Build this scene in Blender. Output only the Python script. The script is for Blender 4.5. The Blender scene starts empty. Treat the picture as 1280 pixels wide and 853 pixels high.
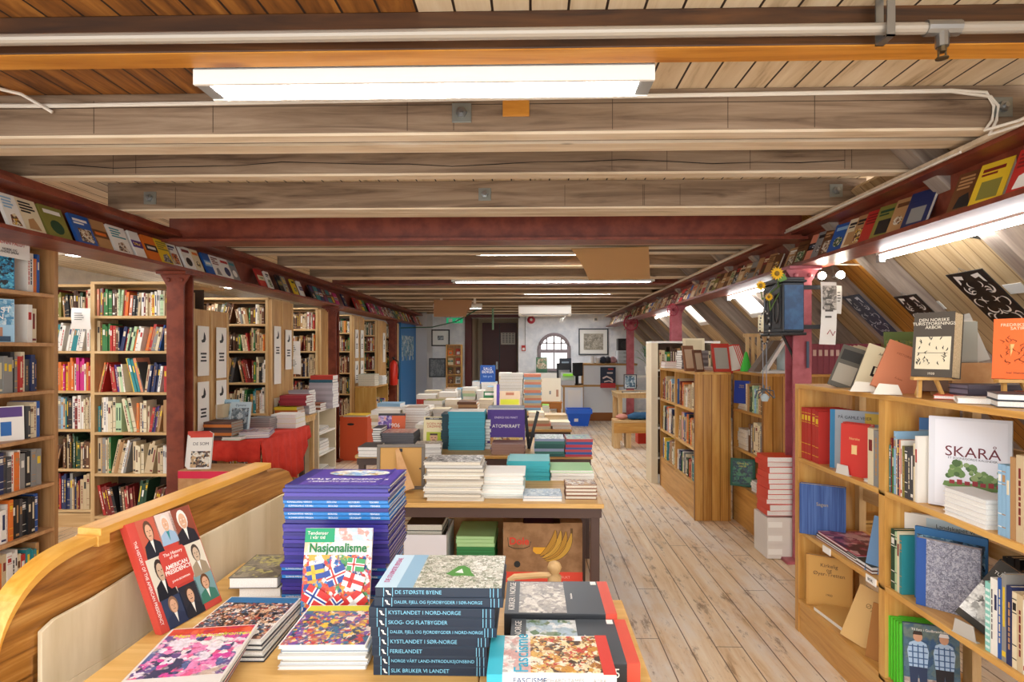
import bpy, math, random
from mathutils import Matrix, Vector
# ---------------------------------------------------------------- camera, world, exposure
SC = bpy.context.scene
COL = SC.collection
H0 = 1.51; F = 711.0; TH = 0.0225
cam_d = bpy.data.cameras.new('camera'); cam = bpy.data.objects.new('camera', cam_d); COL.objects.link(cam)
cam.location = (0, 0, H0); cam.rotation_euler = (math.pi/2, 0, TH)
cam_d.sensor_width = 36; cam_d.lens = F/1280*36; cam_d.shift_x = -7/1280; cam_d.shift_y = 12.5/1280
cam_d.clip_start = .05
SC.camera = cam
W = bpy.data.worlds.new('daylight'); SC.world = W; W.use_nodes = True
bg = W.node_tree.nodes['Background']; bg.inputs[0].default_value = (1.0, .985, .975, 1); bg.inputs[1].default_value = 2.0
SC.view_settings.view_transform = 'Standard'; SC.view_settings.look = 'None'
SC.view_settings.exposure = 0.75; SC.view_settings.gamma = 1; SC.view_settings.use_curve_mapping = False
LAMP = 20.0          # emission of the fluorescent diffusers
R = random.Random(11)
PI = math.pi
# ---------------------------------------------------------------- helpers
def lin(h):
    if isinstance(h, str):
        h = h.lstrip('#'); c = [int(h[i:i+2], 16)/255 for i in (0, 2, 4)]
    else: c = h
    return tuple((x/12.92 if x <= .04045 else ((x+.055)/1.055)**2.4) for x in c) + (1,)
MATS = {}
def newmat(name):
    m = bpy.data.materials.new(name); m.use_nodes = True
    return m, m.node_tree.nodes, m.node_tree.links, m.node_tree.nodes['Principled BSDF']
def mat(h, rough=.6, metal=0, emit=0, name=None):
    k = (h, rough, metal, emit)
    if k in MATS: return MATS[k]
    m, n, l, b = newmat(name or 'paint')
    b.inputs['Base Color'].default_value = lin(h); b.inputs['Roughness'].default_value = rough; b.inputs['Metallic'].default_value = metal
    if emit:
        b.inputs['Emission Color'].default_value = lin(h); b.inputs['Emission Strength'].default_value = emit
    MATS[k] = m; return m
def ramp(n, l, fac, stops, const=False):
    r = n.new('ShaderNodeValToRGB'); e = r.color_ramp
    if const: e.interpolation = 'CONSTANT'
    while len(e.elements) < len(stops): e.elements.new(.5)
    for i, (p, c) in enumerate(stops): e.elements[i].position = p; e.elements[i].color = lin(c) if isinstance(c, str) else c
    l.new(fac, r.inputs[0]); return r.outputs[0]
def coords(n, l, scale, rot=(0, 0, 0)):
    t = n.new('ShaderNodeTexCoord'); mp = n.new('ShaderNodeMapping'); mp.inputs['Scale'].default_value = scale; mp.inputs['Rotation'].default_value = rot
    l.new(t.outputs['Object'], mp.inputs[0]); return mp.outputs[0]
def noise(n, l, v, sc, det=4, rough=.6, dist=0):
    t = n.new('ShaderNodeTexNoise'); t.inputs['Scale'].default_value = sc; t.inputs['Detail'].default_value = det
    t.inputs['Roughness'].default_value = rough; t.inputs['Distortion'].default_value = dist; l.new(v, t.inputs['Vector']); return t.outputs['Fac']
def mix(n, l, f, a, b, mode='MIX'):
    m = n.new('ShaderNodeMix'); m.data_type = 'RGBA'; m.blend_type = mode
    if hasattr(f, 'links'): l.new(f, m.inputs[0])
    else: m.inputs[0].default_value = f
    for s, x in ((m.inputs[6], a), (m.inputs[7], b)):
        if hasattr(x, 'links'): l.new(x, s)
        else: s.default_value = lin(x) if isinstance(x, str) else x
    return m.outputs[2]
def mth(n, l, op, a, b=None):
    m = n.new('ShaderNodeMath'); m.operation = op
    for i, x in enumerate((a, b)):
        if x is None: continue
        if hasattr(x, 'links'): l.new(x, m.inputs[i])
        else: m.inputs[i].default_value = x
    return m.outputs[0]
def wood(name, dark, midc, light, axis='x', fine=1.0, knots='#5a3416', rough=.5, knot_size=.10, crack=None, board=None):
    """grain runs along axis; board=(axis, width, gapcolour) draws the joints between boards"""
    m, n, l, b = newmat(name)
    s = {'x': (.6, 9, 9), 'y': (9, .6, 9), 'z': (9, 9, .6)}[axis]
    v = coords(n, l, tuple(k*fine for k in s))
    c = ramp(n, l, noise(n, l, v, 2.2, 7, .62, .8), [(.3, dark), (.5, midc), (.72, light)])
    s2 = {'x': (.35, 1, 1), 'y': (1, .35, 1), 'z': (1, 1, .35)}[axis]
    v2 = coords(n, l, s2)
    vo = n.new('ShaderNodeTexVoronoi'); vo.inputs['Scale'].default_value = 3.2; l.new(v2, vo.inputs['Vector'])
    kf = ramp(n, l, vo.outputs['Distance'], [(0, (1, 1, 1, 1)), (knot_size*.5, (.7, .7, .7, 1)), (knot_size, (0, 0, 0, 1))])
    c = mix(n, l, kf, c, knots)
    c = mix(n, l, .45, c, ramp(n, l, noise(n, l, v2, 1.3, 5, .65), [(.32, (.45, .38, .30, 1)), (.6, (1, 1, 1, 1))]), 'MULTIPLY')
    if board:
        ax, wd, gapc = board
        t = n.new('ShaderNodeTexCoord'); sp = n.new('ShaderNodeSeparateXYZ'); l.new(t.outputs['Object'], sp.inputs[0])
        q = mth(n, l, 'DIVIDE', sp.outputs['XYZ'.index(ax.upper())], wd)
        wn = n.new('ShaderNodeTexWhiteNoise'); wn.noise_dimensions = '1D'; l.new(mth(n, l, 'FLOOR', q), wn.inputs['W'])
        c = mix(n, l, .5, c, ramp(n, l, wn.outputs['Value'], [(0, (.62, .6, .56, 1)), (1, (1, 1, 1, 1))]), 'MULTIPLY')
        fr = mth(n, l, 'FRACT', q)
        gap = mth(n, l, 'GREATER_THAN', mth(n, l, 'ABSOLUTE', mth(n, l, 'SUBTRACT', fr, .5)), .5-.004/wd)
        c = mix(n, l, gap, c, gapc)
    l.new(c, b.inputs['Base Color']); b.inputs['Roughness'].default_value = rough
    return m
def mosaic(name, cols, sc=30, dist=.4, rough=.35):
    """printed picture: irregular patches of the listed inks with finer tone inside"""
    m, n, l, b = newmat(name)
    v = coords(n, l, (1, 1, 1))
    nz = n.new('ShaderNodeTexNoise'); nz.inputs['Scale'].default_value = sc*.9; nz.inputs['Detail'].default_value = 5; nz.inputs['Roughness'].default_value = .7; l.new(v, nz.inputs['Vector'])
    def patch(s, k, order):
        vm = n.new('ShaderNodeVectorMath'); vm.operation = 'MULTIPLY_ADD'; l.new(nz.outputs['Color'], vm.inputs[0]); vm.inputs[1].default_value = (k, k, k); l.new(v, vm.inputs[2])
        vo = n.new('ShaderNodeTexVoronoi'); vo.inputs['Scale'].default_value = s; l.new(vm.outputs[0], vo.inputs['Vector'])
        sp = n.new('ShaderNodeSeparateColor'); l.new(vo.outputs['Color'], sp.inputs[0])
        return ramp(n, l, sp.outputs[0], [(i/len(cols), x) for i, x in enumerate(order)], True)
    c1 = patch(sc*.7, (.9+dist)/sc, cols); c2 = patch(sc*2.2, (.5+dist*.5)/sc, cols[::-1])
    c = mix(n, l, ramp(n, l, noise(n, l, v, sc*.8, 3), [(.46, (0, 0, 0, 1)), (.54, (1, 1, 1, 1))]), c1, c2)
    c = mix(n, l, .45, c, ramp(n, l, noise(n, l, v, sc*3, 4, .7), [(.35, (.45, .43, .42, 1)), (.6, (1, 1, 1, 1))]), 'MULTIPLY')
    l.new(c, b.inputs['Base Color']); b.inputs['Roughness'].default_value = rough
    return m
def speckle(name, c1, c2, sc=60, rough=.6, stops=(.4, .6), scale=(1, 1, 1), emit=0):
    m, n, l, b = newmat(name)
    c = ramp(n, l, noise(n, l, coords(n, l, scale), sc, 5), [(stops[0], c1), (stops[1], c2)])
    l.new(c, b.inputs['Base Color']); b.inputs['Roughness'].default_value = rough
    return m

class MB:
    def __init__(s): s.v = []; s.f = []; s.m = []; s.smooth = False
    def add(s, vs, fs, mi=0, xf=None):
        o = len(s.v)
        s.v += [tuple(xf @ Vector(p)) if xf is not None else tuple(p) for p in vs]
        s.f += [tuple(o+i for i in f) for f in fs]; s.m += [mi]*len(fs)
        return s
    def box(s, x0, x1, y0, y1, z0, z1, mi=0, xf=None):
        return s.add([(x0, y0, z0), (x1, y0, z0), (x1, y1, z0), (x0, y1, z0), (x0, y0, z1), (x1, y0, z1), (x1, y1, z1), (x0, y1, z1)],
              [(0, 3, 2, 1), (4, 5, 6, 7), (0, 1, 5, 4), (1, 2, 6, 5), (2, 3, 7, 6), (3, 0, 4, 7)], mi, xf)
    def prism(s, pts, a0, a1, axis='y', mi=0, xf=None):
        n = len(pts)
        def P(p, a): return {'x': (a, p[0], p[1]), 'y': (p[0], a, p[1]), 'z': (p[0], p[1], a)}[axis]
        vs = [P(p, a0) for p in pts]+[P(p, a1) for p in pts]
        fs = [tuple(range(n)), tuple(range(2*n-1, n-1, -1))]+[(i, i+n, (i+1) % n+n, (i+1) % n) for i in range(n)]
        return s.add(vs, fs, mi, xf)
    def tube(s, pts, r, seg=8, mi=0, xf=None, closed=False):
        pts = [Vector(p) for p in pts]; n = len(pts); vs = []; rr = r if isinstance(r, (list, tuple)) else [r]*n
        for i, p in enumerate(pts):
            if closed: d = pts[(i+1) % n]-pts[i-1]
            else: d = pts[min(i+1, n-1)]-pts[max(i-1, 0)]
            d.normalize(); u = d.orthogonal() if abs(d.z) > .95 else d.cross(Vector((0, 0, 1)))
            if abs(d.z) > .95: u = Vector((1, 0, 0))-d*d.x
            u.normalize(); w = d.cross(u)
            for k in range(seg):
                a = 2*PI*k/seg; vs.append(p+(u*math.cos(a)+w*math.sin(a))*rr[i])
        fs = []
        for i in range(n if closed else n-1):
            j = (i+1) % n
            for k in range(seg): fs.append((i*seg+k, i*seg+(k+1) % seg, j*seg+(k+1) % seg, j*seg+k))
        if not closed: fs += [tuple(range(seg))[::-1], tuple(range((n-1)*seg, n*seg))]
        return s.add(vs, fs, mi, xf)
    def lathe(s, prof, c=(0, 0, 0), seg=20, mi=0, xf=None):
        vs = []
        for (r, z) in prof:
            for k in range(seg): a = 2*PI*k/seg; vs.append((c[0]+r*math.cos(a), c[1]+r*math.sin(a), c[2]+z))
        fs = [(i*seg+k, i*seg+(k+1) % seg, (i+1)*seg+(k+1) % seg, (i+1)*seg+k) for i in range(len(prof)-1) for k in range(seg)]
        fs += [tuple(range(seg))[::-1], tuple(range((len(prof)-1)*seg, len(prof)*seg))]
        return s.add(vs, fs, mi, xf)
    def build(s, name, mats, parent=None, bevel=0):
        me = bpy.data.meshes.new(name); me.from_pydata(s.v, [], s.f)
        if not isinstance(mats, (list, tuple)): mats = [mats]
        for m in mats: me.materials.append(m)
        me.polygons.foreach_set('material_index', s.m)
        if s.smooth: me.polygons.foreach_set('use_smooth', [True]*len(s.f))
        me.update()
        o = bpy.data.objects.new(name, me); COL.objects.link(o)
        if parent: o.parent = parent
        if bevel:
            b = o.modifiers.new('bevel', 'BEVEL'); b.width = bevel; b.segments = 2; b.limit_method = 'ANGLE'
        return o
LABELS = {}
def tag(o, label=None, cat=None, group=None, kind=None):
    if label: o['label'] = label; LABELS[label] = LABELS.get(label, 0)+1
    if cat: o['category'] = cat
    if group: o['group'] = group
    if kind: o['kind'] = kind
    return o
def struct(name, mb, m, bevel=0): return tag(mb.build(name, m, None, bevel), kind='structure')
def empty(name, label, cat, loc=(0, 0, 0), rz=0, group=None, rx=0, ry=0):
    o = bpy.data.objects.new(name, None); COL.objects.link(o); o.empty_display_size = .05
    o.location = loc; o.rotation_euler = (rx, ry, rz); return tag(o, label, cat, group)
def px(x, Y): return (x-663)/F*Y
def pz(y, Y): return H0-(y-439)/F*Y
def yfl(y, z): return (H0-z)*F/(y-439)
def ordn(i):
    return '%d%s' % (i, 'th' if 10 <= i % 100 <= 20 else {1: 'st', 2: 'nd', 3: 'rd'}.get(i % 10, 'th'))
TXT = {}
def text(s, size, m, parent, loc, rot=(0, 0, 0), name='title', align='CENTER', sx=1, bold=0):
    cu = bpy.data.curves.new('t', 'FONT'); cu.body = s; cu.size = size; cu.align_x = align; cu.align_y = 'CENTER'; cu.extrude = .0002; cu.offset = bold
    cu.resolution_u = 3; cu.space_line = .85
    t = bpy.data.objects.new('t', cu); COL.objects.link(t)
    bpy.context.view_layer.update()
    me = bpy.data.meshes.new_from_object(t.evaluated_get(bpy.context.evaluated_depsgraph_get()))
    bpy.data.objects.remove(t); me.materials.clear(); me.materials.append(m); me.name = name
    o = bpy.data.objects.new(name, me); COL.objects.link(o); o.parent = parent; o.location = loc; o.rotation_euler = rot; o.scale = (sx, 1, 1)
    return o
# ---------------------------------------------------------------- materials
PINE = wood('pine_varnished', '#b98038', '#d9a456', '#e8bd72', 'z', knots='#8a4e1c', rough=.35)
PINEX = wood('pine_varnished_shelf', '#b98038', '#d9a456', '#e8bd72', 'x', knots='#8a4e1c', rough=.35)
PINEY = wood('pine_varnished_rail', '#b98038', '#d9a456', '#e8bd72', 'y', knots='#8a4e1c', rough=.35)
PINEB = wood('pine_boards', '#b0742c', '#cf9748', '#e2b163', 'z', knots='#7c4416', rough=.35, board=('x', .075, '#7a4a1c'))
RAWP = wood('raw_pine', '#c9a06a', '#dcb983', '#ecd2a2', 'z', knots='#8f6132', rough=.6)
RAWX = wood('raw_pine_shelf', '#c9a06a', '#dcb983', '#ecd2a2', 'x', knots='#8f6132', rough=.6)
BEECH = wood('beech_veneer', '#a3774a', '#b98b5a', '#c79c6a', 'z', knots='#a3774a', rough=.45, fine=1.6)
BEECHY = wood('beech_shelf', '#bb8a58', '#cc9c6a', '#d9ad7c', 'y', knots='#bb8a58', rough=.45, fine=1.6)
WASH = wood('washed_beam', '#5f4a38', '#8f7861', '#a8927a', 'x', knots='#3e2c1e', rough=.75, knot_size=.07)
WASHL = wood('pale_wood_bounce', '#cdb697', '#e6d2b5', '#f2e4cf', 'x', knots='#77604a', rough=.75, knot_size=.05)  # paler than the beam faces: floor bounce put into the colour; also girder trim
DARKB = wood('stained_beam', '#22120a', '#4a2c12', '#68401c', 'x', knots='#1c0f07', rough=.5, knot_size=.12)
ORNG = wood('orange_beam_edge', '#b5711f', '#d38f33', '#e3a850', 'x', knots='#8b4d18', rough=.5)
TABLE = wood('table_pine', '#cc9a4e', '#deb065', '#ecc683', 'x', knots='#a8712f', rough=.35)
PEW = wood('pew_pine', '#5f3510', '#a8702f', '#d6a45c', 'x', knots='#3f200c', rough=.3, fine=1.5, knot_size=.22)
PEWL = wood('pew_rail', '#c8872a', '#dfa444', '#ebb860', 'x', knots='#a8671f', rough=.3)
ROOF = wood('roof_boards', '#b99a70', '#d3b78c', '#e4cda6', 'x', knots='#8a673f', rough=.6, board=('y', .10, '#8d7350'), knot_size=.05)
ROOFO = wood('roof_boards_varnished', '#b9781f', '#d2923a', '#e0a650', 'x', knots='#9a5a18', rough=.5, board=('y', .10, '#7d4a14'), knot_size=.05)
RAFT = wood('washed_rafter', '#7e7068', '#998b80', '#b0a294', 'x', knots='#5a4c44', rough=.75)
STEEL = speckle('red_oxide_paint', '#6e2f20', '#86412c', 9, .4)
STEEL_DAY = speckle('red_oxide_daylit', '#a04e55', '#b4606a', 9, .4)  # same red oxide paint, with the daylight pinkness put into its colour
WHITEW = speckle('whitewashed_wall', '#dfe3ea', '#f0f2f6', 5, .8)
CREAM = mat('#e6d9bd', .6); WHITE = mat('#f2efe8', .5); CARD = speckle('cardboard', '#b8895a', '#c69b6b', 12, .8)
PAGE = speckle('page_edges', '#cfc6b2', '#f0eadb', 300, .8, scale=(1, 1, 6)); PAGEW = speckle('white_page_edges', '#dedcd6', '#faf9f5', 300, .8, scale=(1, 1, 6)); PAGEO = speckle('aged_page_edges', '#b5a07c', '#d4c19c', 300, .8)
BLACK = mat('#1a1a1c', .4); GREY = mat('#8e8e8c', .5); METAL = mat('#9a9c9c', .35, .9); REDC = speckle('red_cloth', '#d23222', '#dc3c2a', 14, .85)
LITE = mat('#ffffff', .5, 0, LAMP, 'fluorescent_diffuser'); PAPER = mat('#f4f2ec', .7)
def floor_mat():
    m, n, l, b = newmat('worn_floorboards')
    v = coords(n, l, (9, .7, 1))
    c = ramp(n, l, noise(n, l, v, 2.0, 8, .65, .6), [(.28, '#bb9468'), (.42, '#e2c59c'), (.68, '#f3e2c6')])
    t = n.new('ShaderNodeTexCoord'); sp = n.new('ShaderNodeSeparateXYZ'); l.new(t.outputs['Object'], sp.inputs[0])
    q = mth(n, l, 'DIVIDE', sp.outputs['X'], .135)
    wn = n.new('ShaderNodeTexWhiteNoise'); wn.noise_dimensions = '1D'; fl = mth(n, l, 'FLOOR', q); l.new(fl, wn.inputs['W'])
    c = mix(n, l, .5, c, ramp(n, l, wn.outputs['Value'], [(0, (.8, .74, .68, 1)), (1, (1, 1, 1, 1))]), 'MULTIPLY')
    worn = noise(n, l, coords(n, l, (2.2, .8, 1)), 1.1, 9, .72)
    c = mix(n, l, ramp(n, l, worn, [(.46, (0, 0, 0, 1)), (.62, (.75, .75, .75, 1))]), c, '#e9e3da')
    dk = noise(n, l, coords(n, l, (6, 1.6, 1)), 1.9, 10, .78)
    c = mix(n, l, ramp(n, l, dk, [(.545, (0, 0, 0, 1)), (.63, (.72, .72, .72, 1))]), c, '#6f5136')
    fr = mth(n, l, 'FRACT', q)
    gap = mth(n, l, 'GREATER_THAN', mth(n, l, 'ABSOLUTE', mth(n, l, 'SUBTRACT', fr, .5)), .478)
    c = mix(n, l, gap, c, '#6e5640')
    # board ends
    w2 = mth(n, l, 'ADD', mth(n, l, 'DIVIDE', sp.outputs['Y'], 3.1), mth(n, l, 'MULTIPLY', wn.outputs['Value'], 7))
    end = mth(n, l, 'GREATER_THAN', mth(n, l, 'FRACT', w2), .9985)
    c = mix(n, l, end, c, '#5a4431')
    l.new(c, b.inputs['Base Color']); b.inputs['Roughness'].default_value = .45
    return m
def ceil_mat():
    m, n, l, b = newmat('ceiling_boards')
    v = coords(n, l, (7, .7, 1))
    br = ramp(n, l, noise(n, l, v, 2.2, 7, .65, .6), [(.3, '#4a2a10'), (.5, '#8a5520'), (.7, '#b57a35')])
    wh = ramp(n, l, noise(n, l, v, 2.2, 7, .65, .6), [(.3, '#a88e6c'), (.45, '#d6bf9c'), (.7, '#e6d4b6')])
    t = n.new('ShaderNodeTexCoord'); sp = n.new('ShaderNodeSeparateXYZ'); l.new(t.outputs['Object'], sp.inputs[0])
    q = mth(n, l, 'DIVIDE', sp.outputs['X'], .12); fl = mth(n, l, 'FLOOR', q)
    side = mth(n, l, 'MAXIMUM', mth(n, l, 'GREATER_THAN', fl, -3.5), mth(n, l, 'GREATER_THAN', sp.outputs['Y'], 2.36))
    c = mix(n, l, side, br, wh)
    fr = mth(n, l, 'FRACT', q)
    gap = mth(n, l, 'GREATER_THAN', mth(n, l, 'ABSOLUTE', mth(n, l, 'SUBTRACT', fr, .5)), .465)
    c = mix(n, l, gap, c, '#2a1a0e')
    l.new(c, b.inputs['Base Color']); b.inputs['Roughness'].default_value = .6
    return m
# ---------------------------------------------------------------- setting: shell
CZ = H0+1.08
struct('floor', MB().box(-6.2, 5.2, -1.2, 17, -.05, 0), floor_mat())
struct('ceiling', MB().box(-6.2, 2.35, .2, 17, CZ, CZ+.05), ceil_mat())
# left outer wall with window openings
b = MB(); ys = [-1.2, 2.0, 3.1, 5.2, 6.3, 8.4, 9.5, 11.6, 12.7, 17]
for i in range(0, len(ys)-1, 2): b.box(-6.2, -6.0, ys[i], ys[i+1], 0, 2.7)
for i in range(1, len(ys)-1, 2): b.box(-6.2, -6.0, ys[i], ys[i+1], 0, 1.98).box(-6.2, -6.0, ys[i], ys[i+1], 2.45, 2.7)
struct('wall_left', b, WHITEW)
def glass():
    m, n, l, b = newmat('window_glass')
    out = [x for x in n if x.type == 'OUTPUT_MATERIAL'][0]; tr = n.new('ShaderNodeBsdfTransparent'); gl = n.new('ShaderNodeBsdfGlossy'); gl.inputs['Roughness'].default_value = .05
    ms = n.new('ShaderNodeMixShader'); ms.inputs[0].default_value = .06; l.new(tr.outputs[0], ms.inputs[1]); l.new(gl.outputs[0], ms.inputs[2]); l.new(ms.outputs[0], out.inputs[0])
    return m
GLASS = glass()
for i in range(1, len(ys)-1, 2):
    y0, y1 = ys[i], ys[i+1]; b = MB(); ym = (y0+y1)/2
    for (a, c, d, e) in ((y0, y0+.05, 1.98, 2.45), (y1-.05, y1, 1.98, 2.45), (y0, y1, 1.98, 2.03), (y0, y1, 2.40, 2.45), (ym-.02, ym+.02, 1.98, 2.45)): b.box(-6.12, -6.05, a, c, d, e)
    w = struct('window_%d' % (2+i//2), b, WHITE); MB().box(-6.09, -6.085, y0, y1, 1.98, 2.45).build('pane', GLASS, w)
# far wall (Y 14.5) with arched window and door recess
YW = 14.5
wx0, wx1 = px(674, YW), px(711, YW); wc = (wx0+wx1)/2; wr = (wx1-wx0)/2; zs = pz(437, YW); zb = pz(461, YW)
dx0, dx1, dz1 = px(588, YW), px(648, YW), 2.36
b = MB(); T = 2.62
b.box(-6.2, dx0, YW, YW+.3, 0, T).box(dx0, dx1, YW, YW+.3, dz1, T).box(dx1, wx0, YW, YW+.3, 0, T).box(wx1, 5.2, YW, YW+.3, 0, T).box(wx0, wx1, YW, YW+.3, 0, zb)
n = 16; arc = [(wc-wr*math.cos(PI*i/n), zs+wr*math.sin(PI*i/n)) for i in range(n+1)]
for i in range(n):
    (xa, za), (xb, zb2) = arc[i], arc[i+1]
    b.prism([(xa, za), (xb, zb2), (xb, T), (xa, T)], YW, YW+.3, 'y')
struct('wall_far', b, WHITEW)
b = MB(); fr = mat('#94868a', .5)
ring = [(p[0], YW-.02, p[1]) for p in arc]; b.tube([(wx0, YW-.01, zb)]+ring+[(wx1, YW-.01, zb)], .05, 6)
b.box(wx0-.03, wx1+.03, YW-.06, YW+.06, zs-.09, zs-.0).box(wx0-.05, wx1+.05, YW-.1, YW+.06, zb-.06, zb)
for k in (-.5, 0, .5):
    hh = math.sqrt(wr*wr-(k*wr)**2); b.box(wc+k*wr-.018, wc+k*wr+.018, YW+.02, YW+.05, zb if k == 0 else zs, zs+hh)
b.box(wc-wr*.95, wc+wr*.95, YW+.02, YW+.05, zs+wr*.38, zs+wr*.38+.034)
w = struct('window_1', b, fr); MB().box(wx0, wx1, YW+.055, YW+.06, zb, zs+wr).build('pane', GLASS, w)
# recess behind door opening
b = MB().box(dx0-.05, dx1+.05, 16.6, 16.7, 0, T).box(dx0-.12, dx0, YW+.3, 16.6, 0, T).box(dx1, dx1+.12, YW+.3, 16.6, 0, T)
struct('wall_recess', b, mat('#c9bca6', .8))
DOORM = mat('#5a1f1c', .4)
b = MB(); x0, x1 = px(603, 16.55), px(646, 16.55); zt = pz(404, 16.55)
b.box(x0, x1, 16.5, 16.6, 0, zt)
d = struct('door_1', b, DOORM)
MB().box((x0+x1)/2-.008, (x0+x1)/2+.008, 16.49, 16.5, 0, zt).build('door_gap', BLACK, d)
MB().box((x0+x1)/2-.10, (x0+x1)/2-.05, 16.46, 16.5, .98, 1.2).tube([((x0+x1)/2-.075, 16.44, 1.1), ((x0+x1)/2-.19, 16.44, 1.1)], .012).build('door_handle', METAL, d)
struct('trim_1', MB().box(dx0-.14, dx0+.02, YW-.03, YW+.32, 0, dz1).box(dx0-.14, dx1+.04, YW-.03, YW+.0, dz1, dz1+.08), DOORM)
# left portion of the far wall stands a little forward
struct('wall_far_left', MB().box(-4.5, px(535, 13.9), 13.7, 14.5, 0, T), mat('#c9c9cb', .8))
# right roof slope: X + h = 3.0 (h above eye)
def roofx(h): return 3.0-h
Q = math.sqrt(.5)
def slope_xf(y):   # local x runs down the slope, z out of the board face
    M = Matrix(((Q, 0, Q, 0), (0, 1, 0, 0), (-Q, 0, Q, 0), (0, 0, 0, 1)))
    return Matrix.Translation((2.0, y, H0+1.0)) @ M
def slope_obj(mb, name, m, parent=None, bevel=0):
    o = mb.build(name, m, parent, bevel)
    if parent is None: o.matrix_basis = slope_xf(0)
    return o
SK = [(5.9, 6.7), (7.9, 8.7)]
b = MB(); seg = [(-1.2, 3.9), (4.42, 5.9), (6.7, 7.9), (8.7, 14.5)]
for a, c in seg: b.box(0, 3.6, a, c, 0, .04)
for a, c in SK: b.box(0, .25, a, c, 0, .04).box(.85, 3.6, a, c, 0, .04)
o = slope_obj(b, 'ceiling_slope', ROOF); tag(o, kind='structure')
o = slope_obj(MB().box(0, 3.6, 3.9, 4.42, 0, .04), 'ceiling_slope_panel', ROOFO); tag(o, kind='structure')
for i, (a, c) in enumerate(SK):
    b = MB().box(.25, .31, a, c, -.02, .05).box(.79, .85, a, c, -.02, .05).box(.31, .79, a, a+.06, -.02, .05).box(.31, .79, c-.06, c, -.02, .05)
    o = slope_obj(b, 'window_%d' % (7+i), WHITE); tag(o, kind='structure'); MB().box(.3, .8, a, c, .02, .025).build('pane', GLASS, o)
for i, y in enumerate([1.7, 2.85, 3.85, 4.47, 5.15, 5.8, 6.95, 7.8, 8.95, 10.0, 11.0, 12.0, 13.0]):
    o = slope_obj(MB().box(-.2, 3.4, y-.05, y+.05, -.13, 0), 'trim_%d' % (10+i), RAFT, bevel=.004); tag(o, kind='structure')
struct('wall_right', MB().box(4.4, 4.5, -1.2, 14.5, 0, .3), WHITEW)
# ---------------------------------------------------------------- ceiling beams
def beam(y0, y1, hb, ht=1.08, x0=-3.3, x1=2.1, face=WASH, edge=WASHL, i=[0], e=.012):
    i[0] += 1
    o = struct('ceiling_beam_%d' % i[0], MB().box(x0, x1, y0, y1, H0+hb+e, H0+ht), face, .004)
    MB().box(x0, x1, y0+.001, y1, H0+hb, H0+hb+e).build('bounce_underside', edge, o)  # underside lightened by colour to stand for light off the floor
    return o
beamA = beam(1.80, 1.89, .954, x1=2.35, face=DARKB, edge=ORNG, x0=-3.6, e=.004)
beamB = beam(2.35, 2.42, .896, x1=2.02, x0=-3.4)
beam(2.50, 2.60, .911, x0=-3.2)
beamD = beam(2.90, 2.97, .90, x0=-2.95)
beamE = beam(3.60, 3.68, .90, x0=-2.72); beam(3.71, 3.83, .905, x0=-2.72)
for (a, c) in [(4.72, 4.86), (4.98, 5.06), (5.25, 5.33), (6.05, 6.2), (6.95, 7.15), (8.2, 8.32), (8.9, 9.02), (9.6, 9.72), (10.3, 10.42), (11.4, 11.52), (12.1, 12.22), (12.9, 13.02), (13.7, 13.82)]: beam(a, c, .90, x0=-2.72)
def cross_steel(y, i):
    hb = .80 if i == 1 else .90
    b = MB().box(-2.7, 1.98, y-.1, y+.1, H0+hb, H0+hb+.02).box(-2.7, 1.98, y-.006, y+.006, H0+hb+.02, H0+1.03).box(-2.7, 1.98, y-.1, y+.1, H0+1.03, H0+1.05)
    struct('steel_cross_beam_%d' % i, b, STEEL)
for i, y in enumerate((4.2, 7.7)): cross_steel(y, i+1)
# long I-beams and columns
def long_beam(name, xi, xo, sgn, m):
    xw = sgn*((abs(xi)+abs(xo))/2+.02)
    a, c = sorted((xi, xo))
    b = MB().box(a, c, .4, 14.4, H0+.608, H0+.63).box(a, c, .4, 14.4, H0+.85, H0+.87).box(xw-.006, xw+.006, .4, 14.4, H0+.63, H0+.85)
    return struct(name, b, m)
long_beam('steel_beam_left', -2.6, -2.9, -1, STEEL); long_beam('steel_beam_right', 1.9, 2.14, 1, STEEL)
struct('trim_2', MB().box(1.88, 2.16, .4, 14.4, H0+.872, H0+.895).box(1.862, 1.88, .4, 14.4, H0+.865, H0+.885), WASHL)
struct('trim_3', MB().box(-2.92, -2.62, .4, 14.4, H0+.872, H0+.90), STEEL)
def column(x, y, m, n):
    b = MB(); w = .066
    b.box(x-w, x+w, y-w, y-w+.014, 0, H0+.60).box(x-w, x+w, y+w-.014, y+w, 0, H0+.60).box(x-.006, x+.006, y-w+.014, y+w-.014, 0, H0+.60)
    b.box(x-.14, x+.14, y-.14, y+.14, 0, .02).box(x-.115, x+.115, y-.12, y+.12, H0+.585, H0+.606)
    for s in (-1, 1): b.prism([(x+s*w, H0+.585), (x+s*.115, H0+.585), (x+s*w, H0+.50)], y-w, y-w+.012, 'y')
    for s in (-.05, .05): b.lathe([(.016, 0), (.016, .012), (.009, .016)], seg=8, xf=Matrix.Translation((x+s, y-w, H0+.545)) @ Matrix.Rotation(PI/2, 4, 'X'))
    return struct('steel_column_%d' % n, b, m)
for i in range(3):
    column(-2.72, 4.36+3.42*i, STEEL, i+1); column(1.955, 4.2+3.5*i, STEEL_DAY, i+4)
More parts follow.
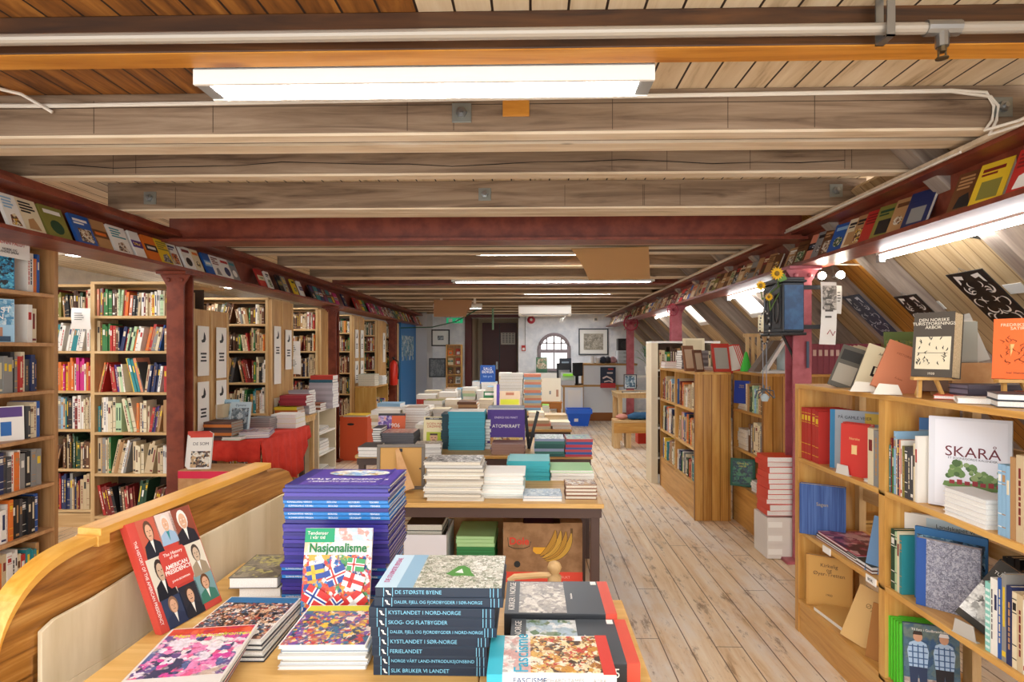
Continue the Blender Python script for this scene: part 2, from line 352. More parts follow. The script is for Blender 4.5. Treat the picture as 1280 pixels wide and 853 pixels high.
def cracks(o, y, z0, z1, seed, long_=True):
    rg = random.Random(seed); b = MB()
    for k in range(7):
        x = rg.uniform(-2.4, 1.8); b.box(x, x+.0025, y-.0008, y, z0+.004, z1)
    b.build('board_joints', mat('#4a3a2c', .9), o)
    if long_:
        pts = [(-2.6+.22*i, y-.0005, z0+(z1-z0)*(.42+.10*math.sin(i*.9+seed)+.05*math.sin(i*2.3))) for i in range(20)]
        MB().tube(pts, [.0012+.0016*abs(math.sin(i*1.3)) for i in range(20)], 5).build('long_crack', mat('#1e140c', .95), o)
cracks(beamB, 2.35, H0+.91, H0+1.05, 1, False); cracks(beamD, 2.90, H0+.915, H0+1.02, 2); cracks(beamE, 3.60, H0+.915, H0+1.05, 5, False)
MB().box(-2.6, 1.9, 2.3490, 2.3498, H0+1.02, H0+1.0225).build('board_joint', mat('#3a2c20', .95), beamB)
# beam plates, patch, cables, pipe
def bolt(x, z, y, lab):
    t = empty('bolt_plate', lab, 'bolt', (x, y, z), 0, 'bolts with square washers through the ceiling beams')
    MB().box(-.04, .04, -.006, 0, -.04, .04).build('washer_plate', mat('#8d8f88', .5, .6), t, .002)
    MB().lathe([(.022, 0), (.022, .012), (.010, .014), (.010, .024)], seg=6, xf=Matrix.Translation((0, -.006, 0)) @ Matrix.Rotation(PI/2, 4, 'X')).build('hex_nut', METAL, t)
for x, y, Y, lab in [(577, 141, 2.35, 'square bolt plate below the long ceiling lamp'), (181, 245, 3.6, 'square bolt plate on beam near the left red girder'),
                     (606, 243, 3.6, 'square bolt plate mid-beam in front of the red cross girder'), (1040, 241, 3.6, 'square bolt plate on beam near the right red girder'),
                     (1247, 140, 2.35, 'square bolt plate at far right behind the white cables')]:
    bolt(px(x, Y)+(0 if x < 1200 else -.02), pz(y, Y), Y-.0005, lab)
x, z = px(645, 2.35), pz(131, 2.35)
MB().box(x-.055, x+.055, 2.342, 2.349, z-.05, z+.06).build('bare_wood_patch', ORNG, beamB, .002)
t = tag(MB().tube([(-3.6, 1.74, H0+.972), (2.6, 1.74, H0+.972)], .017, 12).build('sprinkler_pipe', mat('#a8a094', .3, .3)), 'white painted sprinkler pipe running across under the dark front beam', 'pipe')
t['label'] = 'white painted sprinkler pipe running across in front of the dark beam'
xh = px(1175, 1.72)
MB().tube([(xh-.05, 1.74, H0+.972), (xh+.05, 1.74, H0+.972)], .023, 12).tube([(xh, 1.74, H0+.972), (xh, 1.74, H0+.915)], .018, 10).build('tee_fitting', METAL, t)
MB().tube([(xh, 1.74, H0+.915), (xh, 1.74, H0+.90)], .012).lathe([(.004, 0), (.018, .003), (.018, .005), (.004, .008)], (xh, 1.74, H0+.877), 12).tube([(xh-.01, 1.74, H0+.90), (xh-.012, 1.74, H0+.88)], .003).tube([(xh+.01, 1.74, H0+.90), (xh+.012, 1.74, H0+.88)], .003).build('sprinkler_head', mat('#6d6048', .3, .8), t)
xs = px(1105, 1.72); MB().box(xs-.012, xs+.012, 1.71, 1.714, H0+.935, H0+1.08).box(xs-.012, xs+.012, 1.71, 1.77, H0+.935, H0+.94).box(xs-.012, xs+.012, 1.766, 1.77, H0+.935, H0+1.08).build('hanger_strap', METAL, t)
def cable(name, pts, r, m, lab): return tag(MB().tube(pts, r, 6).build(name, m), lab, 'cable')
WC = mat('#e6dfd2', .5)
for k in (0, 1):
    o = .018*k
    cable('white_cable', [(-3.3, 2.34, H0+1.045-o*.3), (-2, 2.338, H0+1.03-o*.3), (1.7, 2.338, H0+1.055-o*.3), (1.84+o, 2.338, H0+1.045-o), (1.87+o, 2.338, H0+.99), (1.86+o, 2.335, H0+.93), (1.82+o, 2.32, H0+.885-o), (1.855, 2.2, H0+.875-o), (1.855, .6, H0+.87-o)], .006, WC,
      ['upper white cable clipped along the top of the broad beam', 'lower white cable clipped along the top of the broad beam'][k])
cable('white_cable', [(1.857, 2.5+i*.9, H0+.86+(.006 if i % 2 else 0)) for i in range(13)], .006, WC, 'thin white cable running along the edge of the right red girder')
cable('white_cable', [(-2.0, 2.336, H0+1.0), (-2.1, 2.3, H0+1.06), (-2.35, 2.1, H0+1.075)], .007, WC, 'short white cable dropping onto the broad beam at upper left')
# brown boards nailed below the beams
def undersheet(pts, z, m, lab):
    P = [((x-663)/F*((z-H0)*F/(439-y)), (z-H0)*F/(439-y)) for x, y in pts]
    return tag(MB().prism(P, z-.006, z, 'z').build('hardboard_sheet', m), lab, 'board')
undersheet([(714, 311), (810, 309), (812, 349), (736, 350), (731, 338), (724, 325)], H0+.897, mat('#caa06a', .7), 'tan hardboard sheet with a curved cut edge nailed under the beams')
tag(MB().prism([(px(542, 9), pz(375, 9)), (px(590, 9), pz(375, 9)), (px(589, 9), pz(384, 9)), (px(584, 9), pz(390, 9)), (px(582, 9), pz(396, 9)), (px(542, 9), pz(396, 9))], 8.99, 9.0, 'y').build('hardboard_sheet', mat('#9a6f48', .7)), 'brown hardboard sheet hanging down at the far end of the ceiling', 'board')
# ---------------------------------------------------------------- lamps
def fluoro(cx, y0, y1, w, z, lab, along='x', hang=.0):
    t = empty('fluorescent_lamp', lab, 'lamp', (cx, (y0+y1)/2, z), 0, 'long fluorescent ceiling lamps'); d = (y1-y0)/2; w = w/2
    MB().prism([(-d, 0), (-d, .05), (-d*.6, .085), (d*.6, .085), (d, .05), (d, 0), (d-.012, 0), (d-.012, .03), (-d+.012, .03), (-d+.012, 0)], -w, w, 'x').build('housing', WHITE, t)
    MB().box(-w+.05, w-.05, -d+.014, d-.014, .002, .028).build('diffuser', LITE, t)
    for s_ in (-1, 1): MB().box(*sorted((s_*w, s_*(w-.05))), -d+.014, d-.014, .004, .028).build('end_cap', GREY, t)
    if CZ-z-.085 > .004:
        for s_ in (-.7, .7): MB().box(s_*w-.02, s_*w+.02, -.02, .02, .085, CZ-z).build('hanger', WHITE, t)
    return t
fluoro(px(530, 1.95), 1.905, 2.04, 1.56, H0+.905, 'wide white lamp nearest the camera, below the broad beam')
fluoro(px(690, 7.5), 7.28, 7.44, 2.6, H0+.89, 'narrow lamp across the ceiling behind the tan hardboard sheet')
fluoro(px(572, 10), 9.95, 10.12, .85, H0+.75, 'short lamp behind the brown hardboard sheet')
fluoro(.2, 5.55, 5.75, 1.5, H0+.965, 'added lamp tucked between beams over the second book table')  # unseen lamps between beams from here on, added to brighten the room
fluoro(-.2, 12.4, 12.55, 1.5, H0+.93, 'added lamp between the last beams near the far wall')
fluoro(.6, 9.2, 9.35, 1.5, H0+.93, 'added lamp between beams above the far book tables')  # added to lift the dim far end
fluoro(.9, 13.3, 13.45, 1.5, H0+.93, 'added lamp between beams just before the arched window')
fluoro(-3.9, 5.5, 5.65, 1.5, H0+.95, 'added lamp over the aisle between first and second pine bookcases')  # aisle lamps, added unseen to brighten the left rows
fluoro(-3.9, 3.6, 3.75, 1.5, H0+.95, 'added lamp over the aisle before the first pine bookcase')
fluoro(-3.9, 6.95, 7.1, 1.5, H0+.95, 'added lamp over the aisle before the third pine bookcase')
fluoro(-3.9, 8.4, 8.55, 1.5, H0+.95, 'added lamp over the aisle before the fourth pine bookcase')
for i, (y0, y1, lab) in enumerate([(2.5, 3.62, 'tube lamp under the right girder nearest the camera'), (5.15, 6.35, 'tube lamp under the right girder behind the black cabinet'), (8.8, 10.0, 'farthest tube lamp under the right girder'), (1.1, 2.2, 'tube lamp under the right girder outside the picture edge')][:3]):
    t = empty('tube_lamp', lab, 'lamp', (2.19, (y0+y1)/2, H0+.60), 0, 'tube lamps under the right girder'); L = (y1-y0)/2
    MB().box(-.022, .022, -L, L, .0, .02).build('housing', WHITE, t); MB().tube([(0, -L+.03, -.018), (0, L-.03, -.018)], .013, 10).build('tube', LITE, t)
    MB().box(-.02, .02, -L, -L+.03, -.045, 0).box(-.02, .02, L-.03, L, -.045, 0).build('tube_holder', GREY, t)
# spot bulbs by the right column
for i, (x, y) in enumerate([(1023, 346), (1046, 345)]):
    Y = 4.12; t = empty('spot_lamp', ['left of two small bright spot bulbs beside the pink column', 'right of two small bright spot bulbs beside the pink column'][i], 'lamp', (px(x, Y), Y, pz(y, Y)), 0, 'spot bulbs beside the pink column')
    m = MB().lathe([(.032, 0), (.034, .03), (.016, .07), (.012, .10)], seg=14, xf=Matrix.Rotation(-PI/2, 4, 'X')); m.smooth = True; m.build('lamp_shell', METAL, t)
    m = MB().lathe([(.002, -.03), (.018, -.024), (.027, -.008), (.027, .006), (.01, .02)], seg=14, xf=Matrix.Rotation(-PI/2, 4, 'X')); m.smooth = True; m.build('bulb', mat('#fff4e0', .4, 0, 60, 'bulb_glow'), t)
    MB().tube([(0, .1, .03), (0, .12, .12)], .005).build('bracket', METAL, t)
# ---------------------------------------------------------------- books
def book_geo(mb, size, thin, sp, side, b=.002, ins=.003, off=(0, 0, 0), mc=0, mp=1, pages=True, cover=True):
    lo = [0, 0, 0]; hi = list(size)
    def bx(l, h, mi): mb.box(l[0]+off[0], h[0]+off[0], l[1]+off[1], h[1]+off[1], l[2]+off[2], h[2]+off[2], mi)
    if cover:
        l, h = lo[:], hi[:]; h[thin] = b; bx(l, h, mc)
        l, h = lo[:], hi[:]; l[thin] = hi[thin]-b; bx(l, h, mc)
        l, h = lo[:], hi[:]; l[thin] = b; h[thin] = hi[thin]-b
        if side == 0: h[sp] = b
        else: l[sp] = hi[sp]-b
        bx(l, h, mc)
    if pages:
        l, h = lo[:], hi[:]; l[thin] = b; h[thin] -= b
        for a in range(3):
            if a == thin: continue
            l[a] += b if (a == sp and side == 0) else ins; h[a] -= b if (a == sp and side == 1) else ins
        bx(l, h, mp)
CN = {'brown': '#6b4428', 'dark brown': '#4a2e1c', 'tan': '#b48a5c', 'cream': '#e2d5b4', 'white': '#efece4', 'grey': '#8d8d8a', 'dark grey': '#4a4a4c', 'black': '#232326', 'red': '#b8302a', 'dark red': '#7c2220',
      'orange': '#e0762c', 'yellow': '#e6c330', 'green': '#3a7d44', 'dark green': '#264a34', 'teal': '#2e8a92', 'light blue': '#8fb8d6', 'blue': '#2a5aa6', 'navy': '#24305c', 'purple': '#5d3f8c', 'pink': '#dd8fa0', 'magenta': '#cc2a84', 'olive': '#85803c', 'salmon': '#dd8d70', 'pale green': '#b7d3a8', 'beige': '#cdb893', 'lime': '#8fce3f', 'cyan': '#45b7c9'}
OLD = ['brown']*4+['dark brown']*3+['tan']*4+['cream']*3+['beige']*4+['dark red']*2+['red', 'dark green', 'green', 'navy', 'black', 'olive', 'orange', 'grey', 'white']
MIXED = ['white']*2+['cream']*3+['beige']*3+['tan']*2+['red']*2+['blue']*2+['light blue', 'teal', 'green', 'yellow', 'orange', 'black', 'dark grey', 'grey', 'navy', 'salmon', 'pink', 'purple', 'dark red', 'pale green', 'brown']
REDS = ['dark red']*5+['red']*3+['dark green']*3+['brown']*3+['dark brown', 'black', 'orange']
DARKS = ['black']*3+['dark grey']*2+['navy']*2+['white']*2+['purple', 'red', 'teal', 'blue', 'grey', 'orange', 'cream']
PALE = ['white']*3+['cream']*4+['beige']*3+['light blue', 'grey', 'tan', 'pale green', 'dark green', 'brown', 'teal', 'black']
def bmat(cn, rough=.5): return mat(CN[cn], rough)
TITLEC = {'white': ['black', 'red', 'navy'], 'cream': ['dark red', 'black', 'brown'], 'beige': ['dark red', 'black'], 'yellow': ['black', 'red'], 'pale green': ['black', 'dark green']}
def spine_book(t, w, h, cn, rng, stuff=None, off=(0, 0, 0)):
    """upright, spine at y=0; returns mesh builder + materials"""
    mb = MB(); book_geo(mb, (t, w, h), 0, 1, 0, min(.0025, t*.15), .003)
    tc = rng.choice(TITLEC.get(cn, ['cream', 'tan', 'yellow', 'white']))
    s = rng.random(); e = -.0006
    if s < .3: mb.box(t*.2, t*.8, e, 0, h*.6, h*.8, 2)
    elif s < .55:
        z = h*.2
        while z < h*.8:
            dz = h*rng.uniform(.04, .12); mb.box(t*.36, t*.64, e, 0, z, z+dz, 2); z += dz+h*.02
    elif s < .8:
        for z in (.12, .3, .72, .9): mb.box(t*.04, t*.96, e, 0, h*z, h*z+.003, 2)
        mb.box(t*.15, t*.85, e, 0, h*.76, h*.86, 2)
    else: mb.box(t*.1, t*.9, e, 0, h*.06, h*.12, 2).box(t*.3, t*.7, e, 0, h*.4, h*.85, 2)
    return mb, [bmat(cn), R.choice((PAGE, PAGEO, PAGEW)), bmat(tc)]
NB = [0]
def row(ox, oy, oz, rz, L, hr, dr, tr, pal, where, lean=.25, name='book', maxh=None, stuff=None, skip=0, seed=None):
    rng = random.Random(seed if seed is not None else hash((round(ox, 2), round(oy, 2), round(oz, 2))) & 0xffff)
    base = Matrix.Translation((ox, oy, oz)) @ Matrix.Rotation(rz, 4, 'Z')
    x = .004; i = 0; items = []
    while x < L-.02:
        if skip and rng.random() < skip: x += rng.uniform(.03, .12); continue
        if rng.random() < lean and L-x > .25:
            a = rng.choice((1, 1, -1))*rng.uniform(.06, .24); k = rng.randint(3, 8); hh = rng.uniform(*hr)
            if a < 0: x += hh*math.sin(-a)*.98
            for j in range(k):
                t = rng.uniform(*tr); h = min(hh*rng.uniform(.9, 1.06), hr[1]); st = t/math.cos(a)
                if x+st+(h*math.sin(a) if a > 0 else 0) > L: break
                items.append((t, h, rng.uniform(*dr), a, x+st if a > 0 else x)); x += st+.0008
                last = h
            else:
                if a > 0: x += last*math.sin(a)+.002
                continue
            if a > 0: x += hh*math.sin(a)+.002
            if L-x < .05: break
        else:
            k = rng.randint(2, 7); hh = rng.uniform(*hr)
            for j in range(k):
                t = rng.uniform(*tr); h = max(hr[0], min(hh*rng.uniform(.88, 1.1), hr[1]))
                if x+t > L: x = L; break
                items.append((t, h, rng.uniform(*dr), 0, x)); x += t+.0008
    for i, (t, h, w, a, xx) in enumerate(items):
        cn = rng.choice(pal) if rng.random() > .25 or not i else lastc
        lastc = cn
        mb, ms = spine_book(t, w, h, cn, rng)
        M = base @ Matrix.Translation((xx, rng.uniform(.004, .02), 0)) @ Matrix.Rotation(a, 4, 'Y')
        if a > 0: M = M @ Matrix.Translation((-t, 0, 0))
        if stuff is not None:
            stuff.v += []; o = len(stuff.v)
            stuff.v += [tuple(M @ Vector(p)) for p in mb.v]; stuff.f += [tuple(o+q for q in f) for f in mb.f]
            idx = []
            for m in ms:
                if m not in STUFFM: STUFFM.append(m)
                idx.append(STUFFM.index(m))
            stuff.m += [idx[q] for q in mb.m]; continue
        o = mb.build(name, ms); o.matrix_basis = M
        sz = 'thick' if t > tr[0]+.75*(tr[1]-tr[0]) else 'thin' if t < tr[0]+.25*(tr[1]-tr[0]) else 'tall' if h > hr[0]+.8*(hr[1]-hr[0]) else 'short' if h < hr[0]+.15*(hr[1]-hr[0]) else ''
        nm = (sz+' ' if sz else '')+cn+(' leaning' if a else '')+' book'
        tag(o, '%s, %s from left on the %s' % (nm, ordn(i+1), where), 'book', 'books on the '+where)
        NB[0] += 1
STUFFM = []; STUFF = MB()
def case(name, label, x, y, rz, Wd, D, Hh, shelves, mside, mshelf, back=None, plinth=None, top=True, th=.022, tside=.03, cat='bookcase', group=None, lip=0, sides=(1, 1)):
    """local x along the front, y into the case, front at y=0"""
    t = empty(name, label, cat, (x, y, 0), rz, group)
    if sides[0]: MB().box(0, tside, 0, D, 0, Hh).build('side_panel', mside, t, .002)
    if sides[1]: MB().box(Wd-tside, Wd, 0, D, 0, Hh).build('side_panel', mside, t, .002)
    for z in shelves: MB().box(tside, Wd-tside, 0, D, z-th, z).build('shelf', mshelf, t, .002)
    if top: MB().box(tside*0, Wd, 0, D, Hh, Hh+th).build('top_board', mshelf, t, .002)
    if back: MB().box(tside, Wd-tside, D-.008, D, .02, Hh).build('back_panel', back, t)
    if plinth: MB().box(tside, Wd-tside, .006, .026, 0, plinth).build('plinth', mshelf, t)
    return t
def decor(mb, Wd, Hh, rng, e=-.0008):
    """printed shapes on a front cover: material slots 2,3"""
    s = rng.random()
    if s < .35: mb.box(-Wd*.38, Wd*.3, e, 0, Hh*.78, Hh*.86, 2).box(-Wd*.38, Wd*.1, e, 0, Hh*.69, Hh*.74, 2).box(-Wd*.3, Wd*.32, e, 0, Hh*.12, Hh*.55, 3)
    elif s < .6: mb.box(-Wd*.5, Wd*.5, e, 0, Hh*.4, Hh*.66, 2).box(-Wd*.35, Wd*.35, e*1.5, 0, Hh*.48, Hh*.58, 3)
    elif s < .85:
        mb.box(-Wd*.36, Wd*.36, e, 0, Hh*.76, Hh*.88, 2)
        mb.prism([(Wd*.28*math.cos(a*PI/6), Hh*.36+Wd*.28*math.sin(a*PI/6)) for a in range(12)], e, 0, 'y', 3)
    else:
        for k in range(4): mb.box(-Wd*.4, Wd*rng.uniform(.0, .4), e, 0, Hh*(.85-k*.09), Hh*(.9-k*.09), 2)
        mb.prism([(-Wd*.3, Hh*.1), (Wd*.3, Hh*.1), (Wd*.1, Hh*.45), (-Wd*.2, Hh*.38)], e, 0, 'y', 3)
ARTS = [mosaic('cover_art', c, s) for c, s in ((['#d8c8a8', '#3a2c24', '#8a5a34', '#e8e0d0'], 60), (['#2c4a6a', '#a8c0d0', '#e8e8e4', '#1c2c3c'], 50), (['#b83a2c', '#e8d8b0', '#2c2420', '#d88a3c'], 55), (['#3c6a44', '#a8b87a', '#e2dcc4', '#2c3c28'], 60), (['#e2b83c', '#8a3a24', '#f0e4c0', '#4a2c1c'], 55), (['#8f8c88', '#2c2c30', '#d8d6d2', '#5a5856'], 70))]
def display_book(x, y, z, rz, Wd, Hh, Tk, lean, cn, c2, c3, label, group, rng=None, name='display_book', art=None, stylerng=None):
    """simple one-mesh book shown face out; front bottom edge centre at x,y,z"""
    if not art and (stylerng or R).random() < .45: art = (stylerng or R).choice(ARTS)
    mb = MB(); book_geo(mb, (Wd, Tk, Hh), 1, 0, 0, min(.002, Tk*.2), .002, (-Wd/2, 0, 0)); decor(mb, Wd, Hh, stylerng or R)
    o = mb.build(name, [mat(cn, .4), PAGE, mat(c2, .4), art or mat(c3, .4)])
    o.location = (x, y, z); o.rotation_euler = (-lean, 0, rz); return tag(o, label, 'book', group)
def face_book(label, x, y, z, rz, Wd, Hh, Tk, lean, cover, page=None, rects=(), texts=(), spine=None, group=None, name='book', roll=0):
    """rects: (x0,x1,z0,z1,mat,name) fractions of the front; texts: (string, xf, zf, size, mat)"""
    t = empty(name, label, 'book', (x, y, z), rz, group, -lean, roll)
    c = MB(); book_geo(c, (Wd, Tk, Hh), 1, 0, 0, .0022, .003, (-Wd/2, 0, 0), pages=False); c.build('cover', cover, t)
    p = MB(); book_geo(p, (Wd, Tk, Hh), 1, 0, 0, .0022, .003, (-Wd/2, 0, 0), cover=False, mp=0); p.build('pages', page or PAGE, t)
    e = 0
    for i, (a, b_, c_, d_, m, nm) in enumerate(rects):
        y1 = -.0004*(i+1); MB().box((a-.5)*Wd, (b_-.5)*Wd, y1, y1+.0004*(i+1)-.0001, c_*Hh, d_*Hh).build(nm, m, t)
    e = -.0004*len(rects)-.0005
    for s, xf, zf, size, m in texts: text(s, size, m, t, ((xf-.5)*Wd, e, zf*Hh), (PI/2, 0, 0))
    if spine: MB().box(-Wd/2-.0006, -Wd/2, 0, Tk, 0, Hh).build('spine', spine, t)
    return t
def flat_book(x, y, z, rz, Wd, D, Tk, cover, page, spine='front', label=None, group=None, art=None, name='book', rects=(), sptexts=(), toptexts=(), parts=False, b=.002, ins=.003):
    """lying book: front edge centre at x,y; bottom z. spine on front/left/right/back"""
    sp, side = {'front': (1, 0), 'back': (1, 1), 'left': (0, 0), 'right': (0, 1)}[spine]
    b = min(b, Tk*.16)
    if not parts:
        mb = MB(); book_geo(mb, (Wd, D, Tk), 2, sp, side, b, ins, (-Wd/2, 0, 0)); ms = [cover, page]
        if art: mb.box(-Wd/2+.004, Wd/2-.004, .004, D-.004, Tk, Tk+.0006, 2); ms.append(art)
        o = mb.build(name, ms); o.location = (x, y, z); o.rotation_euler = (0, 0, rz); return tag(o, label, 'book', group)
    t = empty(name, label, 'book', (x, y, z), rz, group)
    c = MB(); book_geo(c, (Wd, D, Tk), 2, sp, side, b, ins, (-Wd/2, 0, 0), pages=False); c.build('cover', cover, t, .0008)
    p = MB(); book_geo(p, (Wd, D, Tk), 2, sp, side, b, ins, (-Wd/2, 0, 0), cover=False, mp=0); p.build('pages', page, t)
    for i, (a, b_, c_, d_, m, nm) in enumerate(rects):
        MB().box((a-.5)*Wd, (b_-.5)*Wd, c_*D, d_*D, Tk, Tk+.0004*(i+1)).build(nm, m, t)
    for s, xf, zf, size, m in sptexts: text(s, size, m, t, ((xf-.5)*Wd, -.0006, zf*Tk), (PI/2, 0, 0), 'spine_title', 'LEFT')
    for s, xf, yf, size, m, rr in toptexts: text(s, size, m, t, ((xf-.5)*Wd, yf*D, Tk+.0004*len(rects)+.0005), (0, 0, rr), 'cover_title')
    return t
def stack(x, y, z, rz, Wd, D, n, Ht, covers, page, look, where, group=None, spine='back', jit=.006, art=None, rj=.02, ins=.003, b=.002, name='book', vary=.15, lastlook=None):
    """pile of n flat books; front edge centre x,y. covers: material or list"""
    rng = random.Random(int(x*1000)+int(y*777)+n); ws = [rng.uniform(1-vary, 1+vary) for _ in range(n)]; s = sum(ws); zz = z
    c, sn = math.cos(rz), math.sin(rz)
    for i in range(n):
        tk = Ht*ws[i]/s; cv = covers[i % len(covers)] if isinstance(covers, (list, tuple)) else covers
        lk = look[i % len(look)] if isinstance(look, (list, tuple)) else look
        k = n-i; pos = 'topmost in' if k == 1 else 'lowest in' if k == n else ordn(k)+' from top in'
        jx, jy = rng.uniform(-jit, jit), rng.uniform(-jit, jit)
        nm_ = 'magazine' if 'magazine' in lk else 'booklet' if 'booklet' in lk else name
        flat_book(x+jx, y+jy, zz, rz+rng.uniform(-rj, rj), Wd, D, tk, cv, page if not isinstance(page, (list, tuple)) else page[i % len(page)], spine if not isinstance(spine, (list, tuple)) else spine[i % len(spine)],
                  '%s, %s %s' % (lk, pos, where), group or ('books in '+where), art if i == n-1 else None, nm_, ins=ins, b=b)
        zz += tk
    return zz
# ---------------------------------------------------------------- left stacks: rows of shelves
LV = [.15, .5, .84, 1.17, 1.51, 1.80]
LN = ['lowest shelf', 'second shelf up', 'third shelf up', 'fourth shelf up', 'fifth shelf up', 'top shelf']
def stackrow(y, x0, x1, desc, pals, stuff=None, lean=.5, extra=''):
    t = case('pine_bookcase', desc[1], x0, y, 0, x1-x0, .55, 2.06, LV, RAWP, RAWX, plinth=.12, top=True, tside=.035, sides=(1, 0 if y == 4.6 else 1))
    MB().box(.035, x1-x0-.035, .27, .28, .02, 2.04).build('back_panel', mat('#4a3728', .8), t)  # added dark sheet, standing in for the dimness behind the books
    for i, z in enumerate(LV):
        ht = (LV[i+1]-z-.03) if i < 5 else .25
        row(x0+.04, y+.01, z, 0, x1-x0-.08, (ht*.68, ht*.96), (.12, .17), (.009, .029), pals[i], '%s of %s' % (LN[i], desc[0]), lean, stuff=stuff)
    return t
RP = [REDS, PALE+OLD, PALE+MIXED, MIXED, MIXED+OLD, OLD+MIXED]
t1 = stackrow(4.6, -3.62, -2.80, ('first pine bookcase', 'raw pine bookcase facing the camera left of the first red column'), RP)
t1b = stackrow(4.78, -4.6, -3.62, ('bookcase beside it', 'darker raw pine bookcase seen between the brown bookcase and the first pine one'), [OLD, OLD, PALE+['yellow', 'dark red'], ['yellow', 'magenta', 'orange', 'black', 'dark grey', 'white', 'red'], ['white']*4+['teal', 'black'], OLD], lean=.2)
for ch in t1b.children: pass
t2 = stackrow(6.02, -3.7, -2.80, ('second pine bookcase', 'raw pine bookcase behind the red cloth table'), [OLD, OLD, OLD+PALE, OLD+DARKS, OLD, OLD], lean=.7)
t3 = stackrow(7.44, -3.6, -2.80, ('third pine bookcase', 'raw pine bookcase left of the second red column'), [OLD]*6, lean=.5)
for k, y in enumerate((8.86, 10.3, 11.9)):
    stackrow(y, -3.5, -2.80, ('x', ['raw pine bookcase behind the small wooden cabinet', 'raw pine bookcase just before the third red column', 'raw pine bookcase beside the blue panel at the far left'][k]), [REDS+OLD, OLD, OLD+['teal'], REDS+OLD, OLD, OLD], stuff=STUFF, lean=.3)
# end panels with paper signs
def end_panel(y, x, h, label, nsign, big=False):
    t = empty('end_panel', label, 'panel', (x, y, 0), PI/2)   # local x -> +Y, front faces +X
    MB().box(0, .55, 0, .022, 0, h).build('board', wood_end, t)
    for i in (0, .265, .53): MB().box(i, i+.022, -.012, 0, 0, h).build('batten', RAWP, t)
    for (u, z0, z1) in nsign:
        s = MB().box(u, u+.165, -.016, -.0135, z0, z1).build('paper_sign', PAPER, t); zc = z1-.09
        MB().prism([(u+.05, zc-.03), (u+.08, zc-.02), (u+.09, zc+.04), (u+.11, zc+.01), (u+.115, zc-.02), (u+.10, zc-.045), (u+.06, zc-.05)], -.017, -.016, 'y').build('printed_emblem', BLACK, s)
        m = MB()
        for k in range(3): m.box(u+.04+.01*(k % 2), u+.125-.008*(k % 2), -.017, -.016, zc-.15-k*.03, zc-.135-k*.03)
        m.build('printed_text', BLACK, s)
wood_end = wood('end_board', '#b98850', '#cda065', '#debb85', 'z', knots='#7e5226', rough=.5)
end_panel(4.6, -2.775, 1.86, 'pine end panel with four white paper signs behind the first red column', [(.06, 1.30, 1.72), (.34, 1.27, 1.72), (.06, .84, 1.25), (.34, .86, 1.25)])
end_panel(6.02, -2.775, 2.06, 'tall pine end panel with paper strips behind the red cloth table', [(.05, 1.15, 1.78), (.33, 1.3, 1.75), (.05, .6, 1.0)])
end_panel(7.44, -2.775, 2.06, 'pine end panel hidden behind the second red column', [(.3, 1.4, 1.8)])
end_panel(8.86, -2.775, 2.06, 'pine end panel with paper signs behind the orange box', [(.05, 1.4, 1.85), (.33, 1.4, 1.85), (.05, 1.0, 1.35), (.33, 1.05, 1.35)])
end_panel(10.3, -2.775, 2.06, 'farthest pine end panel with white signs beside the fire extinguisher', [(.3, 1.3, 1.85)])
# hanging paper notes
def note(x, y, z, rz, w, h, label, curl=.03, m=PAPER):
    mb = MB(); n = 6; vs = []; fs = []
    for i in range(n+1):
        q = i/n; yy = -curl*math.sin(q*PI)+curl*q
        vs += [(-w/2, yy, h*(.5-q)), (w/2, yy*.6, h*(.5-q)-.004), (-w/2, yy+.0012, h*(.5-q)), (w/2, yy*.6+.0012, h*(.5-q)-.004)]
    for i in range(n):
        a = i*4; fs += [(a, a+4, a+5, a+1), (a+2, a+3, a+7, a+6), (a, a+2, a+6, a+4), (a+1, a+5, a+7, a+3)]
    mb.add(vs, fs); t = mb.build('paper_note', m); t.location = (x, y, z); t.rotation_euler = (0, 0, rz)
    tag(t, label, 'note')
    p = MB()
    for k in range(4): p.box(-w*.3, w*(.1+.05*(k % 3)), -curl*.9-.003, -curl*.9-.002, h*(.22-k*.1), h*(.25-k*.1))
    p.build('printed_lines', mat('#55534f'), t); return t
note(px(99, 4.56), 4.5, pz(398, 4.56), .3, .13, .17, 'torn white note pinned to the post of the first pine bookcase', .02)
for i, (x, y, Y) in enumerate([(363, 438, 6.6), (366, 456, 6.62)]): note(px(x, Y), Y-.05*i, pz(y, Y), .5, .17, .22, ['upper fluttering white flyer on the tall pine end panel', 'lower fluttering white flyer on the tall pine end panel'][i])
# far-left back area: blue panel, frames
Y = 12.1
t = tag(MB().box(-2.80, -2.76, 12.05, 13.65, 0, 2.12).build('blue_display_panel', mat('#2f77b8', .5)), 'tall bright blue panel beside the grey wall at far left', 'panel')
b = MB()
for i in range(7): b.box(-2.76, -2.755, 12.15+.18*i, 12.29+.18*i, 1.3+.1*(i % 2), 1.85)
b.build('postcards', mosaic('postcards', ['#3f8fb8', '#d8dde0', '#2d6b8a', '#b6c9c9'], 12), t)
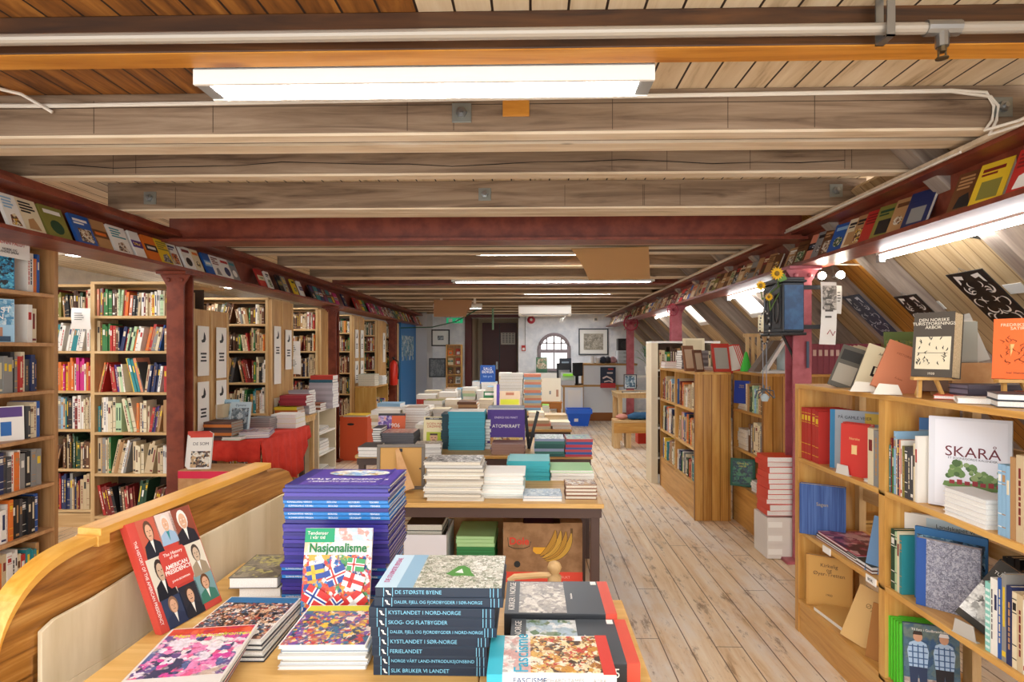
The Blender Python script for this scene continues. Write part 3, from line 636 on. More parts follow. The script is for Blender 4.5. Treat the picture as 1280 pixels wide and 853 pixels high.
# ---------------------------------------------------------------- brown bookcase at far left
t = case('brown_bookcase', 'brown laminate bookcase at the left edge of the picture', -2.95, 1.3, PI/2, 3.49-1.3, .28, 2.14, [.12, .42, .70, .99, 1.27, 1.56, 1.86], BEECH, BEECHY, plinth=.1, back=BEECH)
sg = MB().box(1.72, 1.98, -.006, -.003, 2.04, 2.16).build('shelf_sign', PAPER, t)
text('SKJØNN FALDT', .028, mat(CN['red']), sg, (1.85, -.008, 2.12), (PI/2, 0, 0)); text('NORSK OG\nANDRE SPRÅK', .018, BLACK, sg, (1.85, -.008, 2.075), (PI/2, 0, 0))
SH = [.12, .42, .70, .99, 1.27, 1.56, 1.86]; SN = ['lowest', 'second', 'third', 'middle', 'fifth', 'sixth', 'top']
ends = [.12, .14, .2, .14, .15, .15, .3]
for i, z in enumerate(SH):
    L = 2.12-ends[i]-.05; pal = [MIXED+DARKS, DARKS+['orange'], DARKS, DARKS, DARKS, DARKS, DARKS][i]
    if i in (2, 5, 6): L -= .22
    st = 3.30 if i in (3, 5, 6) else 3.0
    row(-2.97, st, z, PI/2, 3.40-st, (.19, .235), (.13, .17), (.016, .036), pal, '%s shelf of brown bookcase' % SN[i], .12, name='paperback')
def lb(i, Yc, rz, w, h, cov, lab, rects, texts):
    face_book(lab, -3.02, Yc, SH[i], rz, w, h, .03, .1, cov, PAGE, rects, texts)
crowd = mosaic('blue_streaks', ['#10283c', '#1f7fa8', '#5ac0dc', '#0a141e', '#2c94c0'], 45)
lb(6, 3.14, PI/2-.75, .17, .24, mat('#1c5f86'), 'blue streaked paperback face out on top shelf of brown bookcase', [(.02, .98, .02, .98, crowd, 'cover_picture')], [])
lb(5, 3.14, PI/2-.75, .17, .25, mat('#9cc4dc'), 'pale blue paperback with a swimmer on sixth shelf of brown bookcase', [(.02, .98, .4, .98, mosaic('skyblue', ['#3c88b4', '#9cc8dc', '#cfe2ea', '#5c9cc0'], 30), 'sky'), (.3, .7, .1, .34, mat('#b98468'), 'face'), (.1, .9, .02, .14, mat('#2a4a66'), 'shoulders')], [('ALLEST\nINN', .045, WHITE, .5, .66) and ('ALLEST\nINN', .5, .66, .045, WHITE)])
lb(3, 3.22, PI/2-.65, .15, .20, WHITE, 'white and purple paperback with blue feather on middle shelf of brown bookcase', [(.05, .95, .68, .97, mat('#5c3f86'), 'purple_panel'), (.3, .62, .15, .55, mat('#2b6db8'), 'feather')], [])
tag(MB().box(-3.16, -2.98, 3.0, 3.01, 1.27-.0, 1.27+.14).build('bookend', GREY), 'grey metal bookend plate on the fifth shelf of the brown bookcase', 'bookend')
# ---------------------------------------------------------------- beam books
left_px = [(-20, 4, 'white', 'blue', 'navy'), (18, 50, 'cream', 'black', 'tan'), (48, 84, 'olive', 'white', 'dark green'), (84, 121, 'blue', 'white', 'light blue'), (111, 137, 'tan', 'brown', 'orange'),
           (134, 163, 'white', 'teal', 'red'), (161, 180, 'white', 'purple', 'magenta'), (178, 199, 'orange', 'black', 'white'), (191, 219, 'yellow', 'olive', 'orange'), (208, 226, 'white', 'navy', 'blue'),
           (225, 244, 'white', 'dark red', 'black'), (239, 254, 'cream', 'orange', 'black'), (253, 268, 'blue', 'light blue', 'white'), (263, 279, 'white', 'dark red', 'grey'), (274, 292, 'white', 'red', 'navy'), (285, 300, 'grey', 'teal', 'white'),
           (-2, 23, 'white', 'light blue', 'black'), (320, 334, 'red', 'cream', 'green'), (333, 341, 'white', 'black', 'grey'), (346, 356, 'black', 'olive', 'white'), (353, 362, 'grey', 'yellow', 'white'), (364, 374, 'yellow', 'black', 'orange'), (372, 382, 'white', 'purple', 'grey')]
left_px.sort()
g = 'books standing on the left red girder'
i = 0
for (a, c, c1, c2, c3) in left_px:
    if a < -10: continue
    xb = -2.64; Ya = xb*F/(a+4-663); Yc = xb*F/(c-2-663); w = min(Yc-Ya, .16); i += 1
    display_book(xb, (Ya+Yc)/2, H0+.631, PI/2, max(w, .10), .20, .018, .40, CN[c1], CN[c2], CN[c3], '%s book with %s print, %s from left on the left red girder' % (c1, c2, ordn(i)), g)
Y = 6.88; rr = random.Random(3)
while Y < 14.0:
    if rr.random() < .16: Y += rr.uniform(.1, .25); continue
    w = rr.uniform(.11, .145); c1, c2, c3 = rr.choice(['white']*4+['red', 'black', 'green', 'yellow', 'light blue', 'magenta', 'grey', 'cream', 'navy', 'teal', 'dark red']), rr.choice(MIXED+DARKS), rr.choice(MIXED+DARKS); i += 1
    display_book(-2.64, Y+w/2, H0+.631, PI/2, w, rr.uniform(.175, .205), .016, .40, CN[c1], CN[c2], CN[c3], '%s book with %s print, %s from left on the left red girder' % (c1, c2, ordn(i)), g, stylerng=rr)
    Y += w+rr.uniform(-.0, .02)
right_px = [(1245, 1277, 'red', 'dark red', 'white'), (1200, 1238, 'yellow', 'dark red', 'olive'), (1174, 1205, 'brown', 'tan', 'black'), (1114, 1150, 'navy', 'navy', 'grey'), (1100, 1118, 'tan', 'brown', 'orange'), (1080, 1102, 'olive', 'dark green', 'black'),
            (1066, 1086, 'red', 'dark red', 'red'), (1056, 1067, 'tan', 'black', 'brown'), (1046, 1056, 'cream', 'black', 'tan'), (1028, 1045, 'blue', 'light blue', 'blue'), (1018, 1026, 'brown', 'tan', 'black'), (1008, 1018, 'grey', 'black', 'white'), (1000, 1010, 'salmon', 'black', 'tan')]
g = 'books standing on the right red girder'; i = 0
items = []
for (a, c, c1, c2, c3) in right_px:
    xb = 1.94; Ya = xb*F/(c-663); Yc = xb*F/(a+3-663); items.append(((Ya+Yc)/2, min(max(Yc-Ya, .10), .15), .20, c1, c2, c3))
Y = 4.12
while Y < 14.0:
    w = rr.uniform(.09, .13); items.append((Y+w/2, w, rr.uniform(.15, .2), rr.choice(['tan', 'brown', 'beige', 'olive', 'grey', 'dark brown', 'cream', 'dark red', 'tan', 'beige'] if rr.random() < .85 else ['red', 'yellow', 'green', 'blue']), rr.choice(OLD), rr.choice(OLD))); Y += w+rr.uniform(.004, .03)
    if rr.random() < .05: Y += .15
for i, (yc, w, h, c1, c2, c3) in enumerate(items):
    display_book(1.935, yc, H0+.631, -PI/2+.22, w*.95, h*1.04, rr.uniform(.014, .03), .42, CN[c1], CN[c2], CN[c3], '%s book with %s print, %s from right on the right red girder' % (c1, c2, ordn(i+1)), g, stylerng=rr)
# ---------------------------------------------------------------- pew
def pewx(y): return -1.343+.141*y
ang = math.atan(.141)
pt = empty('wooden_pew', 'curved varnished pine pew back with cream panel at lower left', 'pew', (pewx(1.2), 1.2, 0), PI/2-ang)   # local x along +Y, local -y faces +X (room)
def U(y): return (y-1.2)/math.cos(ang)
def smooth(P, n=4):
    out = []
    for i in range(len(P)-1):
        a_, b_, c_, d_ = P[max(i-1, 0)], P[i], P[i+1], P[min(i+2, len(P)-1)]
        for k in range(n):
            q = k/n; out.append(tuple(.5*((2*b_[j])+(-a_[j]+c_[j])*q+(2*a_[j]-5*b_[j]+4*c_[j]-d_[j])*q*q+(-a_[j]+3*b_[j]-3*c_[j]+d_[j])*q**3) for j in (0, 1)))
    return out+[P[-1]]
topc = smooth([(1.215, .83), (1.222, .88), (1.246, .932), (1.285, .977), (1.34, 1.008), (1.41, 1.024), (1.469, 1.028)])
rail = [(1.469, 1.041), (2.204, 1.067)]
tail = [(2.21, 1.05), (2.30, 1.045), (2.36, 1.02), (2.40, .965), (2.41, .90)]
prof = [(U(a), z-.014) for a, z in topc+rail+tail]
bot = [(2.41, .80), (2.33, .80), (1.30, .75), (1.215, .75)]
MB().prism(prof+[(U(a), z) for a, z in bot], 0, .034, 'y').build('back_rail', PEW, pt, .003)
b = MB()
def cap(pts, w0, w1, th):
    n = len(pts)
    for i in range(n-1):
        (a, za), (c, zc) = pts[i], pts[i+1]
        b.prism([(U(a), za-th), (U(c), zc-th), (U(c), zc), (U(a), za)], w0, w1, 'y')
cap(topc, -.012, .05, .02); b.build('curved_rail_cap', PEWL, pt)
b = MB(); cap([(1.462, 1.046), (2.21, 1.072)], -.016, .055, .022); b.box(U(1.455), U(1.49), -.016, .055, 1.0, 1.028); b.build('straight_rail_cap', PEWL, pt, .002)
pan = [(1.307, .70), (1.307, .852), (1.34, .867), (1.446, .873), (1.596, .895), (2.333, .928), (2.333, .70)]
MB().prism([(U(a), z) for a, z in pan[::-1]], -.016, -.004, 'y').prism([(U(1.307), .3), (U(1.307), .70), (U(2.333), .70), (U(2.333), .3)][::-1], -.016, -.004, 'y').build('cloth_panel', speckle('cream_cloth', '#cbb995', '#dccdae', 3, .8, scale=(3, 3, .4)), pt, .002)
MB().box(U(1.215), U(1.307), 0, .034, 0, .76).build('post', PEW, pt); MB().box(U(2.33), U(2.41), 0, .034, 0, .81).build('post', PEW, pt)
MB().box(U(1.3), U(2.34), .0, .02, .12, .80).build('back_boards', PEW, pt)
# ---------------------------------------------------------------- tables
def table(x0, x1, y0, y1, h, label, legs=mat('#4a3228', .5), top=TABLE, cat='table', apron=.05, leg=.045, name='book_table', th=.024):
    t = empty(name, label, cat, ((x0+x1)/2, (y0+y1)/2, 0)); a, c = (x1-x0)/2, (y1-y0)/2
    MB().box(-a, a, -c, c, h-th, h).build('table_top', top, t, .004)
    b = MB(); i = .02
    for s in (-1, 1): b.box(-a+i, a-i, s*(c-i)-.01, s*(c-i)+.01, h-th-apron, h-th).box(s*(a-i)-.01, s*(a-i)+.01, -c+i, c-i, h-th-apron, h-th)
    b.build('apron', legs, t)
    for sx in (-1, 1):
        for sy in (-1, 1):
            X, Y = sx*(a-i-leg/2), sy*(c-i-leg/2); MB().box(X-leg/2, X+leg/2, Y-leg/2, Y+leg/2, 0, h-th-.002).build('leg', legs, t, .003)
    return t
table(-1.03, -.12, .85, 2.02, .75, 'pine table piled with books in the left foreground', apron=.06)
table(-.118, .28, .85, 1.745, .75, 'narrow pine table at the right of the foreground books', apron=.06)
table(-1.05, .366, 2.83, 3.66, .75, 'pine table with dark legs over the banana box')
table(-1.28, .45, 4.12, 5.0, .75, 'pine table with teal stack and purple display book')
table(-1.15, .40, 5.5, 6.35, .75, 'pine table with pinkish book piles at its front corner')
table(-1.2, .25, 6.9, 7.7, .75, 'pine table behind the tall pink and blue stack'); table(-1.15, .1, 8.2, 9.0, .75, 'farthest pine book table before the doorway')
# ---- foreground books
TN = 'the foreground table'
m_people = mosaic('crowd_print', ['#d9b48f', '#6b4a38', '#2c3340', '#e8e0d4', '#9c3c30', '#4a6a86', '#c98e6a', '#222226'], 85)
m_band = mosaic('band_print', ['#d8489a', '#e88ab8', '#e8dce4', '#5a6a9a', '#6a508a', '#c9b2a0', '#e05a8a', '#3c4060', '#e8e0dc'], 30)
m_flags = mosaic('flag_print', ['#d83a2e', '#f2efe8', '#2c4a9a', '#e8a83a', '#d22c28', '#f4f2ee', '#3a8ac8', '#e85a3a', '#4a9a5a'], 42, .25)
m_parade = mosaic('parade_print', ['#5a3a8a', '#2a6a8c', '#e8c23a', '#c93a34', '#e8d8c8', '#7a4aa0', '#c07a5a', '#2c3a50'], 55)
m_stone = mosaic('rocky_print', ['#d6d2c4', '#b7b39f', '#e9e6dc', '#8f8d7a', '#c8c9b8', '#6f7a58'], 130, .8)
m_vault = mosaic('vault_print', ['#cfc9bd', '#b3aba0', '#8f8a86', '#e2ddd2', '#a8a29c'], 40, 1)
m_golden = mosaic('riders_print', ['#c99038', '#e8d4a4', '#9c5e24', '#efe4cc', '#c23a2c', '#4a3020', '#d8a850'], 70)
navy_sp = mat('#15283c', .35); ltb = mat('#7cc0dc', .5); dgrey = mat('#2b2e33', .4); slate = mat('#4c5258', .4); redm = mat('#c9473a', .4)
# a: magazines at lower left
for i in range(7):
    last = i == 6
    a = .19-.006*i
    flat_book(-.775+.004*i, 1.17-.003*i, .75+.0095*i, a, .205, .265, .0093, mat(['#8a3a66', '#d8d4cc', '#54506a', '#b84a5a', '#e2dfd8', '#3f4a60', '#d8d2ca'][i], .35), PAGEW, 'left', ['white magazine with pink and blue picture on top of the leftmost pile', 'magazine, %s from top in the leftmost foreground pile' % ordn(7-i)][not last],
              'magazines in the leftmost foreground pile', parts=last, rects=[(.03, .97, .16, .86, m_band, 'cover_picture'), (.03, .97, .86, .98, mosaic('sunset', ['#d8482e', '#e86a4a', '#c93a5a'], 20), 'picture_sky')] if last else (),
              toptexts=[('Men  Kvinnefronten', .55, .83, .022, mat('#d8e02a'), 0), ('Miguel Hilary', .28, .07, .014, BLACK, 0)] if last else ())
# b: presidents book leaning on the pew
d1 = Vector((.235, .97, 0)).normalized(); rzp = math.atan2(d1.y, d1.x)
RL = .42
p = face_book('large red book with small portraits, leaning against the cream pew panel', -.958, 1.60, .752, rzp, .212, .31, .022, RL, mat('#c7463a', .35), PAGEW, [], [], name='portrait_book')
def fig(x0, x1, z0, z1, bgc, suit, hair, skin='#d6a888', tie=None):
    """one painted head and shoulders in a panel of the cover"""
    Wd, Hh = .212, .31; X = lambda u: (x0+(x1-x0)*u-.5)*Wd; Z = lambda v: (z0+(z1-z0)*v)*Hh
    b = MB(); b.box(X(0), X(1), -.0005, 0, Z(0), Z(1), 0)
    b.prism([(X(.02), Z(0)), (X(.98), Z(0)), (X(.9), Z(.32)), (X(.62), Z(.44)), (X(.38), Z(.44)), (X(.1), Z(.32))][::-1], -.0009, -.0005, 'y', 1)
    b.prism([(X(.42), Z(.44)), (X(.58), Z(.44)), (X(.5), Z(.1))], -.0012, -.0009, 'y', 4)
    w, h = (x1-x0)*Wd, (z1-z0)*Hh; cx, cz = X(.5), Z(.66)
    b.prism([(cx+w*.23*math.cos(a*PI/7), cz+.015*h+h*.27*math.sin(a*PI/7)) for a in range(14)][::-1], -.0012, -.0009, 'y', 3)
    b.prism([(cx+w*.17*math.cos(a*PI/7), cz-.03*h+h*.215*math.sin(a*PI/7)) for a in range(14)][::-1], -.0015, -.0012, 'y', 2)
    for s in (-1, 1): b.box(cx+s*w*.07-w*.025, cx+s*w*.07+w*.025, -.0017, -.0015, cz+h*.0, cz+h*.025, 3)
    b.box(cx-w*.06, cx+w*.06, -.0017, -.0015, cz-h*.13, cz-h*.11, 3); b.box(cx-w*.012, cx+w*.015, -.0017, -.0015, cz-h*.07, cz+h*.0, 5)
    b.build('portrait', [mat(bgc, .4), mat(suit, .4), mat(skin, .4), mat(hair, .4), mat(tie or '#f0ece4', .4), mat('#b98468', .4)], p)
fig(.13, .42, .64, 1, '#c05a44', '#1e222c', '#5c3c28'); fig(.40, .68, .70, 1, '#e0c8bc', '#9ab4cc', '#d8d4cc', tie='#2c8a8a'); fig(.64, .99, .64, 1, '#8a4430', '#26222a', '#e6e2da')
fig(.10, .40, .26, .64, '#d9d2bf', '#1c1c20', '#3a2c24', '#c9ad90'); fig(.70, .99, .32, .64, '#e0d8c4', '#a08e74', '#463a30', '#cdb498')
fig(.12, .42, 0, .28, '#34405c', '#2a3450', '#8a6a50'); fig(.40, .70, 0, .30, '#2c2c34', '#22242c', '#40322a'); fig(.68, .99, .06, .34, '#7aa0a4', '#3a7a68', '#6a4428')
MB().prism([(-.043+.0+sx*0, z) for sx, z in ()] or [(-.045, .11), (-.038, .10), (.036, .10), (.043, .11), (.043, .195), (.036, .205), (-.038, .205), (-.045, .195)][::-1], -.0026, -.002, 'y').build('title_panel', redm, p)
text('The History\nof the', .013, WHITE, p, (0, -.0028, .186), (PI/2, 0, 0)); text('AMERICAN\nPRESIDENCY', .0172, WHITE, p, (0, -.0028, .149), (PI/2, 0, 0), sx=.88, bold=.0003); text('JOHN BOWMAN', .008, WHITE, p, (0, -.0028, .115), (PI/2, 0, 0))
MB().box(-.106, -.088, -.0006, 0, 0, .31).build('red_hinge_band', redm, p); text('THE HISTORY OF THE AMERICAN PRESIDENCY', .0125, WHITE, p, (-.0965, -.001, .14), (PI/2, PI/2, 0), 'spine_title', sx=.9)
# c: dark crowd magazines
for i in range(4):
    last = i == 3
    flat_book(-.752-.004*i, 1.372+.004*i, .75+.0125*i, .02-.01*i, .205, .24, .0122, mat(['#2a2c34', '#d4d0c8', '#32343c', '#e0ddd6'][i], .35), PAGEW, 'left', 'dark crowd-covered magazine on top of the second foreground pile' if last else 'magazine, %s from top in the second foreground pile' % ordn(4-i), 'magazines in the second foreground pile',
              parts=last, rects=[(.02, .98, .02, .84, m_people, 'cover_picture'), (.02, .98, .84, .98, mat('#2a6a98'), 'blue_strip')] if last else ())
# d: two thick books
flat_book(-.835, 1.735, .75, .05, .13, .2, .03, mat('#d8d4cc'), PAGEW, 'back', 'white book lying under the olive book beside the blue atlas stack'); flat_book(-.85, 1.725, .781, .05, .15, .2, .034, mat('#6b655c'), PAGEW, 'back', 'thick grey book with olive cover picture beside the blue atlas stack', art=mosaic('olive_map', ['#8a8274', '#a39a86', '#6f6a5e', '#c9c27a'], 35))
# e: tall blue atlas stack
zz = .75; N = 29; bl = mat('#3c3590', .3); bl2 = mat('#2a7cc4', .3); bl3 = mat('#33307c', .3); bl4 = mat('#4a3f9c', .3)
BR = {3: 1, 7: 1, 8: 1, 19: 1, 22: 1, 24: 1, 25: 1, 2: 0}
for i in range(N):
    tk = .0121; br = i in (0, 5, 7, 20, 21, 23, 24); top = i == N-1
    k = N-i; jx, jy = R.uniform(-.004, .004), R.uniform(-.004, .004)
    if i < 9: jx -= .008
    if top: jx += .006
    cm = bl2 if br else (bl, bl3, bl4)[i % 3]
    o = flat_book(-.595+jx, 1.73+jy, zz, 0, .325, .235, tk-.0013, cm, PAGE, 'front', '%s atlas, %s the tall blue stack' % ('bright blue' if br else 'violet blue', 'topmost in' if k == 1 else 'lowest in' if k == N else ordn(k)+' from top in'), 'atlases in the tall blue stack', parts=br or top, b=.0022,
        sptexts=[('KUNNSKAPENS VERDEN', .04, .5, .007, WHITE), ('BIOLOGI', .42, .5, .0075, WHITE), ('GEOGRAFI', .62, .5, .0075, WHITE), ('TEKNIKK', .82, .5, .0075, WHITE)] if br else (),
        rects=[(.12, .98, .02, .98, mat('#5a48a4', .3), 'cover_front')] if top else (),
        toptexts=[('KUNNSKAPENS ATLAS', .52, .34, .026, WHITE, PI), ('PRAKTISK OG ILLUSTRERT', .5, .2, .018, WHITE, PI)] if top else ())
    if top:
        MB().add([(.02+.1*math.cos(a*PI/12), .165+.045*math.sin(a*PI/12), tk+.0012) for a in range(24)], [tuple(range(24))]).build('oval_picture', mosaic('oval', ['#8ab8e0', '#e8e2d0', '#c9a25a', '#f2f2ee'], 30), o)
        MB().box(.118, .126, 0, .235, tk, tk+.001).build('fold_line', bl4, o)
    zz += tk
# f, g: Nasjonalisme
f = face_book('white paperback titled Nasjonalisme covered in flags, leaning on blue stack', -.556, 1.60, .752, .03, .195, .245, .008, .2, mat('#eeeae2', .3), PAGEW, [(.0, 1, .0, .70, m_flags, 'cover_picture'), (0, 1, .70, .86, mosaic('pale_flags', ['#dfe8f0', '#f0ece4', '#e8c8a0', '#f4f0e8', '#cfe0d0'], 30), 'pale_title_field'), (0, .44, .84, 1, mat('#1e9a6a'), 'green_corner'), (.44, 1, .86, 1, mosaic('flagtop', ['#b8d4ec', '#e8e4dc', '#d89a90'], 30), 'picture_edge')], [], name='flag_book')
text('Nasjonalisme', .0345, mat('#1d7a40'), f, (0, -.0035, .190), (PI/2, 0, 0), sx=.9, bold=.0008); text('Tendenser\ni vår tid', .014, WHITE, f, (-.06, -.0035, .226), (PI/2, 0, 0))
b = MB(); rg = random.Random(21)
fm_ = [mat(c, .35) for c in ('#d22f2a', '#f4f2ee', '#24479a', '#e8b83a', '#3a9a5a')]
for k, (fx, fz, w_, h_, a_, c0, c1, c2) in enumerate([(-.055, .055, .07, .05, .5, 0, 1, 2), (.0, .115, .06, .045, -.4, 2, 1, 0), (.058, .045, .06, .045, -.7, 0, 1, 1), (-.06, .125, .05, .04, -.2, 2, 3, 3), (.05, .10, .06, .04, .3, 1, 0, 0), (.01, .03, .06, .045, .9, 0, 1, 2), (.055, .145, .05, .035, .1, 4, 1, 0)]):
    xf = Matrix.Translation((fx, -.0042-.0003*k, fz)) @ Matrix.Rotation(a_, 4, 'Y')
    b.box(-w_/2, w_/2, -.0001, 0, -h_/2, h_/2, c0, xf).box(-w_*.22, -w_*.02, -.0002, -.0001, -h_/2, h_/2, c1, xf).box(-w_/2, w_/2, -.0002, -.0001, -h_*.13, h_*.13, c1, xf).box(-w_*.16, -w_*.08, -.0003, -.0002, -h_/2, h_/2, c2, xf).box(-w_/2, w_/2, -.0003, -.0002, -h_*.05, h_*.05, c2, xf)
b.build('printed_flags', fm_, f)
for i in range(7):
    last = i == 6
    flat_book(-.497+.003*(i % 3), 1.345+.004*((i*2) % 3), .75+.0082*i, .03, .21, .215, .008, mat(['#e2dfd8', '#cfd4da', '#b9b4aa', '#e8e6e0', '#c9c4ba', '#8a9aac', '#e8e5de'][i], .35), PAGEW, 'left' if i % 2 else 'back', 'magazine with violet and yellow parade picture below the flag book' if last else 'magazine, %s from top below the flag book' % ordn(7-i),
              'magazines piled below the flag book', parts=last, rects=[(.02, .98, .02, .84, m_parade, 'cover_picture'), (.02, .98, .84, .98, mat('#c8c030'), 'yellow_band')] if last else ())
# h: regional atlases
names = ['SLIK BRUKER VI LANDET', 'NORGE VÅRT LAND-INTRODUKSJONSBIND', 'FERIELANDET', 'KYSTLANDET I SØR-NORGE', 'DALER, FJELL OG FJORDBYGDER I NORD-NORGE', 'SKOG- OG FLATBYGDER', 'KYSTLANDET I NORD-NORGE', 'DALER, FJELL OG FJORDBYGDER I SØR-NORGE', 'DE STØRSTE BYENE']
offs = [0, 0, -.003, -.003, -.006, -.01, -.01, .002, .004]; wd = [.268, .268, .27, .275, .295, .295, .295, .302, .298]
z = .75
for i, nm in enumerate(names):
    tk = .0225; xc = -.368+offs[i]+wd[i]/2; last = i == 8
    t = flat_book(xc, 1.325+offs[i]*.3, z, 0, wd[i], .21, tk, navy_sp, PAGE, 'front', 'navy volume titled %s in the nine volume stack' % nm.title().replace('-Introduksjonsbind', ''), 'navy regional volumes with pale blue spine lettering', parts=True,
        rects=[(0, .17, 0, 1, mat('#c2dcea', .35), 'pale_blue_strip'), (.17, .3, 0, 1, mat('#8fb4cc', .35), 'blue_strip'), (.3, .995, .005, .995, m_stone, 'cover_picture')] if last else (),
        sptexts=[(nm, .155, .5, .0125 if len(nm) < 30 else .0099, ltb)], toptexts=[('DE STØRSTE BYENE', .07, .5, .018, mat('#c05a8a'), PI/2)] if last else ())
    a = wd[i]; b = MB()
    for fx in (.065, .135, .905, .93, .965): b.box((fx-.5)*a, (fx-.5)*a+.0015, -.0007, 0, .001, tk-.001)
    b.build('spine_lines', ltb, t)
    MB().tube([((.085-.5)*a, -.001, tk*.7), ((.1-.5)*a, -.001, tk*.6), ((.105-.5)*a, -.001, tk*.35), ((.125-.5)*a, -.001, tk*.25)], [.0012, .0025, .002, .0008], 5).build('spine_emblem', WHITE, t)
    if last: MB().prism([((.62-.5)*a+q[0]*.01, .10+q[1]*.01) for q in [(-3, -2), (-1, -3.4), (1.5, -3), (4.4, -3.5), (3.2, -1), (2.6, 1.5), (1, 3.4), (-.6, 3), (-1.4, 1)]], tk+.0016, tk+.002, 'z').prism([((.62-.5)*a+q[0]*.01, .10+q[1]*.01) for q in [(-.8, -1.2), (1.3, -1.6), (.6, 1.2)]], tk+.002, tk+.0023, 'z', 1).build('green_outline', [mat('#4a8a34'), mat('#e2e4dc')], t)
    z += tk+.0004
# i: church books
for i, (yy, zz, lab) in enumerate([(1.515, .752, 'grey church volume with vault picture and red edge, farther of the two'), (1.30, .752, 'grey church volume numbered 5 with red edge, nearer of the two')]):
    tk = .058 if i == 0 else .045
    w = .30
    t = flat_book(.08+.02*i, yy, zz, 0, w, .213, tk, dgrey, PAGE, 'front', lab, 'grey church volumes', parts=True,
        rects=[(.0, .13, 0, 1, slate, 'grey_strip'), (.13, .56, .03, .97, m_vault if i == 0 else mosaic('church_green', ['#5a7a4a', '#a8bcc8', '#cfd4d2', '#7a8a6a', '#e2e4e4'], 25), 'cover_picture'), (.56, .90, 0, 1, mat('#454b51', .4), 'grey_panel'), (.90, 1, 0, 1, mat('#d2513f', .4), 'red_edge'), (.83, .885, .88, .98, WHITE, 'price_sticker')],
        sptexts=[('KIRKER I NORGE', .06, .55, .022, WHITE), ('5', .80, .5, .03, WHITE)], toptexts=[('KIRKER I NORGE', .065, .5, .024, WHITE, PI/2), ('Middelalder', .62, .5, .008, WHITE, PI/2)])
    MB().box(.9*w-w/2, w/2, -.0006, .0, 0, tk).build('red_spine_end', mat('#d2513f', .4), t)
for i in range(2):
    zz = (.752, .7985)[i]; y0 = (1.155, 1.205)[i]; w = .275; tk = (.028, .026)[i]
    t = flat_book(.045, y0, zz, .01, w, .165 if i else .14, tk, mat('#f0ede6', .35), PAGEW, 'front', ['lower of two white Fascisme books at the bottom edge', 'upper of two white Fascisme books with golden riders cover'][i], 'white fascisme books', parts=True,
        rects=[(0, .12, 0, 1, mat('#3fb4c8', .35), 'cyan_strip'), (.12, .34, .05, .95, mosaic('redwhite', ['#e8e2dc', '#d8a8a0', '#c0bcb6', '#f2efea'], 30), 'pale_picture'), (.34, .92, .05, .97, m_golden, 'cover_picture'), (.9, 1, .0, 1, mat('#cc3a30', .4), 'red_edge'), (.72, .78, .84, .96, WHITE, 'price_sticker')] if i else (),
        sptexts=[('FASCISME', .2, .5, .017, mat('#1f4a7c')), ('RICHARD TAMES', .42, .5, .012, GREY), ('ÅTRA', .82, .5, .011, GREY)], toptexts=[('Fascisme', .27, .52, .046, mat('#2aa8c8'), PI/2)] if i else ())
    MB().box(-w/2, -w/2+.033, -.0007, 0, 0, tk).build('cyan_spine_end', mat('#3fb4c8', .35), t)
# wooden post with ball behind the table
t = empty('wooden_stand', 'pale wooden post with ball top and side rail behind foreground table', 'stand', (px(693, 2.0), 2.0, 0))
b = MB().lathe([(.026, 0), (.026, .02), (.016, .04), (.016, .66), (.024, .68), (.024, .72), (.014, .727), (.02, .735), (.026, .75), (.02, .765), (.006, .772)], seg=16); b.smooth = True; b.build('post', RAWP, t)
MB().tube([(-.16, 0, .70), (-.14, 0, .715), (-.05, 0, .722), (0, 0, .722)], .011, 8).build('side_rail', RAWX, t); MB().lathe([(.12, 0), (.12, .02), (.03, .035)], seg=20).build('base', RAWP, t)
# ---------------------------------------------------------------- second table
def stp(xl, xr, yb, yt, D, n, covers, page, look, where, z0=.75, Y=None, **k):
    Y = Y or yfl(yb, z0); return stack((px(xl, Y)+px(xr, Y))/2, Y, z0, k.pop('rz', 0), px(xr, Y)-px(xl, Y), D, n, (yb-yt)*Y/F, covers, page, look, where, **k)
T2 = 'on the banana box table'
m_rocks = mosaic('rocks', ['#d8d6d0', '#8a8886', '#4a4846', '#efeeea', '#b8b6b0'], 40, .8); wc = mat('#efece4', .5)
stp(531, 603, 627, 578, .20, 12, [wc, mat('#b9b2a6'), mat('#e2ddd2'), wc, mat('#8f8a84')], PAGE, ['white book', 'grey edged book', 'cream book'], 'white stack '+T2, art=m_rocks, jit=.011, spine=['back', 'left', 'front', 'back'])
stp(594, 655, 624, 592, .20, 10, [wc, mat('#cfe0de'), wc], PAGEW, ['white book', 'pale green book', 'white book'], 'second white stack '+T2, jit=.006, spine=['back', 'back', 'front'])
stp(634, 687, 601, 577, .24, 12, [mat('#3fb4be', .5)], mat('#49b9c4', .7), 'cyan booklet', 'cyan stack '+T2, jit=.004, art=mat('#7fd4dc'))
stp(688, 742, 601, 588, .24, 4, [wc, wc, wc, mat('#a9dc9c')], PAGEW, ['white booklet', 'white booklet', 'white booklet', 'pale green booklet'], 'green topped stack '+T2, art=mat('#a6e0a0'))
stp(654, 703, 627, 620, .15, 2, [wc, mat('#8fa4b8')], PAGEW, ['white book', 'blue-grey landscape book'], 'low pair '+T2, art=mosaic('sea', ['#9ab0c4', '#b8c6d0', '#7f96ac', '#c9d2d6'], 30), jit=.003)
stp(707, 746, 624, 606, .13, 4, [mat('#7a4a2c'), mat('#8f5c38')], PAGE, 'small brown book', 'small pile '+T2, art=mosaic('brownphoto', ['#a8743c', '#e2d8c4', '#c9a062', '#7a4c28'], 50), jit=.004, b=.004)
Y = 3.1; w = px(530, Y)-px(470, Y)
t = empty('picture_frame', 'back of a framed picture with cardboard strut on the second table', 'picture frame', ((px(530, Y)+px(470, Y))/2, Y, .751), .06, rx=-.08)
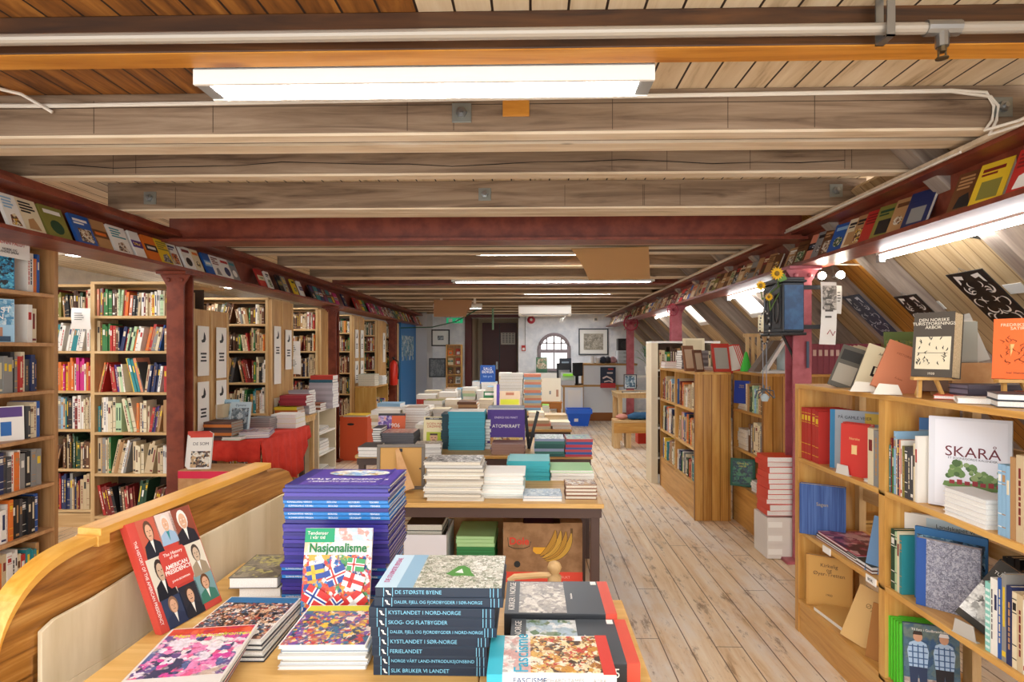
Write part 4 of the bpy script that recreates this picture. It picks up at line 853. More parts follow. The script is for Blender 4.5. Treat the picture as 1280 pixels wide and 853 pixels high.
b = MB().box(-w/2, w/2, -.008, .012, 0, .018).box(-w/2, w/2, -.008, .012, .228, .246).box(-w/2, -w/2+.018, -.008, .012, .018, .228).box(w/2-.018, w/2, -.008, .012, .018, .228); b.build('frame', mat('#6b6258', .5), t, .002)
MB().box(-w/2+.018, w/2-.018, -.002, .004, .018, .228).build('backing_board', mat('#b98d4c', .7), t); MB().box(-.008, .008, -.006, -.002, .205, .222).box(w/2-.03, w/2-.02, -.006, -.002, .11, .116).build('clips', BLACK, t)
MB().add([(-.03, -.004, .215), (-.012, -.004, .225), (.09, -.10, .02), (.015, -.11, .0), (-.03, -.008, .215), (-.012, -.008, .229), (.09, -.104, .024), (.015, -.114, .004)], [(0, 1, 2, 3), (7, 6, 5, 4), (0, 4, 5, 1), (1, 5, 6, 2), (2, 6, 7, 3), (3, 7, 4, 0)]).build('strut', CARD, t)
# under the second table
def cbox(name, x0, x1, y0, y1, z0, z1, m, label, hole=None, open_=False, flaps=False, band=None, cat='box'):
    t = empty(name, label, cat, ((x0+x1)/2, (y0+y1)/2, z0)); a, c, h = (x1-x0)/2, (y1-y0)/2, z1-z0; w = .005
    b = MB().box(-a, a, -c, -c+w, 0, h).box(-a, a, c-w, c, 0, h).box(-a, -a+w, -c+w, c-w, 0, h).box(a-w, a, -c+w, c-w, 0, h).box(-a+w, a-w, -c+w, c-w, 0, w)
    if not open_ and not flaps: b.box(-a, a, -c, c, h, h+w)
    b.build('box_body', m, t)
    if flaps:
        f = MB().box(-a, -a*.5, -c, c, h, h+w).box(a*.45, a, -c, c, h, h+w).box(-a*.5, a*.45, c*.35, c, h, h+w); f.build('flaps', m, t)
    if hole:
        for (hx, hz, r) in hole:
            MB().lathe([(r, 0), (r, .002)], seg=16, xf=Matrix.Translation((hx, -c-.0005, hz)) @ Matrix.Rotation(PI/2, 4, 'X')).build('hand_hole', BLACK, t)
    if band: MB().box(-a-.001, a+.001, -c-.001, c+.001, band[0], band[1]).build('printed_band', band[2], t)
    return t
x0, x1 = px(629, 3.0), px(729, 3.0)
cbox('cardboard_box', x0+.01, x1, 3.0, 3.38, 0, .285, CARD, 'plain cardboard box on the floor under the banana box')
t = cbox('banana_box', x0, x1-.005, 3.0, 3.4, .29, .60, speckle('brown_carton', '#8f6844', '#a57c55', 14, .8), 'brown banana box with red bottom band and drawn bananas under table', flaps=True, band=(0, .055, mat('#d8452e', .7)), hole=[(-.135, .095, .017)])
t['label'] = 'brown banana box with drawn yellow bananas and red bottom band'
LABELS.pop('brown banana box with red bottom band and drawn bananas under table', 0)
text('Dole', .052, mat('#d84028'), t, (-.125, -.2012, .215), (PI/2, 0, 0), 'logo', bold=.0015)
b = MB().tube([(-.185, -.202, .235), (-.18, -.202, .19), (-.15, -.202, .178), (-.1, -.202, .178), (-.07, -.202, .19), (-.062, -.202, .215)], .0016, 5); b.build('logo_outline', BLACK, t)
MB().prism([(-.05, .185), (-.052, .165), (-.035, .15), (.012, .15), (.028, .165), (.03, .185)], -.2018, -.2008, 'y').build('yellow_patch', mat('#e8a82a', .7), t)
def crescent(cx, cz, r, a0, a1, wd, n=14):
    O, I = [], []
    for i in range(n+1):
        q = i/n; a_ = a0+(a1-a0)*q; w_ = wd*math.sin(PI*(.06+.88*q)); O.append((cx+(r+w_)*math.cos(a_), cz+(r+w_)*math.sin(a_))); I.append((cx+(r-w_)*math.cos(a_), cz+(r-w_)*math.sin(a_)))
    return O, I
for k in range(4):
    O, I = crescent(.0-.028*k, .262+.004*k, .15, -1.45+.12*k, .02-.0*k, .017); n = len(O)
    e_ = .2012+.0004*k
    MB().add([(x, -e_, z) for x, z in O]+[(x, -e_, z) for x, z in I], [(i, i+1, n+i+1, n+i) for i in range(n-1)]).build('drawn_banana', mat('#b8862c' if k % 2 else '#c99a3a', .7), t)
    MB().tube([(x, -e_, z) for x, z in I], .0009, 4).tube([(x, -e_, z) for x, z in O], .0009, 4).build('banana_outline', mat('#3a2814'), t)
MB().box(.145, .158, -.204, -.2015, .26, .285).build('drawn_stalk', mat('#6a4a1c'), t)
text('SUPERMARKED · BANANER · FRUKT', .018, mat('#e8a090'), t, (0, -.2022, .028), (PI/2, 0, 0), 'band_text')
b = stack((x0+x1)/2-.02, 3.1, .29+.01, 0, .17, .22, 9, .24, [mat('#7a3a5a'), mat('#3a4a6a'), mat('#c9c0b0'), mat('#a03a34')], PAGE, 'book', 'banana box', group='books inside the banana box')
cbox('cardboard_box', px(503, 3.1), px(556, 3.1), 3.02, 3.3, 0, .31, CARD, 'cardboard box on the floor under the white crate')
t = cbox('white_carton', px(503, 2.95), px(557, 2.95), 2.97, 3.26, .315, .545, mat('#e9e6ea', .7), 'open white carton of books under the second table', open_=True)
stack(px(530, 3.0), 3.0, .325, 0, .19, .22, 9, .265, [BLACK, mat('#2c5a44'), mat('#4a3a34')], PAGE, ['black book', 'dark green book', 'brown book'], 'open white carton')
cbox('cardboard_box', px(557, 3.35), px(628, 3.35), 3.36, 3.62, 0, .46, CARD, 'tall cardboard box standing behind the green stack')
cbox('cardboard_box', px(560, 3.3), px(632, 3.3), 3.34, 3.62, .47, .66, CARD, 'cardboard carton with two round hand holes under the table', hole=[(-.10, .13, .018), (.095, .13, .018)])
cbox('cardboard_box', px(563, 3.0), px(622, 3.0), 3.0, 3.3, 0, .28, mat('#e6e4e6', .7), 'white box on the floor under the green stack')
stack(px(594, 3.0), 3.0, .285, 0, .205, .27, 14, .245, [mat('#2f7a3c')]*11+[mat('#a4cf8c')]*3, [mat('#39854a', .8)]*11+[mat('#b4d89c', .8)]*3, ['green booklet']*11+['pale green booklet']*3, 'green stack under the table', jit=.003, spine='back')
stack(px(520, 3.35), 3.36, 0, 0, .28, .2, 16, .58, [mat('#b8864c'), mat('#8f5c3a'), mat('#cfa070')], PAGEO, ['tan book', 'brown book', 'light brown book'], 'pile behind the white carton')
# ---------------------------------------------------------------- third table
T3 = 'on third table'
stp(445, 470, 573, 560, .22, 3, [mat('#55504c'), wc], PAGEW, ['dark book', 'white book'], 'left corner pile '+T3)
stp(476, 517, 563, 542, .24, 12, [mat('#55565c'), mat('#45464c')], mat('#6a6a70', .8), 'dark grey magazine', 'dark grey stack '+T3, art=mosaic('pinkmag', ['#d8a090', '#b87a6c', '#e2c8bc'], 30), jit=.003)
stp(464, 475, 557, 534, .2, 8, [BLACK, mat('#3a3c48')], PAGEW, 'small black book', 'narrow black pile '+T3, Y=4.5)
stp(518, 540, 562, 537, .24, 4, [mat('#c99484'), wc], PAGE, ['pink magazine', 'white magazine'], 'pink low pile '+T3, Y=4.6)
stp(519, 551, 572, 556, .15, 8, [wc, mat('#cfcac2'), mat('#8f8a86')], PAGEW, ['white magazine', 'grey magazine'], 'magazine pile by front edge '+T3, rz=.12, art=mosaic('magtop', ['#e2d8cc', '#c9bfb4', '#8a7a6c'], 30))
stp(506, 531, 546, 508, .22, 12, [mat('#8a7a70'), wc, mat('#b9a898')], PAGEW, ['white book', 'tan book'], 'tall pale stack '+T3, Y=4.95-.0)
stp(560, 606, 566, 518, .24, 22, [mat('#2f92a8'), mat('#3aa0b4'), mat('#2a8298')], mat('#4aa8ba', .8), ['teal booklet', 'pale teal booklet'], 'tall teal stack '+T3, jit=.004, art=mat('#e2ded6'), Y=4.35)
stp(551, 561, 566, 522, .22, 14, [mat('#26323a')], mat('#2c4a54', .8), 'dark booklet', 'slim dark pile '+T3, Y=4.38)
stp(614, 656, 573, 560, .22, 7, [mat('#8f6a5c'), mat('#a07a6a')], mat('#b08c7c', .8), 'brown booklet', 'brown stack '+T3, Y=4.16)
stp(600, 613, 570, 533, .22, 10, [mat('#c9c4ba'), mat('#7a746c')], PAGEW, 'grey booklet', 'slim grey pile '+T3, Y=4.4)
stp(669, 706, 571, 549, .24, 7, [mat('#2c5c58'), mat('#3c7468'), mat('#8f9ab4'), mat('#2c5c58')], PAGEW, ['green spined book', 'grey book'], 'green stack at right '+T3, spine='front', art=mosaic('greenland', ['#8fae9a', '#c9d2cc', '#6a8a90', '#dfe4e0'], 30))
stp(707, 740, 571, 549, .24, 7, [mat('#b83a4a'), mat('#3a5a9c'), mat('#c04a50'), mat('#4a62a8')], PAGEW, ['red spined book', 'blue spined book'], 'right corner stack '+T3, spine='front', art=mosaic('bluegreen', ['#3c9a7a', '#8fc0a8', '#c9b49a', '#3c5a9c'], 30))
def dpx(label, xl, xr, yb, yt, Y, rz, cover, rects, texts, Tk=.02, lean=.2, group=None, name='display_book', z=None, spine=None, page=None):
    w = (px(xr, Y)-px(xl, Y))/math.cos(rz); zb = pz(yb, Y) if z is None else z
    return face_book(label, (px(xl, Y)+px(xr, Y))/2, Y, zb, rz, w, (yb-yt)*Y/F/math.cos(lean), Tk, lean, cover, page, rects, texts, spine, group, name)
y1 = 4.75
dpx('orange and violet paperback with dark top strip on the third table', 471, 505, 541, 518, y1, 0, mat('#e2673a'), [(0, .5, .0, .88, mosaic('violet', ['#7a4ab0', '#c9b4e0', '#5a3a9a', '#e8a08a'], 20), 'cover_picture'), (0, 1, .88, 1, BLACK, 'dark_strip')], [('1906', .6, .35, .05, WHITE)])
t = dpx('cream paperback with a portrait face on yellow, standing on third table', 528, 555, 560, 522, 4.42, -.08, mat('#e8dcb0'), [(.08, .92, .9, .97, BLACK, 'name_strip'), (.15, .9, .02, .5, mat('#b8c42c'), 'green_yellow_panel')], [('ERIK HOLM', .5, .935, .014, WHITE), ('NOEN MÅ\nDRØMME', .5, .72, .026, mat('#c0523c'))], Tk=.03, lean=.12, spine=mat('#2c4a54'))
b = MB(); b.lathe([(.032, 0), (.03, .002)], seg=18, xf=Matrix.Translation((0, -.004, .075)) @ Matrix.Rotation(PI/2, 4, 'X')); b.build('portrait_face', mat('#d6a884'), t); MB().box(-.03, .03, -.0085, -.007, .094, .108).box(-.02, -.008, -.0085, -.007, .074, .079).box(.008, .02, -.0085, -.007, .074, .079).box(-.012, .012, -.0085, -.007, .055, .06).build('portrait_hair', mat('#4a3424'), t)
t = dpx('purple book titled Atomkraft standing on the brown stack', 609, 656, 562, 513, 4.40, 0, mat('#4a2c86'), [(.08, .95, .04, .3, mosaic('town', ['#c98a3c', '#e8d4a8', '#7a4a24', '#e2b85c'], 25), 'cover_picture')], [('ATOMKRAFT', .5, .58, .037, WHITE), ('ENERGI OG MAKT', .5, .80, .022, mat('#d8c8e8'))], Tk=.02, lean=.1)
stp(609, 656, 513, 511, .2, 3, [mat('#8a90a0')], PAGEW, 'grey-blue booklet', 'thin pile behind purple book', z0=.75, Y=4.6) if 0 else None
stack(px(633, 4.55), 4.5, .75, 0, .29, .22, 14, .31, [mat('#8a90a0'), mat('#6a7080'), mat('#4a3a80')], PAGEW, ['grey-blue booklet', 'grey booklet', 'violet booklet'], 'stack behind the purple book')
tag(MB().box(-.012, .012, -.008, .008, 0, .30, xf=Matrix.Translation((px(661, 4.5), 4.42, .75)) @ Matrix.Rotation(.24, 4, 'Y') @ Matrix.Translation((0, 0, 0))).box(-.012, .012, .08, .096, 0, .3, xf=Matrix.Translation((px(661, 4.5), 4.42, .75)) @ Matrix.Rotation(-.1, 4, 'Y')).build('display_easel', BLACK), 'black book easel right of the purple book', 'easel')
# fill: rest of tables, auto stacks
FC = {'cream': PAGE, 'white': PAGEW}
FNS = [0]
def fill(tname, Y, z, cells):
    """cells: (xl, xr, ytop, colours, n) front-facing piles on this table at depth Y"""
    for k, (xl, xr, yt, cols, n) in enumerate(cells):
        w = px(xr, Y)-px(xl, Y); Ht = pz(yt, Y)-z
        FNS[0] += 1
        look = [c+' book' for c in cols]
        stack((px(xl, Y)+px(xr, Y))/2, Y, z, R.uniform(-.06, .06), w*.97, .22, n, Ht, [mat(CN[c]) for c in cols], R.choice([PAGE, PAGEW, PAGEW]), look, '%s stack from left %s' % (ordn(k+1), tname), jit=.008, spine=R.choice(['back', 'front', 'left']))
T4 = 'on fourth table front'
fill(T4, 5.52, .75, [(462, 500, 514, ['cream', 'white', 'beige'], 5), (501, 538, 509, ['white', 'tan', 'cream'], 7), (540, 562, 512, ['cream', 'white'], 5), (571, 596, 503, ['brown', 'tan'], 9), (598, 626, 516, ['white', 'beige', 'cream'], 5), (657, 688, 526, ['cream', 'salmon', 'beige'], 3), (689, 714, 528, ['salmon', 'cream'], 2)])
fill('on fourth table back', 6.05, .75, [(470, 500, 505, ['white', 'light blue', 'cream'], 5), (529, 553, 501, ['cream', 'olive', 'white'], 5), (556, 576, 500, ['white', 'blue'], 5), (598, 616, 500, ['white', 'cream'], 6), (660, 680, 516, ['cream', 'beige'], 3), (681, 709, 519, ['teal', 'cream', 'beige'], 3)])
fill('on fifth table front', 6.95, .75, [(520, 545, 494, ['white', 'cream', 'red'], 4), (548, 570, 491, ['white', 'pink', 'cream'], 4), (578, 594, 485, ['pale green', 'cream', 'white'], 9), (595, 606, 489, ['white', 'cream'], 7), (624, 654, 467, ['white', 'cream', 'grey'], 13), (655, 677, 468, ['beige', 'light blue', 'salmon'], 15), (678, 687, 507, ['lime', 'white'], 3)])
fill('on sixth table front', 8.25, .75, [(560, 575, 487, ['white', 'light blue'], 4), (590, 600, 477, ['light blue', 'grey'], 5), (601, 622, 478, ['grey', 'white', 'light blue'], 6), (624, 640, 466, ['cream', 'white'], 8), (645, 662, 473, ['white', 'grey'], 6)])
fill('on fifth table back', 7.4, .75, [(530, 550, 489, ['cream', 'grey'], 3), (556, 570, 486, ['white', 'tan'], 4), (608, 622, 484, ['light blue', 'white'], 5)])
dpx('green book leaning on a pale pile on the fourth table', 604, 619, 506, 490, 6.3, 0, mat('#2f7a48'), [(.1, .9, .7, .9, WHITE, 'title_panel')], [], lean=.35, z=None)
dpx('yellow and pink book lying tilted in front of the tall white stack', 624, 650, 508, 490, 6.2, 0, mat('#e2c8a8'), [(.05, .95, .1, .45, mat('#d8dc2a'), 'yellow_shape'), (.3, .7, .72, .9, mat('#c07a5a'), 'brown_oval')], [], lean=.6)
dpx('violet and white booklet standing left of the yellow book', 617, 624, 508, 481, 6.25, 0, mat('#5a4ab0'), [(0, .5, 0, 1, WHITE, 'white_half')], [])
t = dpx('blue standing sign with white lettering before the doorway', 600, 619, 480, 457, 8.3, 0, mat('#2a62b8'), [(.06, .94, .05, .95, mat('#2456a8'), 'blue_field')], [('SALG\nBØKER', .5, .72, .055, WHITE), ('halv pris', .5, .4, .04, mat('#a8c8f0'))], Tk=.01, lean=.08, name='blue_sign'); t['category'] = 'sign'
t = tag(MB().lathe([(.05, 0), (.09, .1), (.13, .19), (.14, .2)], (0, 0, 0), 14).build('waste_bin', mat('#9ccbe0', .5)), 'pale blue plastic bin beside the wooden card rack', 'bin'); t.location = (px(579, 8.6), 8.6, .75)
# ---------------------------------------------------------------- red cloth table and neighbours
t = table(-2.73, -2.27, 4.72, 5.75, .745, 'table under a red cloth beside the first pine end panel')
cl = MB(); e = .008
def hang(p0, p1, nrm, drops, mi=0):
    n = len(drops)*3; vs = []; fs = []
    for i in range(n+1):
        q = i/n; k = q*(len(drops)-1); a = int(min(k, len(drops)-2)); dr = drops[a]+(drops[a+1]-drops[a])*(k-a)
        w = .012+.010*math.sin(i*1.7)+.006*math.sin(i*.6)
        for j, v in enumerate((0, .35, .7, 1)):
            o = w*(v**.7)*1.6+.002; vs.append((p0[0]+(p1[0]-p0[0])*q+nrm[0]*o, p0[1]+(p1[1]-p0[1])*q+nrm[1]*o, .752-dr*v))
    for i in range(n):
        for j in range(3): fs.append((i*4+j, i*4+j+1, i*4+j+5, i*4+j+4))
    cl.add(vs, fs)
cl.add([(-2.745, 4.71, .752), (-2.26, 4.71, .752), (-2.26, 5.76, .752), (-2.745, 5.76, .752)], [(0, 1, 2, 3)])
hang((-2.745, 4.71), (-2.26, 4.71), (0, -1), [.17, .15, .17, .16, .17, .18]); hang((-2.26, 4.71), (-2.26, 5.76), (1, 0), [.18, .24, .30, .34, .38, .42, .46, .40, .2, .12])
cl.smooth = True
o = cl.build('red_tablecloth', REDC); so = o.modifiers.new('thickness', 'SOLIDIFY'); so.thickness = .002
tag(o, 'bright red cloth draped over the table behind the pew', 'tablecloth')
CT = 'on the red cloth'
zc = .756
stp(240, 285, 551, 528, .2, 7, [mat('#5a3c34'), mat('#3c2c2c'), mat('#c9742c')], mat('#9a9488', .8), ['brown book', 'dark brown book', 'orange spined book'], 'brown stack '+CT, z0=zc, Y=4.74, spine='front')
stp(306, 334, 536, 521, .2, 6, [mat('#8f8c8c'), mat('#7a7878')], mat('#a8a4a0', .8), 'grey magazine', 'grey stack '+CT, z0=zc, Y=5.35)
stp(335, 367, 536, 519, .24, 3, [wc, mat('#d8c83a')], PAGEW, ['white book', 'yellow book'], 'yellow topped pile '+CT, z0=zc, Y=5.5)
stp(296, 332, 549, 541, .3, 5, [mat('#6a5a9a'), mat('#b89a9a'), wc], PAGEW, ['violet magazine', 'pink magazine', 'white magazine'], 'flat magazines '+CT, z0=zc, Y=4.85, rz=.3, art=mosaic('mags', ['#c9b8b4', '#6a5a9a', '#d8dcdc', '#a06a60'], 20))
stp(272, 296, 552, 548, .22, 2, [mat('#8fae7a'), wc], PAGEW, ['pale green magazine', 'white magazine'], 'thin front pile '+CT, z0=zc, Y=4.73, art=mosaic('mags2', ['#8fae7a', '#d8dcd4', '#c9c0b4'], 20))
stp(369, 388, 528, 508, .24, 6, [mat('#9aa4ac'), mat('#6a7278')], PAGEW, 'grey magazine', 'stack at the far end '+CT, z0=zc, Y=5.7) if 0 else None
bg1 = mosaic('winter', ['#b8d4e4', '#dfeaf0', '#7fa8bc', '#4a6a78', '#e8eef0'], 22)
dpx('pale blue book leaning back on the red cloth, left of two', 262, 290, 541, 496, 5.0, .1, mat('#a8cfe2'), [(.03, .97, .03, .9, bg1, 'cover_picture')], [('Fugler', .5, .9, .03, mat('#2c4a6a'))], Tk=.02, lean=.25, z=zc)
dpx('pale blue book leaning back on the red cloth, right of two', 280, 305, 541, 499, 4.98, .1, mat('#c2d6e0'), [(.08, .92, .2, .82, mosaic('winter2', ['#8a9aa4', '#4a5058', '#c9d4d8', '#6a7a84'], 25), 'cover_picture')], [('Dyrene', .5, .9, .03, mat('#2c4a6a'))], Tk=.02, lean=.3, z=zc)
cbox('wooden_box', px(243, 4.9), px(270, 4.9), 4.95, 5.1, .92, 1.03, mat('#dcc8a4', .6), 'small pale wooden box on top of the brown stack')
# box with leaning books in front of the first column
X0, X1 = px(221, 4.0), px(292, 4.0)
cbox('cardboard_box', X0+.02, X1, 3.98, 4.22, 0, .33, CARD, 'lower cardboard box before the first red column'); t = cbox('cardboard_box', X0, X1, 3.96, 4.22, .335, .66, CARD, 'cardboard box with pink strip before the first red column', band=(.275, .326, mat('#d8284c', .7)))
for i in range(4): face_book('white paperback with red top, %s of four leaning before the column' % ['front', 'second', 'third', 'last'][i], px(243-i*5, 4.0)-.0, 4.0+.035*i, .667, .15, .15, .255, .022, .22, mat('#e8e4dc'), PAGEW, [(0, 1, .88, 1, mat('#c8402c'), 'red_strip'), (.1, .95, .05, .5, mosaic('brownbird', ['#6a4a34', '#c9a878', '#2c2420', '#e2dccc'], 35), 'cover_picture')] if i == 0 else [(0, 1, .9, 1, mat('#c8402c'), 'red_strip')], [('DE SOM', .5, .7, .03, BLACK)] if i == 0 else [], group='paperbacks leaning before the first column', name='display_book')
# white low shelf unit
t = case('cream_shelf_unit', 'low cream shelf unit with open shelves right of the red cloth', -2.45, 6.52, PI/2, .60, .30, .80, [.06, .30, .55], CREAM, WHITE, back=CREAM, plinth=None)
for k, z in enumerate((.06, .30, .55)): stack(-2.48, 6.80, z, PI/2, .3, .2, 4, (.06, .14, .05)[k], [wc, mat('#c9a878'), mat('#8a8a88')], PAGEW, ['white book', 'tan book'], '%s shelf pile of cream unit' % ['lowest', 'middle', 'upper'][k], jit=.005)
CU = 'on the cream unit'
stp(384, 414, 514, 482, .22, 9, [mat('#b4b0bc'), mat('#c4c0cc')], PAGEW, 'lilac-grey magazine', 'right stack '+CU, z0=.825, Y=6.75, spine='front')
stack(px(399, 6.75), 6.75, .825+.305, 0, .28, .2, 1, .035, [mat('#2a6a80')], PAGEW, 'teal book', 'pair above lilac magazines') if 0 else None
flat_book(px(399, 6.75), 6.75, 1.132, 0, .28, .2, .034, mat('#2c6478'), PAGEW, 'front', 'teal book second from top above the lilac-grey magazines'); flat_book(px(400, 6.75), 6.75, 1.167, .02, .27, .2, .05, mat('#c23c2c'), PAGEW, 'front', 'thick red book on top of the lilac-grey magazines')
stp(371, 398, 514, 506, .2, 3, [mat('#9a5a3c'), wc], PAGEW, ['brown book', 'white book'], 'low pile '+CU, z0=.825, Y=6.55, spine='front')
tb = table(-2.74, -2.44, 6.0, 6.45, .80, 'small side table between red cloth and cream unit', legs=RAWP)
stp(340, 369, 520, 508, .2, 3, [mat('#d8c22c'), mat('#c86a2c'), mat('#d8c22c')], PAGEW, ['yellow book', 'orange book'], 'yellow pile on side table', z0=.805, Y=6.05, spine='front')
stp(346, 380, 507, 494, .2, 4, [mat('#8f2430'), mat('#a02c38')], PAGEW, 'maroon book', 'maroon pile on side table', z0=.92, Y=6.06, spine='front')
stp(358, 384, 507, 477, .2, 9, [mat('#a8a4ac'), mat('#c4c0c4')], PAGEW, 'grey magazine', 'grey stack on side table', z0=.805, Y=6.28, spine='front')
# orange box
Y = 7.78
t = cbox('orange_box', px(423, Y), px(458, Y), Y, Y+.42, 0, .60, mat('#d8562c', .6), 'tall orange cardboard box standing beside the second red column', open_=True)
MB().prism([(-.04+.05*math.cos(a*PI/6)*(1), .5+.016*math.sin(a*PI/6)) for a in range(12)][::-1], -.2115, -.2105, 'y').build('hand_hole', BLACK, t)
stack((px(423, Y)+px(458, Y))/2, Y+.03, .42, 0, .33, .3, 5, .20, [mat('#e2c030'), mat('#c83a2c')], PAGE, ['yellow folder', 'red folder'], 'orange box', jit=.012)
# wooden cabinet
t = case('wooden_cabinet', 'low yellow wood cabinet with open shelves before the far pine bookcase', -2.35, 8.6, PI/2, .75, .32, .95, [.1, .5], wood('yellow_wood', '#b88a38', '#caa050', '#d8b468', 'z'), PINEX, back=PINE)
stack(-2.5, 8.62, .975, 0, .26, .25, 6, .18, [mat('#a8a490'), mat('#c9c4b0'), mat('#8a9a8a')], PAGE, ['grey-green book', 'beige book'], 'pile on the yellow cabinet')
stack(-2.47, 9.0, .975, 0, .24, .25, 5, .14, [wc, mat('#7aa8c8')], PAGEW, ['white book', 'blue book'], 'rear pile on the yellow cabinet')
row(-2.36, 8.65, .5, PI/2, .65, (.2, .3), (.15, .2), (.02, .04), MIXED, 'upper shelf of yellow cabinet', .1); row(-2.36, 8.65, .1, PI/2, .65, (.2, .3), (.15, .2), (.02, .04), MIXED, 'lower shelf of yellow cabinet', .1)
# fire extinguisher on third column
t = empty('fire_extinguisher', 'red fire extinguisher hung on the third left column', 'fire extinguisher', (-2.66, 11.02, .84))
b = MB().lathe([(.02, 0), (.075, .01), (.08, .04), (.08, .40), (.06, .45), (.025, .48), (.02, .50)], seg=16); b.smooth = True; b.build('cylinder', mat('#d8301f', .3), t)
MB().tube([(0, 0, .50), (0, 0, .54)], .02).box(-.015, .015, -.09, .03, .53, .55).build('valve_handle', BLACK, t); MB().tube([(0, -.04, .52), (.09, -.03, .47), (.10, -.01, .3), (.09, 0, .12)], .011, 6).build('hose', BLACK, t)
# card rack
Y = 13.2; X0, X1 = px(557, Y), px(577, Y)
t = case('card_rack', 'narrow wooden rack of cards against the grey far wall', X0, Y, 0, X1-X0, .2, 1.64, [.45, .75, .97, 1.19, 1.41], PINE, PINEX, back=PINE, cat='rack')
i = 0
for z in (.45, .75, .97, 1.19, 1.41):
    for k in (0, 1):
        i += 1; display_book(X0+.1+.18*k, Y+.05, z, 0, .12, .16, .02, .2, CN[R.choice(['cream', 'orange', 'white', 'brown', 'red'])], CN[R.choice(['green', 'dark red', 'orange'])], CN['white'], 'small card book, %s counting from lowest left in the card rack' % ordn(i), 'books in the card rack')
# pictures on far walls
def picture(x0, x1, y0, y1, Y, fm, art, label, mat_w=.06, nm='framed_picture', fw=.03):
    X0, X1, Z0, Z1 = px(x0, Y), px(x1, Y), pz(y1, Y), pz(y0, Y); w, h = (X1-X0)/2, (Z1-Z0)/2
    t = empty(nm, label, 'picture', ((X0+X1)/2, Y, (Z0+Z1)/2))
    MB().box(-w, w, -.03, 0, h-fw, h).box(-w, w, -.03, 0, -h, -h+fw).box(-w, -w+fw, -.03, 0, -h+fw, h-fw).box(w-fw, w, -.03, 0, -h+fw, h-fw).build('frame', fm, t, .003)
    MB().box(-w+fw, w-fw, -.012, 0, -h+fw, h-fw).build('mount', PAPER, t); q = fw+mat_w
    MB().box(-w+q, w-q, -.014, -.012, -h+q, h-q).build('print', art, t); return t
m_map = mosaic('old_map', ['#b8b0a0', '#a39c8c', '#c9c2b2', '#8f897c', '#b0a898'], 22, .8)
picture(723, 760, 411, 444, 14.5, mat('#3c4248', .4), m_map, 'framed old map right of the arched window', .1)
picture(539, 562, 412, 433, 13.7, BLACK, mosaic('ship', ['#4a4e50', '#8f9496', '#c9ccce'], 14), 'small black framed ship picture on the grey wall', .12)
picture(536, 557, 448, 472, 13.7, mat('#4a5054', .4), mosaic('etching', ['#8f9698', '#a4aaac', '#7c8486'], 20), 'framed grey etching below the ship picture', .0)
t = empty('exit_sign', 'green emergency exit sign hanging above the grey wall corner', 'sign', (px(568, 13.3), 13.3, pz(404, 13.3))); w = .19
MB().box(-w, w, -.02, .02, 0, .12).build('sign_face', mat('#0f8a5a', .4, 0, .6), t); MB().box(-.14, -.05, -.023, -.02, .02, .1).prism([(.02, .06), (.07, .1), (.07, .075), (.13, .075), (.13, .045), (.07, .045), (.07, .02)], -.023, -.02, 'y').build('pictogram', WHITE, t)
MB().tube([(-.1, 0, .12), (-.1, 0, .5)], .006).tube([(.1, 0, .12), (.1, 0, .5)], .006).build('hanger', METAL, t)
cable('green_cord', [(px(500, 12), 12, pz(410, 12)), (px(540, 12), 12, pz(409, 12)), (px(570, 12), 12, pz(402, 12)), (px(600, 12), 12, pz(385, 12))], .012, mat('#2c5c40'), 'thin dark green cord sagging below the far ceiling lamps')  # a plain sagging cord
cable('hanging_cord', [(px(616, 12), 12, H0+.9), (px(616, 12), 12, H0+.45)], .02, mat('#7aa888'), 'pale green cord hanging before the dark doors')  # a plain cord hanging straight down
t = empty('alarm_bell', 'round red fire alarm bell left of the arched window', 'bell', (px(664, 14.49), 14.5, pz(400, 14.49)))
b = MB().lathe([(.1, 0), (.1, .02), (.08, .05), (.02, .06)], seg=20, xf=Matrix.Rotation(PI/2, 4, 'X')); b.smooth = True; b.build('bell_dome', mat('#b8283a', .35), t); MB().lathe([(.035, .058), (.03, .07)], seg=12, xf=Matrix.Rotation(PI/2, 4, 'X')).build('bell_hub', WHITE, t)
tag(MB().box(px(652, 14.49), px(657, 14.49), 14.45, 14.5, pz(439, 14.5), pz(432, 14.5)).box(px(653, 14.49), px(656, 14.49), 14.44, 14.45, pz(438, 14.5), pz(435, 14.5), 1).build('call_point', [mat('#b8302c'), WHITE]), 'small red fire call point beside the door opening', 'alarm')
cable('wall_conduit', [(px(656.5, 14.47), 14.47, pz(432, 14.47)), (px(656.5, 14.47), 14.47, pz(392, 14.47))], .008, GREY, 'thin conduit rising from the red call point')
Y = 10.0
t = empty('air_conditioner', 'long white air conditioner hung before the far wall', 'air conditioner', ((px(648, Y)+px(714, Y))/2, Y, pz(395, Y))); w = (px(714, Y)-px(648, Y))/2
MB().prism([(0, .04), (.06, 0), (.2, 0), (.2, .19), (.03, .19), (0, .16)], -w, w, 'x').build('casing', WHITE, t, .006); MB().box(-w+.05, w-.05, .015, .03, .015, .03).build('air_slot', GREY, t); MB().tube([(w-.1, .05, 0), (w-.1, .04, -.03), (w-.18, .04, -.05), (w-.2, .04, -.1), (w-.15, .04, -.09), (w-.14, .04, -.05)], .01, 6).build('drain_hose', WHITE, t)
tag(MB().box(px(742, 14.4), px(747, 14.4), 14.42, 14.5, pz(402, 14.4), pz(396, 14.4)).box(px(743, 14.4), px(746, 14.4), 14.40, 14.42, pz(401, 14.4), pz(398, 14.4), 1).build('motion_sensor', [WHITE, GREY]), 'small white motion sensor high on far wall', 'sensor')
